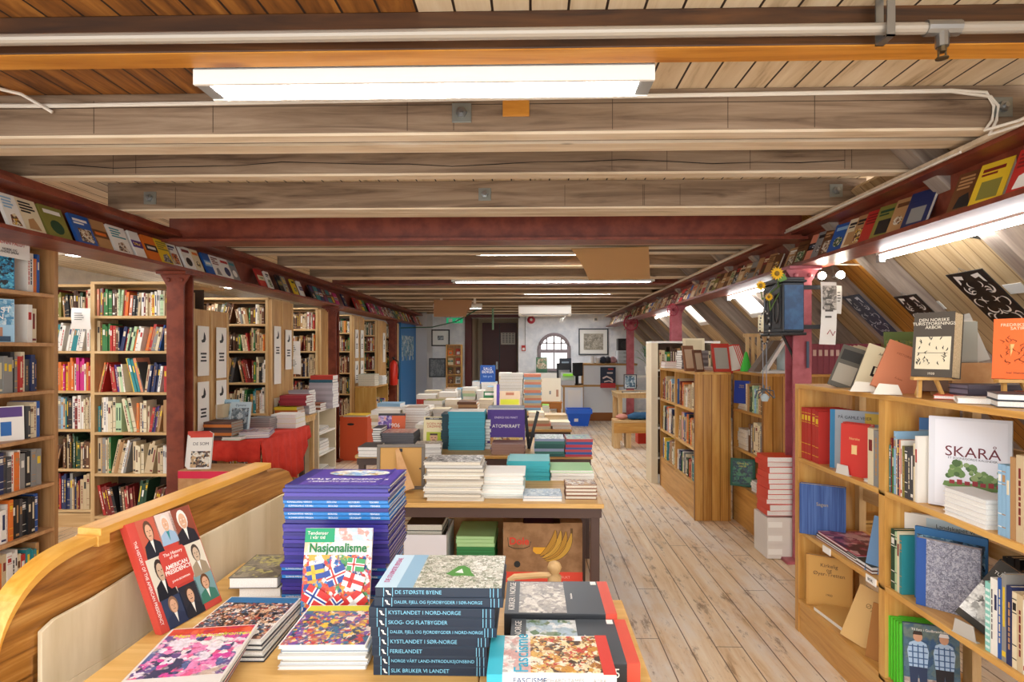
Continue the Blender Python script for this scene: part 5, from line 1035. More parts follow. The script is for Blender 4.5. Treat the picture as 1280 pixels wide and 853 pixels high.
# notices on dark doors
t = tag(MB().box(px(626, 16.45), px(644, 16.45), 16.47, 16.49, pz(431, 16.45), pz(416, 16.45)).build('door_notice', PAPER), 'white printed notice on the dark red doors', 'notice')
b = MB()
for i in range(6):
    for k in range(4): b.box(px(628+k*4, 16.45), px(630.6+k*4, 16.45), 16.465, 16.47, pz(428.5-i*2.1, 16.45), pz(427.4-i*2.1, 16.45))
b.build('printed_text', GREY, t)
# ---------------------------------------------------------------- till counter area
Y = 12.3
CWH = mat('#e8edf2', .5); EDG = mat('#b98d50', .5)
X0, X1, X2 = px(727, Y), px(770, Y), px(796, Y)
t = empty('till_counter', 'white counter with wooden edges below the framed map', 'counter', ((X0+X2)/2, Y+.3, 0)); w = (X2-X0)/2
MB().box(-w, w, -.28, .3, .18, 1.2).build('body', CWH, t); MB().box(-w-.02, w, -.31, .32, 1.2, 1.24).build('counter_top', EDG, t, .004); MB().box(-w, w, -.27, .29, 0, .18).build('plinth', mat('#9a5c24', .5), t)
b = MB().box(-w-.01, -w+.04, -.295, -.28, .1, 1.2).box(-w, w, -.295, -.28, .74, .78).box(w*.25, w*.25+.05, -.295, -.28, .18, .74); b.build('edge_trim', EDG, t)
X3 = px(704, 11.8)
t2_ = empty('till_desk', 'low white desk with wooden edge holding the printer', 'counter', ((X3+X0)/2, 12.15, 0)); w2 = (X0-X3)/2
MB().box(-w2, w2-.02, -.35, .4, 0, .76).build('body', CWH, t2_); MB().box(-w2-.02, w2-.02, -.37, .42, .76, .80).build('desk_top', EDG, t2_, .004); MB().box(-w2-.005, -w2+.03, -.36, -.35, 0, .76).build('edge_trim', EDG, t2_); MB().box(-.12, .15, -.356, -.35, .25, .7).build('paper_notice', PAPER, t2_)
t = empty('poster', 'dark navy and red poster hanging on the white counter', 'poster', (px(758, 12.2), 12.0, pz(485, 12)))
w = (px(768, 12)-px(749, 12))/2
MB().box(-w, w, -.006, 0, .1, .44).build('navy_sheet', mat('#1f2c44'), t); MB().box(-w, w, -.008, 0, 0, .1).build('red_strip', mat('#b82c2c'), t)
MB().tube([(-.11, -.01, .2), (-.03, -.01, .24), (.06, -.01, .2), (.1, -.01, .15)], .02, 6).tube([(-.08, -.012, .13), (.02, -.012, .15), (.1, -.012, .12)], .014, 6).box(-.02, .1, -.01, -.006, .3, .33).box(.0, .11, -.01, -.006, .38, .41, 1).build('printed_shapes', [mat('#d8c8c4'), mat('#b82c2c')], t)
t = empty('blue_bin', 'bright blue plastic bin on the floor before the counter', 'bin', (px(723, 11.6), 11.6, 0), 0)
b = MB(); 
def taper(b, w0, d0, w1, d1, z0, z1, mi=0):
    b.add([(-w0, -d0, z0), (w0, -d0, z0), (w0, d0, z0), (-w0, d0, z0), (-w1, -d1, z1), (w1, -d1, z1), (w1, d1, z1), (-w1, d1, z1)], [(0, 3, 2, 1), (0, 1, 5, 4), (1, 2, 6, 5), (2, 3, 7, 6), (3, 0, 4, 7)], mi)
taper(b, .18, .14, .25, .19, 0, .33); taper(b, .175, .135, .24, .18, .01, .33); b.build('bin_body', mat('#1560d8', .35), t)
MB().box(-.26, .26, -.2, -.18, .25, .34).box(-.26, .26, .18, .2, .25, .34).box(-.26, -.24, -.18, .18, .25, .34).box(.24, .26, -.18, .18, .25, .34).build('rim', mat('#1c6ae4', .35), t, .004); MB().box(-.1, -.02, -.163, -.15, .09, .16).build('white_label', WHITE, t)
# small brown table with board on it
t = table(px(676, 9.9), px(703, 9.9), 9.95, 10.4, .62, 'small orange-brown table with shelf near the till', legs=mat('#a4641f', .5), top=mat('#b8762c', .5), apron=.1, leg=.06)
MB().box(-.16, .16, -.18, .18, .28, .30).build('shelf', mat('#b8762c', .5), t)
t = dpx('cream display board with small printed figures on the brown table', 672, 701, 492, 463, 10.0, 0, mat('#efe6d0'), [(.5, .58, .3, .45, GREY, 'small_figure'), (.8, .9, .2, .5, mat('#b88a6a'), 'tall_figure')], [], Tk=.02, lean=.1, name='display_board', z=.625); t['category'] = 'board'
stack(px(690, 9.9), 9.98, .301, 0, .22, .2, 3, .08, [mat('#c9a890'), BLACK], PAGE, 'small book', 'shelf of the small brown table')
t = dpx('green and tan poster standing in the arched window', 670, 684, 466, 447, 14.2, 0, mat('#3c6a50'), [(.05, .95, .25, .95, mosaic('foxprint', ['#b8a084', '#5a7a5c', '#d8c8b0', '#7a9a74'], 9), 'picture')], [], Tk=.02, lean=.05, name='poster'); t['category'] = 'poster'
t = dpx('dark poster standing in the right side of the arched window', 699, 714, 462, 448, 14.2, 0, mat('#2c3440'), [(.2, .8, .2, .7, mat('#8fa0ac'), 'picture')], [], Tk=.02, lean=.05, name='poster'); t['category'] = 'poster'
tag(MB().box(wx0-.1, wx1+.1, 14.1, 14.45, zb-.5, zb-.1).build('window_bench', WHITE), 'white bench box below the arched window', 'bench')
def place(o, x, y, z, rz=0): o.location = (x, y, z); o.rotation_euler = (0, 0, rz); return o
t = empty('receipt_printer', 'pale grey till machine with green display on the low desk', 'printer', (px(710, 11.8), 12.0, .80)); 
MB().prism([(-.18, 0), (.18, 0), (.18, .2), (.02, .26), (-.14, .12), (-.18, .1)], -.14, .14, 'x').build('casing', mat('#c4c8cc', .5), t, .004); MB().box(-.1, .1, -.15, -.02, .19, .235, xf=Matrix.Translation((0, .0, .0))).build('display', mat('#7ab82c', .4, 0, .4), t)
t = empty('till_screen', 'dark till screen turned sideways between desk and counter', 'screen', (px(722, 11.9), 12.1, .80), .9)
MB().box(-.03, .03, -.02, .02, 0, .25).box(-.1, .1, -.08, .08, 0, .02).build('stand', BLACK, t); MB().box(-.17, .17, -.04, 0, .18, .46).build('screen', mat('#2a2e36', .25), t, .004)
t = empty('display_book', 'dark photo book standing on the till desk', 'book', (px(706, 12.2), 12.35, .80), .1, rx=-.15); MB().box(-.16, .16, 0, .02, 0, .45).build('cover', mat('#20242a', .35), t); MB().box(-.12, .12, -.002, 0, .12, .3).build('cover_picture', mat('#b0b4b4'), t)
# things on counter
for i, (x, h, c, l) in enumerate([(741, .16, '#e8ecee', 'white mug on the left end of counter'), (748, .12, '#dfe2e4', 'short white cup on the counter beside the mug')]):
    b = MB().lathe([(.04, 0), (.045, h*.9), (.045, h), (.038, h), (.036, .01)], seg=14); b.tube([(.045, 0, h*.8), (.075, 0, h*.7), (.075, 0, h*.4), (.045, 0, h*.25)], .007, 6); tag(place(b.build('mug', mat(c, .3)), px(x, 12.3), 12.4, 1.24), l, 'mug')
for i, (x, c) in enumerate([(754, '#2c3444'), (760, '#3a3a40'), (766, '#b88a90')]):
    b = MB(); b.lathe([(.02, 0), (.09, .02), (.1, .06), (.07, .12), (.02, .15)], seg=12); b.smooth = True
    tag(place(b.build('cloth_bundle', mat(c, .8)), px(x, 12.4), 12.45, 1.24), ['navy cloth bundle, leftmost of three on the counter', 'dark cloth bundle, middle of three on the counter', 'pink cloth bundle, rightmost of three on the counter'][i], 'cloth')
t = empty('drawer_unit', 'white plastic drawer unit on the counter beside the pink column', 'drawers', (px(780, 12.4), 12.5, 1.24)); w = .15
MB().box(-w, w, -.15, .15, 0, .28).build('casing', mat('#dfe6ec', .4), t, .004)
for k in range(3): d_ = MB().box(-w+.015, w-.015, -.165, -.15, .015+.088*k, .09+.088*k).build('drawer', mat('#c4d0d8', .4), t); MB().box(-.03, .03, -.175, -.165, .045+.088*k, .06+.088*k).build('handle', GREY, d_)
t = empty('loudspeaker', 'small black loudspeaker on top of the white drawer unit', 'speaker', (px(780, 12.4), 12.5, 1.521)); MB().box(-.14, .14, -.12, .12, 0, .26).build('cabinet', BLACK, t, .006); b = MB().lathe([(.085, 0), (.08, .012), (.03, .004), (.02, .01)], seg=18, xf=Matrix.Translation((0, -.12, .12)) @ Matrix.Rotation(PI/2, 4, 'X')); b.build('cone', mat('#3a3a3e'), t)
# bench and worktable at right far
Y = 9.6; X0, X1 = px(771, Y), px(815, Y)
t = table(X0, X1+.3, 9.6, 10.3, .80, 'raw wooden worktable below the pink column', legs=RAWP, top=RAWX, apron=.06, leg=.07)
t = empty('wooden_bench', 'low rough wooden bench in front of the raw worktable', 'bench', ((px(765, 8.9)+px(812, 8.9))/2+.05, 8.95, 0)); w = .33
MB().box(-w, w, -.14, .14, .40, .44).build('seat', RAWX, t, .003); MB().box(-w, w, -.13, -.1, .24, .40).build('front_board', PINEX, t)
for s in (-1, 1): MB().box(s*w*.85-.05, s*w*.85+.05, -.12, .12, 0, .40).build('leg', RAWP, t, .003)
MB().box(-w*.3-.04, -w*.3+.04, -.1, .1, 0, .24).build('leg', RAWP, t)
b = MB(); 
for k in range(5): b.lathe([(.03, 0), (.12, .02), (.13, .05), (.05, .09)], (-.1+.05*k, .01*(k % 2), .02*(k % 2)), 10)
b.smooth = True; tag(place(b.build('folded_jacket', mat('#2c5a80', .85)), px(800, 8.95), 8.95, .44), 'crumpled blue jacket lying on the rough bench', 'jacket')
b = MB(); b.lathe([(.03, 0), (.09, .02), (.1, .05), (.05, .08)], seg=10); b.smooth = True; tag(place(b.build('pink_cloth', mat('#c88a7c', .85)), px(777, 8.95), 8.95, .44), 'small pink cloth on the left end of rough bench', 'cloth')
cbox('red_crate', px(800, 9.1), px(818, 9.1), 9.3, 9.55, 0, .26, mat('#d83a24', .5), 'small red crate on the floor behind the rough bench', open_=True)
picture(779, 795, 468, 486, 9.9, mat('#3a4450', .4), mosaic('portraitprint', ['#8fa8b8', '#4a6a80', '#c9d4da'], 20), 'small dark framed photo standing on the raw worktable', .01, fw=.015)
for i in range(5): flat_book(px(783+i*5.5, 9.65), 9.66+.02*i, .80, .1*i, .12, .16, .018, mat(['#8a8680', '#c9c4ba', '#6a6a6c', '#dfdcd4', '#b8a890'][i]), PAGEW, 'left', ['grey', 'beige', 'dark grey', 'white', 'tan'][i]+' booklet lying on the raw worktable', 'booklets on the raw worktable')
# ship's wheels on girders
for i, (x, y, Y, r) in enumerate([(788, 404, 10.9, .19), (840, 388, 7.5, .10)]):
    t = empty('ship_wheel', ['larger red toy ship wheel at the farthest right column', 'smaller dark red wheel at the middle right column'][i], 'wheel', (px(x, Y), Y, pz(y, Y)), .3)
    MB().tube([(r*.75*math.cos(a*PI/10), 0, r*.75*math.sin(a*PI/10)) for a in range(20)], r*.07, 6, closed=True).build('rim', mat('#a83248', .4), t)
    b = MB()
    for a in range(8): b.tube([(0, 0, 0), (r*math.cos(a*PI/4), 0, r*math.sin(a*PI/4))], r*.035, 5)
    b.build('spokes', mat('#a83248', .4), t); MB().lathe([(r*.18, -.01), (r*.18, .01)], seg=10, xf=Matrix.Rotation(PI/2, 4, 'X')).build('hub', mat('#8a2438', .4), t)
# far right: navy board, plant shelf
picture(804, 846, 408, 446, 14.45, mat('#a8c4c8', .5), mat('#1f3a6a', .4), 'large navy board in a pale frame on the far right wall', .0, fw=.06)
def plant(x, y, z, label, s=1):
    t = empty('potted_plant', label, 'plant', (x, y, z)); MB().lathe([(.06*s, 0), (.085*s, .14*s), (.09*s, .15*s), (.075*s, .15*s), (.07*s, .13*s)], seg=14).build('pot', WHITE, t)
    rg = random.Random(int(x*100)); b = MB(); st = MB()
    for k in range(26):
        a = rg.uniform(0, 2*PI); l = rg.uniform(.12, .35)*s; u = rg.uniform(.15, .5)*s
        p0 = Vector((0, 0, .13*s)); p2 = Vector((l*math.cos(a)*.7, l*math.sin(a)*.7, .13*s+u)); st.tube([p0, (p0+p2)/2+Vector((0, 0, .04*s)), p2], .003*s, 4)
        d_ = Vector((math.cos(a), math.sin(a), .2)); q = Vector((-math.sin(a), math.cos(a), 0))*.028*s; e_ = d_*.09*s
        b.add([p2-e_*.3, p2+q, p2+e_, p2-q, p2+Vector((0, 0, .004))+e_*.2], [(0, 3, 4), (3, 2, 4), (2, 1, 4), (1, 0, 4)])
    st.build('stems', mat('#5a8a3c'), t); b.build('foliage', mat('#6aa84a', .5), t)
plant(px(810, 11.5), 11.5, 1.05, 'leafy green potted plant before the navy board'); 
tag(place(MB().box(-.6, .6, -.2, .2, .98, 1.02).box(-.6, -.54, -.2, .2, 0, .98).box(.54, .6, -.2, .2, 0, .98).box(-.6, .6, -.2, .2, .55, .58).build('white_side_table', WHITE), px(822, 11.5), 11.5, .0), 'long white side table under the plant at far right', 'table')
# white board and trays near
# ---------------------------------------------------------------- right bookcases A and B and the white one
XA = 1.46
def rcase(name, label, yfar, ynear, X, D, Hh, shelves, side, shelfm, **k):
    return case(name, label, X, yfar, -PI/2, yfar-ynear, D, Hh, shelves, side, shelfm, **k)
PY = wood('pine_end_boards', '#b0742c', '#cf9748', '#e2b163', 'z', knots='#7c4416', rough=.35, board=('y', .075, '#8a5a24'))
SA = [.33, .64, .98]
tA = rcase('pine_bookcase', 'varnished pine bookcase with panelled end in the middle of the right aisle', 6.45, 5.09, XA, .32, 1.30, SA, PY, PINEX, plinth=.3, tside=.03)
MB().box(.66, .69, 0, .3, .3, 1.3).build('middle_post', PINE, tA)
nm = 'middle pine bookcase'
for i, z in enumerate(SA):
    ht = ([.64, .98, 1.3][i]-z-.03)
    row(XA+.01, 6.40, z, -PI/2, .6, (ht*.6, ht*.88), (.15, .22), (.015, .04), PALE+MIXED+DARKS, '%s shelf, far half of %s' % (['lower', 'middle', 'upper'][i], nm), .15)
    row(XA+.01, 5.75, z, -PI/2, .62, (ht*.6, ht*.88), (.15, .22), (.015, .045), PALE+MIXED+['brown', 'red', 'dark red'], '%s shelf, near half of %s' % (['lower', 'middle', 'upper'][i], nm), .12)
tW = case('white_bookcase', 'taller white framed bookcase behind the middle pine bookcase', 1.38, 6.52, 0, .78, .30, 1.60, [.3, .64, .98, 1.3], CREAM, WHITE, plinth=.1, tside=.075, back=mat('#7a5a48', .6))
for i, z in enumerate([.98, 1.3]): row(1.47, 6.53, z, 0, .62, (.2, .26), (.15, .2), (.02, .04), OLD, 'shelf %s up in the white bookcase' % ['three', 'four'][i], .1)
XB = 1.82; SB = [.34, .66, 1.0]
tB = rcase('pine_bookcase', 'varnished pine bookcase just left of the pink column', 5.17, 4.49, XB, .32, 1.31, SB, PY, PINEX, plinth=.32, tside=.03)
nb = 'pine bookcase beside pink column'
row(XB+.01, 4.92, 1.0, -PI/2, .38, (.2, .26), (.15, .2), (.015, .035), PALE, 'upper shelf of '+nb, .1); row(XB+.01, 4.84, .66, -PI/2, .32, (.2, .26), (.15, .2), (.02, .045), ['brown', 'white', 'grey', 'purple', 'cream'], 'middle shelf of '+nb, .1); row(XB+.01, 4.62, .34, -PI/2, .1, (.2, .26), (.15, .2), (.02, .03), PALE, 'lower shelf of '+nb, 0)
stack(XB+.02, 5.02, 1.0, -PI/2, .16, .2, 2, .05, [mat('#c9a878'), wc], PAGE, ['tan book', 'white book'], 'left end of upper shelf beside column'); stack(XB+.02, 5.0, .66, -PI/2, .2, .2, 5, .17, [wc, mat('#b8a890')], PAGE, ['white book', 'tan book'], 'left end of middle shelf beside column'); stack(XB+.03, 4.72, .34, -PI/2, .2, .2, 4, .09, [wc, mat('#c9c4ba')], PAGEW, 'white booklet', 'lower shelf beside column')
face_book('blue book with small title facing out on the upper shelf beside column', XB+.02, 5.02, 1.051, -1.0, .15, .2, .02, .08, mat('#1f3fa0'), PAGE, [], [('Norsk\nordbok', .5, .75, .018, mat('#c9b060'))])
face_book('dark green framed book facing out on lower shelf beside the column', XB-.0, 4.93, .345, -.5, .20, .235, .03, .12, mat('#1f5a44'), PAGE, [(.1, .9, .08, .92, mosaic('jungle', ['#1c3c50', '#2c6a5c', '#0f2a38', '#4a8a60'], 35), 'cover_picture')], [('Glimt fra\nnorsk', .5, .78, .026, mat('#d8d45a'))])
# red/white books on boxes by the end panel
for i in range(3): 
    t = cbox('parcel', px(956, 4.16), px(993, 4.16), 4.16, 4.40, .005+.098*i, .10+.098*i, mat('#e2dcd4', .7), ['lowest', 'middle', 'topmost'][i]+' of three pale parcels beside the pine bookcase'); t.rotation_euler.z = .0; MB().box(-.1, .0, -.122, -.12, .03, .07).build('label', PAPER, t)
stack((px(957, 4.16)+px(993, 4.16))/2+.0, 4.17, .31, 0, .20, .2, 11, .43, [mat('#d8402c', .4)], PAGEW, 'red and white book', 'red stack beside the pine bookcase', spine='left', jit=.012, rj=.06)
# things on top of A and B
zt = 1.325
stack(1.69, 5.88, zt, 0, .27, .22, 8, .19, [mat('#6a6468'), mat('#8a8486')], PAGEW, ['dark grey book', 'grey book'], 'grey stack on middle pine bookcase', spine='front', jit=.004)
stack(1.56, 6.2, zt, 0, .2, .2, 4, .07, [wc, mat('#a8444c')], PAGEW, ['white booklet', 'pink booklet'], 'low pile on middle pine bookcase'); stack(1.66, 5.5, zt, 0, .25, .2, 3, .03, [mat('#9a9490')], PAGEW, 'grey magazine', 'flat pile on middle pine bookcase')
def small_disp(label, x, y, z, rz, w, h, c, c2, lean=.2, th=.02, fr=False):
    return face_book(label, x, y, z, rz, w, h, th, lean, mat(c), PAGEW, [(.12, .88, .1, .85, mat(c2), 'cover_picture')], [], name='display_book')
small_disp('cream book facing out on top of the grey stack', 1.70, 5.95, zt+.19, -.1, .22, .13, '#e8ddbc', '#d8cca8')
small_disp('grey book in red frame leaning on top of pine bookcase', 1.72, 5.12, zt, .1, .16, .26, '#c43a2c', '#a8a49c', .25)
for i in range(4): face_book('red edged album, %s of four leaning beside the grey framed book' % ordn(i+1), 1.84+.016*i, 5.15, zt, -.1, .13, .25, .012, .3, mat('#cc3c2e'), PAGEW, [(.06, .94, .05, .95, mat('#e2ddd6'), 'inner_panel')], [], group='red edged albums leaning together', name='album', roll=-.25)
small_disp('tan picture book leaning at the left of the red albums', 1.50, 5.35, zt, .4, .12, .24, '#8a5a3c', '#c9b498'); small_disp('brown wooden framed card on the pine bookcase', 1.52, 5.12, zt, .5, .1, .2, '#6a4028', '#b8a48c')
# rack with wooden stand and items on B
b = MB()
for k in range(4): b.box(-.012+.05*k, .012+.05*k, 0, .02, 0, .33, xf=Matrix.Translation((1.90, 5.02, zt+.008)))
b.box(-.03, .19, .01, .03, .3, .33, xf=Matrix.Translation((1.90, 5.02, zt+.008))); tag(b.build('wooden_rack', RAWP), 'small pale wooden slat rack on the bookcase beside the column', 'rack')
tag(place(MB().lathe([(.05, 0), (.012, .16), (.002, .17)], seg=12).build('green_cone', mat('#3fc03c', .4)), 1.86, 4.95, zt+.01), 'small bright green cone on the bookcase beside the column', 'cone')
t = empty('easel_board', 'white and brown slanted display board beside the pink column', 'board', (2.02, 4.56, zt+.01), .1)
MB().add([(-.18, 0, 0), (-.15, 0, 0), (.06, .05, .28), (.03, .05, .28), (-.18, .12, 0), (-.15, .12, 0), (.06, .1, .28), (.03, .1, .28)], [(0, 1, 2, 3), (7, 6, 5, 4), (1, 5, 6, 2), (0, 3, 7, 4), (3, 2, 6, 7), (0, 4, 5, 1)]).build('white_board', WHITE, t)
MB().add([(-.26, .0, .01), (-.2, 0, .01), (.0, .05, .26), (-.06, .05, .26), (-.26, .1, .01), (-.2, .1, .01), (.0, .1, .26), (-.06, .1, .26)], [(0, 1, 2, 3), (7, 6, 5, 4), (1, 5, 6, 2), (0, 3, 7, 4), (3, 2, 6, 7), (0, 4, 5, 1)]).build('brown_board', mat('#6a5a4a'), t)
b = MB().lathe([(.05, 0), (.06, .01), (.06, .17), (.03, .2), (.03, .22)], seg=14); b.smooth = True; tag(place(b.build('glass_jar', mat('#a8b8bc', .2)), 2.10, 4.75, zt+.008), 'grey glass jar standing behind the slanted board', 'jar')
for k, (x, y, w) in enumerate([(1.93, 4.52, .2), (1.98, 4.62, .26)]): flat_book(x, y, zt+.008+.012*0, .1, w, .1 if k == 0 else .2, .02, mat('#c9c4bc' if k else '#e2e0dc'), PAGEW, 'back', ['white magazine lying at the front edge beside the column', 'grey magazine lying behind the white one beside column'][k])
tag(place(MB().box(-.13, .13, -.003, 0, 0, .16).build('paper_card', mat('#efe8c8', .7)), 2.35, 5.6, 1.70), 'pale yellow notice hanging in front of the skylight rafters', 'notice')
cable('card_string', [(2.35, 5.6, 1.86), (2.35, 5.6, 2.1)], .002, WC, 'thin string holding the pale yellow notice')
# black cabinet on column
Y0 = 4.0
t = empty('wall_cabinet', 'antique black cabinet with blue side strapped to the pink column', 'cabinet', (1.83, Y0+.165, 1.64)); w = .075
MB().box(-w, w, -.165, .165, .0, .35).build('case', mat('#23262c', .45), t, .008); MB().box(-w+.012, w-.008, -.169, -.165, .02, .33).build('blue_side', speckle('blue_paint', '#2c4c72', '#3a628c', 12, .5), t)
MB().box(-w-.02, w+.01, -.185, .185, .35, .365).box(-w-.01, w, -.17, .17, .365, .385).build('cornice', BLACK, t, .004); MB().box(-w-.015, w+.01, -.18, .18, -.02, 0).build('base_moulding', BLACK, t, .004)
for s in (-1, 1): MB().box(-w-.006, -w, s*.08-.06, s*.08+.06, .03, .32).build('door', mat('#2a2c30', .5), t, .003)
b = MB(); 
for s in (-.08, .08): b.tube([(-w-.01, s+.04*math.cos(a*PI/8), .17+.1*math.sin(a*PI/8)) for a in range(16)], .006, 5, closed=True)
b.build('carved_ovals', mat('#3a3430', .5), t)
b = MB()
for z in (.04, .32): MB().box(w-.01, .27, -.10, -.094, z-.015, z+.015).build('iron_strap', mat('#3a3c40', .5, .6), t)
MB().tube([(-.0, 0, -.02), (.07, 0, -.16), (.10, 0, -.32)], .01, 6).build('brace', BLACK, t)
tag(MB().box(px(1005, 4.1), px(1008, 4.1), 4.105, 4.114, pz(460, 4.1), pz(427, 4.1)).build('iron_latch', mat('#4a5a6c', .5, .5)), 'narrow grey iron plate on the front of the pink column', 'plate')
# sunflowers
for i, (x, y, s) in enumerate([(948, 358, .035), (968, 343, .045), (958, 372, .028)]):
    Y = 3.95; t = empty('sunflower', ['left yellow artificial sunflower above the black cabinet', 'largest yellow artificial sunflower at the cabinet corner', 'small drooping yellow flower on the cabinet front'][i], 'flower', (px(x, Y), Y, pz(y, Y)))
    b = MB()
    for k in range(14):
        a = k*2*PI/14; c_, s_ = math.cos(a), math.sin(a); b.add([(0, 0, 0), (c_*s*.6-s_*s*.2, -.006, s_*s*.6+c_*s*.2), (c_*s*1.1, -.002, s_*s*1.1), (c_*s*.6+s_*s*.2, -.006, s_*s*.6-c_*s*.2)], [(0, 1, 2, 3)])
    b.build('petals', mat('#e8b820', .6), t); MB().lathe([(s*.42, 0), (s*.3, .01)], seg=12, xf=Matrix.Rotation(PI/2, 4, 'X')).build('flower_centre', mat('#8a6a1c'), t)
    MB().tube([(0, .004, 0), (.01, .01, -.05), (.03, .05, -.09), (1.80-px(x, Y), .12, 2.0-pz(y, Y))], .004, 5).build('stem', mat('#5a7a34'), t)
    if i == 1: MB().add([(0, 0, -.01), (.05, 0, .0), (.07, 0, -.04), (.02, 0, -.06)], [(0, 1, 2, 3)]).build('leaf', mat('#5f8a3a'), t)
# bead ring and mobile
Y = 3.9; cx, czz = px(953, Y), pz(410, Y)-.0
t = empty('bead_ornament', 'hanging oval ring of dark beads in front of the black cabinet', 'ornament', (cx, Y, czz))
b = MB(); 
for k in range(30):
    a = k*PI/15; b.lathe([(.001, -.007), (.007, 0), (.001, .007)], (.032*math.cos(a), 0, .11*math.sin(a)), 6, k % 2)
b.build('bead_ring', [BLACK, mat('#b8b4ac')], t); MB().tube([(-.012, 0, -.11), (-.012, 0, -.42)], .0025, 5).tube([(.012, 0, -.11), (.012, 0, -.42)], .0025, 5).tube([(0, 0, .11), (0, 0, .2), (.14, .1, .335), (.2, .12, .36)], .002, 5).build('strings', mat('#8a94a0'), t)
b = MB()
for k in range(8): b.tube([(0, 0, -.42), (.06*math.cos(k*PI/4), .02*math.sin(k*1.3), -.43+.04*math.sin(k*PI/4)), (.07*math.cos(k*PI/4+.3), 0, -.48)], .004, 5)
b.build('metal_tangle', mat('#5a6670', .4, .6), t); MB().lathe([(.02, -.5), (.03, -.47), (.01, -.45)], seg=10).build('glass_drop', mat('#b8ccd4', .15), t)
# prints hanging beneath the spot lamps
n_ = note(px(1031, 4.05), 4.05, pz(392, 4.05), .0, .11, .44, 'long hanging print strip beside the pink column', .02)
MB().box(-.048, .048, -.016, -.0155, .02, .19).build('printed_landscape', mosaic('old_landscape', ['#8f8a84', '#b8b2aa', '#6a6660', '#d8d2c8'], 35), n_)
MB().tube([(-.02, -.022, -.15), (0, -.022, -.12), (.02, -.022, -.16), (.035, -.022, -.13)], .003, 5).build('red_marks', mat('#a02c3c'), n_); note(px(1044, 4.1), 4.11, pz(375, 4.1), .1, .05, .2, 'narrow hanging strip right of the long print', .01)
# ---------------------------------------------------------------- art prints on the roof slope
def cat_print(y, u, w, h, label, board='#17181a', line='#e6e4e0', seed=1):
    o = empty('art_print', label, 'print'); o.matrix_basis = slope_xf(y) @ Matrix.Translation((u, 0, -.136)) @ Matrix.Rotation(PI, 4, 'X')
    MB().box(0, h, -w/2, w/2, 0, .006).build('board', mat(board, .4), o, .001)
    b = MB(); rg = random.Random(seed)
    def swirl(cx, cy, r, a0, a1, wd, rs=1.0):
        n = 12; L = []; M_ = []
        for i in range(n+1):
            q = i/n; a = a0+(a1-a0)*q; rr_ = r*(1-.4*q*rs); t_ = wd*math.sin(PI*min(1, q*.94+.06))
            L.append((cx+(rr_+t_)*math.cos(a), cy+(rr_+t_)*math.sin(a), .0068)); M_.append((cx+(rr_-t_)*math.cos(a), cy+(rr_-t_)*math.sin(a), .0068))
        b.add(L+M_, [(i, i+1, n+2+i, n+1+i) for i in range(n)])
    for s in (-1, 1):
        for q_ in range(5): swirl(h*(.2+.16*q_), s*w*(.1+.07*(q_ % 3)), w*.11, s*(q_*1.3), s*(q_*1.3+2.6), w*.016)
        swirl(h*.30, s*w*.22, w*.16, s*2.4, s*-.6, w*.022); swirl(h*.30, s*w*.2, w*.08, s*1.0, s*4.0, w*.016)
        swirl(h*.5, s*w*.3, w*.15, s*.2, s*3.2, w*.02); swirl(h*.62, s*w*.16, w*.14, s*-1, s*2.3, w*.022); swirl(h*.8, s*w*.2, w*.14, s*3.3, s*.4, w*.02); swirl(h*.74, s*w*.33, w*.09, s*1, s*4.5, w*.018)
        swirl(h*.45, s*w*.1, w*.09, s*-.5, s*2.8, w*.014); swirl(h*.9, s*w*.08, w*.1, s*2, s*5, w*.016)
        b.add([(h*.06, s*w*.12, .0068), (h*.04, s*w*.34, .0068), (h*.2, s*w*.36, .0068), (h*.17, s*w*.3, .0068), (h*.1, s*w*.28, .0068), (h*.12, s*w*.16, .0068)], [(0, 1, 2, 3, 4, 5)])
    b.build('white_swirls', mat(line, .5), o)
    MB().tube([(0, -.03, .004), (-.03, 0, .004), (0, .03, .004)], .0015, 5).build('hanging_wire', METAL, o)
def uofp(x, y):
    k = (x-663)/F; h = (439-y)/F; Yp = 2.81/(k+h); return (k*Yp-2.0)/Q+.135, Yp
def uof(x, y):  # distance down slope and Y for a pixel lying on the roof plane
    k = (x-663)/F; h = (439-y)/F; Yp = 3.0/(k+h); return (k*Yp-2.0)/Q, Yp
cat_print(uofp(1195, 341)[1], uofp(1195, 341)[0], .26, .44, 'largest black print of white swirls on the slope, upper right', seed=1)
cat_print(uofp(1124, 370)[1], uofp(1124, 370)[0], .22, .36, 'middle black print of white swirls on the varnished slope panel', seed=2)
cat_print(uofp(1058, 370)[1], uofp(1058, 370)[0], .22, .42, 'blue print of white swirls on the slope nearest the spot lamps', '#22344e', '#cfd8e2', 3)
for i, (x, y) in enumerate([(1253, 356), (1158, 378)]):
    u, Yp = uof(x, y); o = MB().box(0, .07, -.06, .06, -.006, -.002).build('price_card', PAPER); o.matrix_basis = slope_xf(Yp) @ Matrix.Translation((u, 0, 0)); tag(o, ['white caption card beside the largest black swirl print', 'small pale caption card beside the middle swirl print'][i], 'card')
# pipe on the right roof and electric box
tag(MB().tube([(2.3, 3.05, H0+.62), (2.62, 3.0, H0+.55), (2.72, 3.0, H0+.42)], .02, 8).build('vent_pipe', METAL), 'short metal pipe with elbow behind the right tube lamp', 'pipe')
cable('white_cable', [(2.12, 4.1, H0+.62), (2.3, 4.0, H0+.60), (2.42, 3.98, H0+.52), (2.7, 3.97, H0+.24), (2.9, 3.96, H0+.04)], .006, WC, 'white cable sagging across the varnished slope panel'); cable('white_cable', [(2.12, 4.2, H0+.60), (2.35, 4.9, H0+.60), (2.45, 5.0, H0+.5)], .005, WC, 'thin white cable near the spot lamps on the slope')
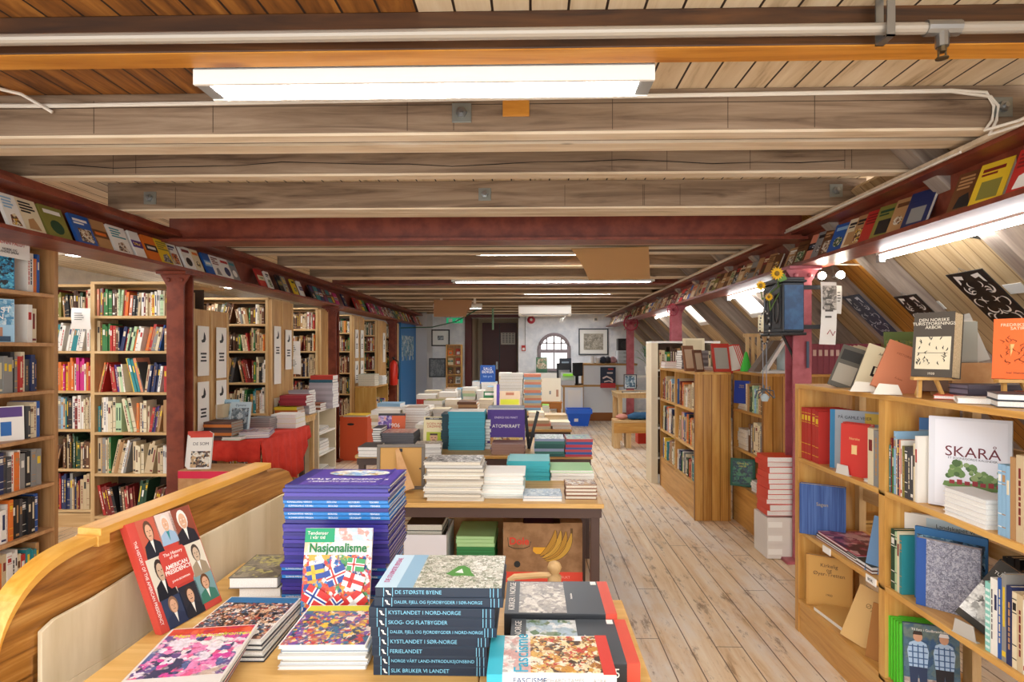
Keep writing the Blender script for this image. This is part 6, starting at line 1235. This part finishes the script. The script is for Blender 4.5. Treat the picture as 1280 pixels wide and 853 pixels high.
# ---------------------------------------------------------------- near right bookcase
X = 1.44; SR = [.18, .555, .94]
tN = rcase('pine_bookcase', 'open pine bookcase nearest the camera on the right', 3.13, 1.62, X, .34, 1.31, SR, PINE, PINEX, plinth=.16, tside=.04)
MB().box(.745, .785, 0, .30, .0, 1.31).build('middle_post', PINE, tN)
for u in (.03, .44, .80, 1.2): MB().box(u, u+.05, .30, .335, .1, 1.31).build('back_post', RAWP, tN)
for z in (.35, .75, 1.12): MB().box(.04, 1.47, .32, .34, z-.03, z+.03).build('back_rail', RAWX, tN)
for i, (u, z) in enumerate([(.30, .546), (.66, .546)]):
    s = MB().box(u, u+.07, -.004, 0, z-.02, z+.012).build('shelf_label', PAPER, tN)
    if i: text('BOK', .018, BLACK, s, (u+.035, -.006, z-.004), (PI/2, 0, 0), 'label_text')
def bp(x): return X*F/(x-663)     # Y on the front plane for a pixel column
def sb(label, x, z, t_, h, w, cn, lean=0, dx=.01, rz=-PI/2, group=None, cm=None):
    """single upright spine book on the near bookcase; x pixel column of its left edge"""
    mb, ms = spine_book(t_, w, h, cn, random.Random(int(x*7))); ms[0] = cm or ms[0]
    o = mb.build('book', ms); o.matrix_basis = Matrix.Translation((X+dx, bp(x), z)) @ Matrix.Rotation(rz, 4, 'Z') @ Matrix.Rotation(lean, 4, 'Y'); return tag(o, label, 'book', group)
NL = 'near pine bookcase'
# left unit, upper shelf
for i in range(5):
    Yc = 3.08-.034*i-(.012 if i > 2 else 0)
    mb, ms = spine_book(.031, .2, .27 if i < 4 else .262, 'red', random.Random(5)); o = mb.build('book', ms); o.matrix_basis = Matrix.Translation((X+.012, Yc, .94)) @ Matrix.Rotation(-PI/2, 4, 'Z')
    tag(o, 'red volume with gilt lines, %s of five on the upper left shelf' % ordn(i+1), 'book', 'red gilt volumes on the near bookcase')
face_book('tall grey and blue book titled På gamle veier on the upper left shelf', X+.10, 2.74, .94, -.85, .22, .285, .02, .02, mat('#9aa4ac'), PAGE, [(0, .1, 0, 1, mat('#2c7aa8'), 'blue_strip'), (.7, 1, .8, .97, mat('#c9a83a'), 'ochre_corner')], [('PÅ GAMLE VEIER', .5, .88, .02, mat('#2a2c30'))], spine=mat('#2c7aa8'))
for i in range(2): face_book(['front red clothbound book with gilt emblem on the upper left shelf', 'second red clothbound book just behind the gilt emblem one'][i], X+.03+.035*i, 2.62+.05*i, .94, -1.08, .13, .235, .032, .03, mat('#cc3c34', .5), PAGE, [], [('Norske', .5, .72, .016, mat('#e2c080'))] if i == 0 else [], name='display_book')
t = bpy.data.objects['display_book'] if 0 else None
b = MB(); 
tE = [o for o in bpy.data.objects if o.get('label', '').startswith('front red clothbound')][0]
MB().prism([(.0+.012*math.cos(a*PI/4)*(1+.5*(a % 2)), .12+.02*math.sin(a*PI/4)*(1+.5*(a % 2))) for a in range(8)][::-1], -.001, -.0003, 'y').build('gilt_emblem', mat('#e8c88a'), tE)
sb('thick cream book leaning right of the red clothbound books', 1076, .94, .04, .24, .18, 'cream'); sb('thick grey page-worn book at the end of the upper left shelf', 1083, .94, .035, .235, .17, 'grey')
tag(place(MB().box(-.045, .045, -.012, 0, 0, .003).prism([(-.04, .003), (.04, .003), (.032, .045), (-.032, .045)], -.012, -.009, 'y').build('bookend', mat('#d8d4cc', .5)), X+.01, 2.66, .94, -PI/2+.2), 'white plastic bookend before the red clothbound books', 'bookend')
flat_book(X+.02, 2.47, .94, -PI/2, .12, .2, .012, mat('#d0ccc4'), PAGEW, 'back', 'thin white booklet lying at the right end of upper left shelf')
# left unit, middle shelf
face_book('blue striped clothbound book facing out on the middle left shelf', X+.06, 2.96, .556, -.55, .21, .26, .04, .02, speckle('blue_stripe_cloth', '#2c4a86', '#4a6aa8', 9, .7, scale=(9, 9, .2)), PAGE, [], [('Sagen', .5, .62, .024, mat('#a8986a'))], spine=mat('#1c2c5a'))
stack(X+.02, 2.76, .556, -PI/2, .36, .22, 3, .035, [mat('#8a3a4a'), mat('#4a4a3c'), mat('#b8485a')], PAGEW, ['maroon magazine', 'dark magazine'], 'middle left shelf pile', spine='back', art=mosaic('magred', ['#8a2c44', '#c06a7a', '#5a2c3a', '#d8a8a8'], 14)); stack(X+.015, 2.56, .556, -PI/2, .2, .2, 2, .03, [mat('#7a3c28'), mat('#3a3c34')], PAGEW, ['dark brown book', 'olive dark book'], 'middle left shelf right pile', spine='back')
face_book('blue-grey book leaning at the right end of the middle left shelf', X+.05, 2.44, .556, -1.1, .16, .24, .015, .3, mat('#6a90b8'), PAGE, [], [])
# left unit, lowest shelf
face_book('ochre book titled Kirkelige Optegnelser facing out on the lowest shelf', X+.10, 2.97, .182, -.5, .21, .26, .03, .03, mat('#c89448', .6), PAGEO, [(.05, .95, .03, .97, mat('#cc9c50', .6), 'cover_field')], [('Kirkelig\nog\nØyer-Tretten', .5, .74, .026, mat('#4a3420')), ('1900', .5, .25, .016, mat('#4a3420'))])
flat_book(X+.02, 2.83, .182, -PI/2+.1, .24, .24, .022, mat('#d0a45c'), PAGEW, 'back', 'ochre book lying flat on the lowest left shelf')
face_book('pale ochre booklet leaning on the lowest shelf, left of two', X+.04, 2.60, .182, -1.0, .17, .25, .01, .35, mat('#d8b070'), PAGEO, [], [('Øyer', .5, .7, .03, mat('#8a6a34'))], roll=.2)
face_book('brown booklet leaning on the lowest shelf beside the middle post', X+.05, 2.45, .182, -1.1, .14, .23, .01, .25, mat('#a87238'), PAGEO, [], [('Hist.', .5, .7, .02, mat('#5a3c1c'))])
# right unit, upper shelf: spines then SKARA
spec = [('teal', .012, .19, 'slim teal'), ('dark red', .012, .22, 'slim dark red'), ('green', .014, .18, 'slim green'), ('light blue', .02, .25, 'tall light blue'), ('cream', .012, .22, 'slim cream'), ('navy', .012, .22, 'slim navy'), ('salmon', .014, .22, 'slim salmon'), ('white', .012, .22, 'slim white'),
        ('olive', .022, .20, 'olive spined'), ('dark grey', .024, .20, 'first dark grey'), ('dark grey', .024, .20, 'second dark grey'), ('dark grey', .022, .20, 'third dark grey'), ('cream', .014, .22, 'cream'), ('white', .018, .25, 'white lettered')]
Yc = 2.335
for i, (cn, t_, h, nm2) in enumerate(spec):
    t_ *= .66
    mb, ms = spine_book(t_, .16, h, cn, random.Random(i)); o = mb.build('book', ms); o.matrix_basis = Matrix.Translation((X+.012, Yc, .94)) @ Matrix.Rotation(-PI/2, 4, 'Z'); Yc -= t_+.001
    tag(o, '%s book, %s from the middle post on the upper right shelf' % (nm2, ordn(i+1)), 'book', 'slim books left of the Skarå book')
face_book('blue and grey album standing behind slim books on the upper right shelf', X+.22, 2.30, .94, -.5, .3, .30, .02, 0, mat('#4a78b0'), PAGE, [(0, 1, 0, .84, mat('#8fa4b4'), 'grey_field')], [])
face_book('yellow and maroon book standing behind the dark grey spines', X+.20, 2.16, .94, -.4, .16, .27, .02, 0, mat('#e2c02c'), PAGE, [(0, 1, 0, .72, mat('#7a1c2c'), 'maroon_field'), (.5, .9, .8, .93, WHITE, 'white_label')], [])
t = face_book('large lilac-white book titled Skarå with painted farm, facing out', 1.555, 2.055, .945, -.80, .235, .325, .022, .03, mat('#d9dbe2', .4), PAGEW, [(.08, .95, .03, .97, mat('#e4e5ec', .4), 'cover_field')], [('SKARÅ', .54, .62, .052, mat('#6a1c2c')), ('ET SOGNEFJORDS KALENDER', .54, .55, .0105, mat('#4a4a50'))], name='farm_book', spine=WHITE)
b = MB(); rg = random.Random(9)
for k in range(70):
    cx, cz_ = rg.uniform(-.06, .085), rg.uniform(.105, .15)+.0; r = rg.uniform(.006, .014); cz_ += .016*math.sin((cx+.06)*40)
    b.prism([(cx+r*math.cos(a*PI/4), cz_+r*math.sin(a*PI/4)) for a in range(8)][::-1], -.0016-.00001*k, -.001, 'y', k % 3)
b.prism([(-.075, .078), (-.04, .07), (.05, .072), (.1, .08), (.09, .095), (-.07, .094)], -.003, -.001, 'y', 0)
for k in range(7): b.box(-.055+.022*k, -.04+.022*k, -.0035, -.003, .087, .1+.004*(k % 2), 3)
b.build('painted_farm', [mat('#6a8a4c'), mat('#4a6838'), mat('#8aa068'), mat('#9a3038')], t)
stack(X+.008, 1.935, .94, -PI/2, .185, .10, 6, .095, [wc, mat('#dcdcdc')], PAGEW, 'white book', 'white stack below the farm book', jit=.002, rj=.005)
Yc = 1.80
for i, (cn, t_, h, nm2) in enumerate([('light blue', .014, .22, 'first pale blue'), ('light blue', .014, .22, 'second pale blue'), ('light blue', .014, .22, 'third pale blue'), ('tan', .02, .25, 'tan'), ('beige', .025, .26, 'thick beige'), ('cream', .02, .26, 'cream'), ('beige', .02, .26, 'last beige')]):
    mb, ms = spine_book(t_, .17, h, cn, random.Random(i)); o = mb.build('book', ms); o.matrix_basis = Matrix.Translation((X+.012, Yc, .94)) @ Matrix.Rotation(-PI/2, 4, 'Z'); Yc -= t_+.001
    tag(o, '%s upright book, %s right of the white stack' % (nm2, ordn(i+1)), 'book', 'upright books right of the white stack')
row(X+.20, 1.80, .94, -PI/2, .14, (.25, .3), (.08, .1), (.02, .035), DARKS+['magenta'], 'rear row of upper right shelf', 0)
# right unit, middle shelf
face_book('tall white album titled Landskapet standing at the left of middle right shelf', X+.17, 2.26, .556, -.75, .26, .30, .02, 0, mat('#e8e4da'), PAGE, [(.3, 1, .8, .97, mat('#c8dce4'), 'pale_blue_field')], [('Landskapet vi', .65, .88, .022, mat('#4a5a5a'))], spine=mat('#7a3a34'))
Yc = 2.325
for i, (cn, t_, h) in enumerate([('dark green', .024, .24), ('pale green', .012, .235), ('cream', .014, .24), ('teal', .014, .23)]):
    mb, ms = spine_book(t_, .15, h, cn, random.Random(i)); o = mb.build('book', ms); o.matrix_basis = Matrix.Translation((X+.012, Yc, .556)) @ Matrix.Rotation(-PI/2, 4, 'Z'); Yc -= t_+.001
    tag(o, '%s spine, %s left of the marbled book' % (cn, ['fourth', 'third', 'second', 'next'][i]), 'book', 'spines left of the marbled book')
face_book('blue mountain picture book behind the marbled grey book', X+.125, 2.16, .556, -.80, .22, .275, .018, .02, mat('#2a6aa0'), PAGE, [(.03, .97, .0, .9, mosaic('mountain', ['#1c2c3c', '#4a7a9a', '#8ab4cc', '#2c4a60'], 30), 'cover_picture')], [])
face_book('grey marbled book with blue spine facing out on the middle right shelf', X+.08, 2.11, .556, -.80, .19, .25, .025, .04, mat('#8f909c'), PAGE, [(0, .16, 0, 1, mat('#1f4f9c'), 'blue_strip'), (.16, 1, 0, 1, mosaic('marbled', ['#8e8fa0', '#a4a5b2', '#7a7b8c', '#b4b4c0', '#6c6d7c'], 150, 1.2), 'marbled_paper')], [], spine=mat('#1f4f9c'))
t = face_book('dark yearbook with photograph leaning sideways on the middle right shelf', X+.06, 1.94, .575, -.95, .15, .24, .025, .12, mat('#3a352e'), PAGEO, [(.0, 1, .1, .62, mosaic('snow', ['#d8d6d0', '#efeeea', '#a8a6a2', '#6a6864'], 25), 'photograph')], [('DEN NORSKE\nTURISTFORENINGS\nÅRBOK', .5, .82, .015, WHITE)], roll=.5)
tag(place(MB().box(-.045, .045, -.012, 0, 0, .003).prism([(-.04, .003), (.04, .003), (.032, .05), (-.032, .05)], -.012, -.009, 'y').build('bookend', mat('#b8b4ac', .5)), X+.015, 1.93, .556, -PI/2+.2), 'grey bookend at the foot of the dark yearbook', 'bookend')
Yc = 1.85
for i, (cn, t_, h, nm2) in enumerate([('teal', .02, .22, 'pale teal zigzag'), ('white', .012, .24, 'first white'), ('white', .014, .24, 'second white'), ('blue', .014, .25, 'blue'), ('grey', .016, .27, 'grey'), ('navy', .02, .24, 'navy'), ('cream', .016, .23, 'cream'), ('beige', .02, .23, 'beige'), ('white', .018, .22, 'last white')]):
    mb, ms = spine_book(t_, .16, h, cn, random.Random(i+3)); 
    if i == 0:
        ms[0] = mat('#8fd0c4'); mb = MB(); book_geo(mb, (t_, .16, h), 0, 1, 0)
        for k in range(10): mb.box(.002, t_-.002, -.0006, 0, .01+.02*k, .018+.02*k, 2)
        ms[2] = mat('#e2f0ec')
    o = mb.build('book', ms); o.matrix_basis = Matrix.Translation((X+.012, Yc, .556)) @ Matrix.Rotation(-PI/2, 4, 'Z'); Yc -= t_+.001
    tag(o, '%s spine, %s right of the dark yearbook' % (nm2, ordn(i+1)), 'book', 'spines right of the dark yearbook')
row(X+.22, 2.05, .556, -PI/2, .35, (.2, .27), (.08, .1), (.012, .03), DARKS+['teal', 'teal', 'green'], 'rear row of middle right shelf', .2)
# right unit, lowest shelf
Yc = 2.34
for i in range(6): face_book('bright green booklet, %s of five on the lowest shelf' % ordn(i+1), X+.105, 2.322-.0175*i, .185, -.25, .185, .25, .012, .0, mat('#54c82c', .5), PAGEW, [], [], spine=mat('#54c82c', .5), group='bright green booklets on the lowest shelf', name='green_booklet') if i < 5 else None
t = face_book('booklet with two men in checked shirts, front of the green booklets', X+.105, 2.222, .185, -.28, .185, .262, .012, .06, mat('#3c5878', .4), PAGEW, [(0, 1, 0, .22, mosaic('rockground', ['#b8a49a', '#d8ccc4', '#8f7c74', '#c8b4b0'], 40), 'ground'), (0, 1, .22, 1, mosaic('bluewoods', ['#3a5c84', '#4a6a80', '#5c7a8c', '#6a7c78'], 15), 'woods')], [('Til fots i Gudbrandsdalen', .5, .92, .013, WHITE)], name='photo_booklet')
for s, cap_ in ((-.045, 0), (.042, 1)):
    b = MB(); y0, y1 = -.0024, -.0012
    b.prism([(s-.03, .1), (s+.03, .1), (s+.036, .16), (s+.028, .19), (s+.012, .198), (s-.012, .198), (s-.028, .19), (s-.036, .16)], y0, y1, 'y', 0)
    b.prism([(s-.027, .03), (s-.004, .03), (s, .08), (s+.006, .03), (s+.028, .035), (s+.03, .1), (s-.03, .1)], y0, y1, 'y', 1)
    b.prism([(s+.0155*math.cos(a*PI/6), .214+.019*math.sin(a*PI/6)) for a in range(12)], y0-.0002, y1, 'y', 2)
    b.prism([(s-.017, .222), (s+.017, .222), (s+.013, .235), (s-.013, .235)], y0-.0004, y1, 'y', 3)
    for k in (-1, 0, 1): b.box(s+.018*k-.002, s+.018*k+.002, y0-.0004, y0, .1, .185, 4)
    for k in range(4): b.box(s-.032, s+.032, y0-.0004, y0, .11+.022*k, .114+.022*k, 4)
    b.build('printed_figure', [mat('#a8c4e0'), mat('#2c3c5c' if not cap_ else '#26262c'), mat('#c99a7c'), mat('#3a2c24' if not cap_ else '#e2e2e2'), mat('#3a5c8c')], t)
flat_book(X+.05, 1.83, .182, -PI/2+.3, .15, .2, .03, mat('#8a4438'), PAGE, 'front', 'small maroon book lying in the lowest right compartment')
# things on top of the near bookcase
ZT = 1.334
tag(place(MB().box(0, .55, 0, .02, 0, .02).build('rear_rail', RAWX), 0, 0, -1), None) if 0 else None
case('pine_bookcase', 'low pine bookcase carrying old rose volumes behind the pink column', 2.22, 4.62, 0, .86, .26, 1.30, [.15, .55, .95], PINE, PINEX, plinth=.12, back=PINE)
for i in range(12):
    mb, ms = spine_book(.044, .16, .245, 'dark red', random.Random(2)); ms[0] = mat('#8a3c48', .5); ms[2] = mat('#d8b8a8'); o = mb.build('volume', ms); o.matrix_basis = Matrix.Translation((2.27+.046*i, 4.64, 1.323))
    tag(o, 'old rose volume with pale lettering, %s from left beside the pink column' % ordn(i+1), 'book', 'old rose volumes in a row')
def on_top(label, xl, xr, yt, yb, Y, rz, cover, rects, texts, lean=.2, Tk=.02, page=None, roll=0, z=None, name='display_book', spine=None, wf=1):
    w = (px(xr, Y)-px(xl, Y))/math.cos(rz)*wf; h = (yb-yt)*Y/F
    return face_book(label, (px(xl, Y)+px(xr, Y))/2, Y, z if z is not None else ZT, rz, w, h/math.cos(lean), Tk, lean, cover, page, rects, texts, spine, None, name, roll)
on_top('dark grey pamphlet leaning on tan ones at the far end', 1032, 1056, 430, 482, 2.80, -.5, mat('#5a564c'), [(.1, .9, .1, .55, mat('#a8a090'), 'cover_picture'), (.1, .9, .65, .9, mat('#2c2a26'), 'dark_panel')], [], .25, .02, roll=.35)
for i in range(3): on_top('tan edged pamphlet, %s behind the dark grey one' % ['first', 'second', 'third'][i], 1040+5*i, 1062+5*i, 432, 482, 2.82+.03*i, -.5, mat('#b8a888'), [], [], .25, .012, roll=.35)
def stand(x, Y, label):
    t = empty('bookend', label, 'bookend', (px(x, Y), Y, ZT), -.4); MB().box(-.05, .05, -.04, .03, 0, .003).prism([(-.05, .003), (.05, .003), (.035, .04), (-.03, .045)], -.04, -.037, 'y').build('plate', mat('#dcd6c8', .5), t); return t
t = on_top('cream booklet with a black shield, leaning back on the near bookcase', 1068, 1106, 435, 489, 2.58, -.35, mat('#e6dcb8'), [(.28, .55, .28, .52, BLACK, 'shield'), (.33, .4, .34, .5, mat('#e6dcb8'), 'shield_gap')], [('ÅRSSKRIFT', .5, .82, .014, mat('#4a4430')), ('1978', .5, .68, .012, mat('#4a4430'))], .35, .012, roll=.38, wf=1.15)
on_top('salmon coloured curved booklet leaning beside the cream one', 1090, 1128, 430, 492, 2.42, -.35, mat('#d98862'), [], [('HISTORIELAG', .5, .78, .014, mat('#a85a3c')), ('Årbok', .5, .3, .012, mat('#a85a3c'))], .32, .014, roll=.42, wf=1.25)
stand(1072, 2.52, 'pale plastic stand at the foot of cream booklet'); stand(1101, 2.36, 'pale plastic stand at the foot of salmon booklet')
t = on_top('landscape photo card standing behind the salmon booklet', 1104, 1140, 398, 470, 2.60, -.1, mat('#5a6a34'), [(.02, .98, .02, .85, mosaic('meadow', ['#5c6c30', '#8a8a3c', '#3c4a24', '#c9b040', '#6a7a4a'], 40), 'photograph'), (.05, .3, .6, .78, WHITE, 'white_label')], [], .1, .01)
def easel(x, Y, label, w=.10):
    t = empty('book_easel', label, 'easel', (px(x, Y), Y, ZT), -.15)
    MB().box(-w/2-.012, w/2+.03, -.03, .0, .066, .078).build('ledge', TABLE, t, .001)
    for s in (-1, 1): MB().add([(s*w*.28-.006, -.005, .066), (s*w*.28+.006, -.005, .066), (s*w*.42+.006, -.03, 0), (s*w*.42-.006, -.03, 0), (s*w*.28-.006, .008, .066), (s*w*.28+.006, .008, .066), (s*w*.42+.006, -.017, 0), (s*w*.42-.006, -.017, 0)], [(0, 1, 2, 3), (7, 6, 5, 4), (0, 4, 5, 1), (1, 5, 6, 2), (2, 6, 7, 3), (3, 7, 4, 0)]).build('leg', TABLE, t)
    MB().tube([(0, .01, .15), (0, .09, 0)], .006, 6).build('rear_leg', TABLE, t); MB().box(-.008, .008, 0, .01, .07, .2).build('upright', TABLE, t); return t
easel(1152, 2.20, 'small wooden easel holding the dark yearbook'); easel(1255, 2.02, 'small wooden easel holding the orange book')
t = face_book('tall dark yearbook with woodcut picture standing on a wooden easel', px(1153, 2.17), 2.16, ZT+.079, -1.02, .135, .245, .07, .12, mat('#4a4238'), PAGEO, [(.08, .94, .12, .62, mat('#ddd2b4'), 'cover_picture')], [('DEN NORSKE\nTURISTFORENINGS\nÅRBOK', .5, .82, .0165, mat('#e8e0cc')), ('1930', .5, .05, .012, mat('#e8e0cc'))], name='yearbook')
b = MB(); rg = random.Random(4)
for k in range(26):
    cx, cz_ = (rg.uniform(-.05, -.038) if k < 9 else rg.uniform(.036, .046) if k < 15 else rg.uniform(-.03, .03)), rg.uniform(.035, .145); b.tube([(cx, -.0012, cz_), (cx+rg.uniform(-.006, .006), -.0012, cz_+.006), (cx+rg.uniform(-.008, .008), -.0012, cz_+.013)], [.0006, .002, .0006], 4)
b.box(-.05, .05, -.0012, -.0006, .09, .0915); b.build('woodcut_lines', BLACK, t)
for i in range(3): face_book('old yearbook, %s behind the easel copy' % ordn(i+1), px(1172+8*i, 2.22), 2.25+.02*i, ZT+.02, -.5, .11, .25, .03, .12, mat('#7a5a44'), PAGEO, [], [], group='old yearbooks behind the easel', name='yearbook')
t = face_book('orange book with line drawing standing on the right easel', px(1258, 2.0), 2.0, ZT+.079, -.85, .13, .215, .035, .18, mat('#ee6a26'), PAGE, [], [('FREDRIKSTEN\nSATIR', .5, .86, .015, mat('#f4d8b8')), ('Ivar Hansen', .5, .1, .011, mat('#6a2c14'))], name='orange_book', spine=mat('#c84a1c'))
b = MB()
for k in range(30):
    cx, cz_ = rg.uniform(-.04, .04), rg.uniform(.05, .14); b.tube([(cx, -.001, cz_), (cx+rg.uniform(-.008, .008), -.001, cz_+.006), (cx+rg.uniform(-.01, .01), -.001, cz_+.014)], [.0005, .0013, .0005], 4)
b.build('line_drawing', mat('#5a2410'), t)
face_book('grey pamphlet leaning behind the grey box file', px(1228, 2.22), 2.32, 1.46, -.2, .14, .2, .01, .25, mat('#a8a69e'), PAGE, [(.0, 1, .0, .9, mat('#b4b2aa'), 'cover_field')], [('Samlaget', .5, .7, .014, mat('#3a3a38'))], roll=-.25)
cbox('cardboard_box', px(1186, 2.2), px(1240, 2.2), 2.22, 2.34, ZT, ZT+.125, CARD, 'brown cardboard box between the two book easels')
tag(place(MB().box(-.042, .042, -.05, 0, 0, .16).box(-.038, .038, -.046, -.0, .16, .162, 1).build('box_file', [mat('#9a9c92', .6), PAGE]), px(1216, 2.18), 2.30, ZT+.131), 'grey-green box file on the cardboard box', 'box file')
cols = ['dark red', 'white', 'navy', 'cream', 'dark red', 'light blue', 'grey', 'beige', 'cream']
for i, cn in enumerate(cols):
    mb, ms = spine_book(.016, .14, .23, cn, random.Random(i)); o = mb.build('book', ms); o.matrix_basis = Matrix.Translation((px(1172, 2.40)+.0175*i, 2.42, ZT)) @ Matrix.Rotation(0, 4, 'Z'); tag(o, '%s spine, %s from left behind the cardboard box' % (cn, ordn(i+1)), 'book', 'slim spines behind the cardboard box')
face_book('pale blue book standing behind the slim spines', px(1190, 2.5), 2.60, ZT, 0, .15, .25, .015, 0, mat('#dfe8f0'), PAGE, [(.05, .95, .7, .95, mat('#3c6aa8'), 'blue_panel')], [])
stack(px(1234, 2.06), 2.06, ZT, -.1, .19, .11, 3, .055, [mat('#4a4450'), mat('#3c3a48')], mat('#7a7484', .8), 'dark slate book', 'slate pile between the easels', spine='front')
flat_book(px(1262, 2.0), 1.88, ZT, -.1, .07, .11, .04, mat('#8a4428'), PAGEO, 'front', 'small rust brown book under the orange book easel')
flat_book(X+.10, 2.08, ZT, -.7, .15, .14, .014, mat('#d8644c'), PAGEW, 'back', 'flat salmon red booklet at the front edge of the bookcase top'); flat_book(X+.05, 1.92, ZT, -.55, .12, .12, .018, wc, PAGEW, 'back', 'small white booklet beside the salmon red one')
for i in range(2): flat_book(X+.1, 1.78, ZT+.0215*i, -.5, .17, .16, .02, mat('#3c4450'), PAGEW, 'right', ['lower', 'upper'][i]+' of two navy covered books at the right edge of bookcase top')
# ---------------------------------------------------------------- the smallest shelf and table books beyond 300 become one mass
def shown(o):
    d = Vector(o.matrix_basis.translation)-cam.location; dims = o.dimensions
    return dims.x*dims.z/max(d.y, .3)**2+dims.y*dims.z*.3/max(d.y, .3)**2+dims.x*dims.y*.3/max(d.y, .3)**2
bpy.context.view_layer.update()
for kind in ('book', 'magazine', 'booklet'):
    allb = [o for o in bpy.data.objects if o.name.split('.')[0] == kind and o.parent is None]
    single = sorted([o for o in allb if o.type == 'MESH'], key=shown, reverse=True)
    keep = 300-(len(allb)-len(single))
    for o in single[keep:]:
        me = o.data; k = len(STUFF.v); M = o.matrix_basis
        STUFF.v += [tuple(M @ q.co) for q in me.vertices]; idx = []
        for m in me.materials:
            if m not in STUFFM: STUFFM.append(m)
            idx.append(STUFFM.index(m))
        for f in me.polygons: STUFF.f.append(tuple(k+q for q in f.vertices)); STUFF.m.append(idx[f.material_index])
        LABELS.pop(o.get('label'), None); bpy.data.objects.remove(o); bpy.data.meshes.remove(me)
o = STUFF.build('distant_books', STUFFM); tag(o, 'the many small books on the more distant shelves and tables', 'books', None, 'stuff')
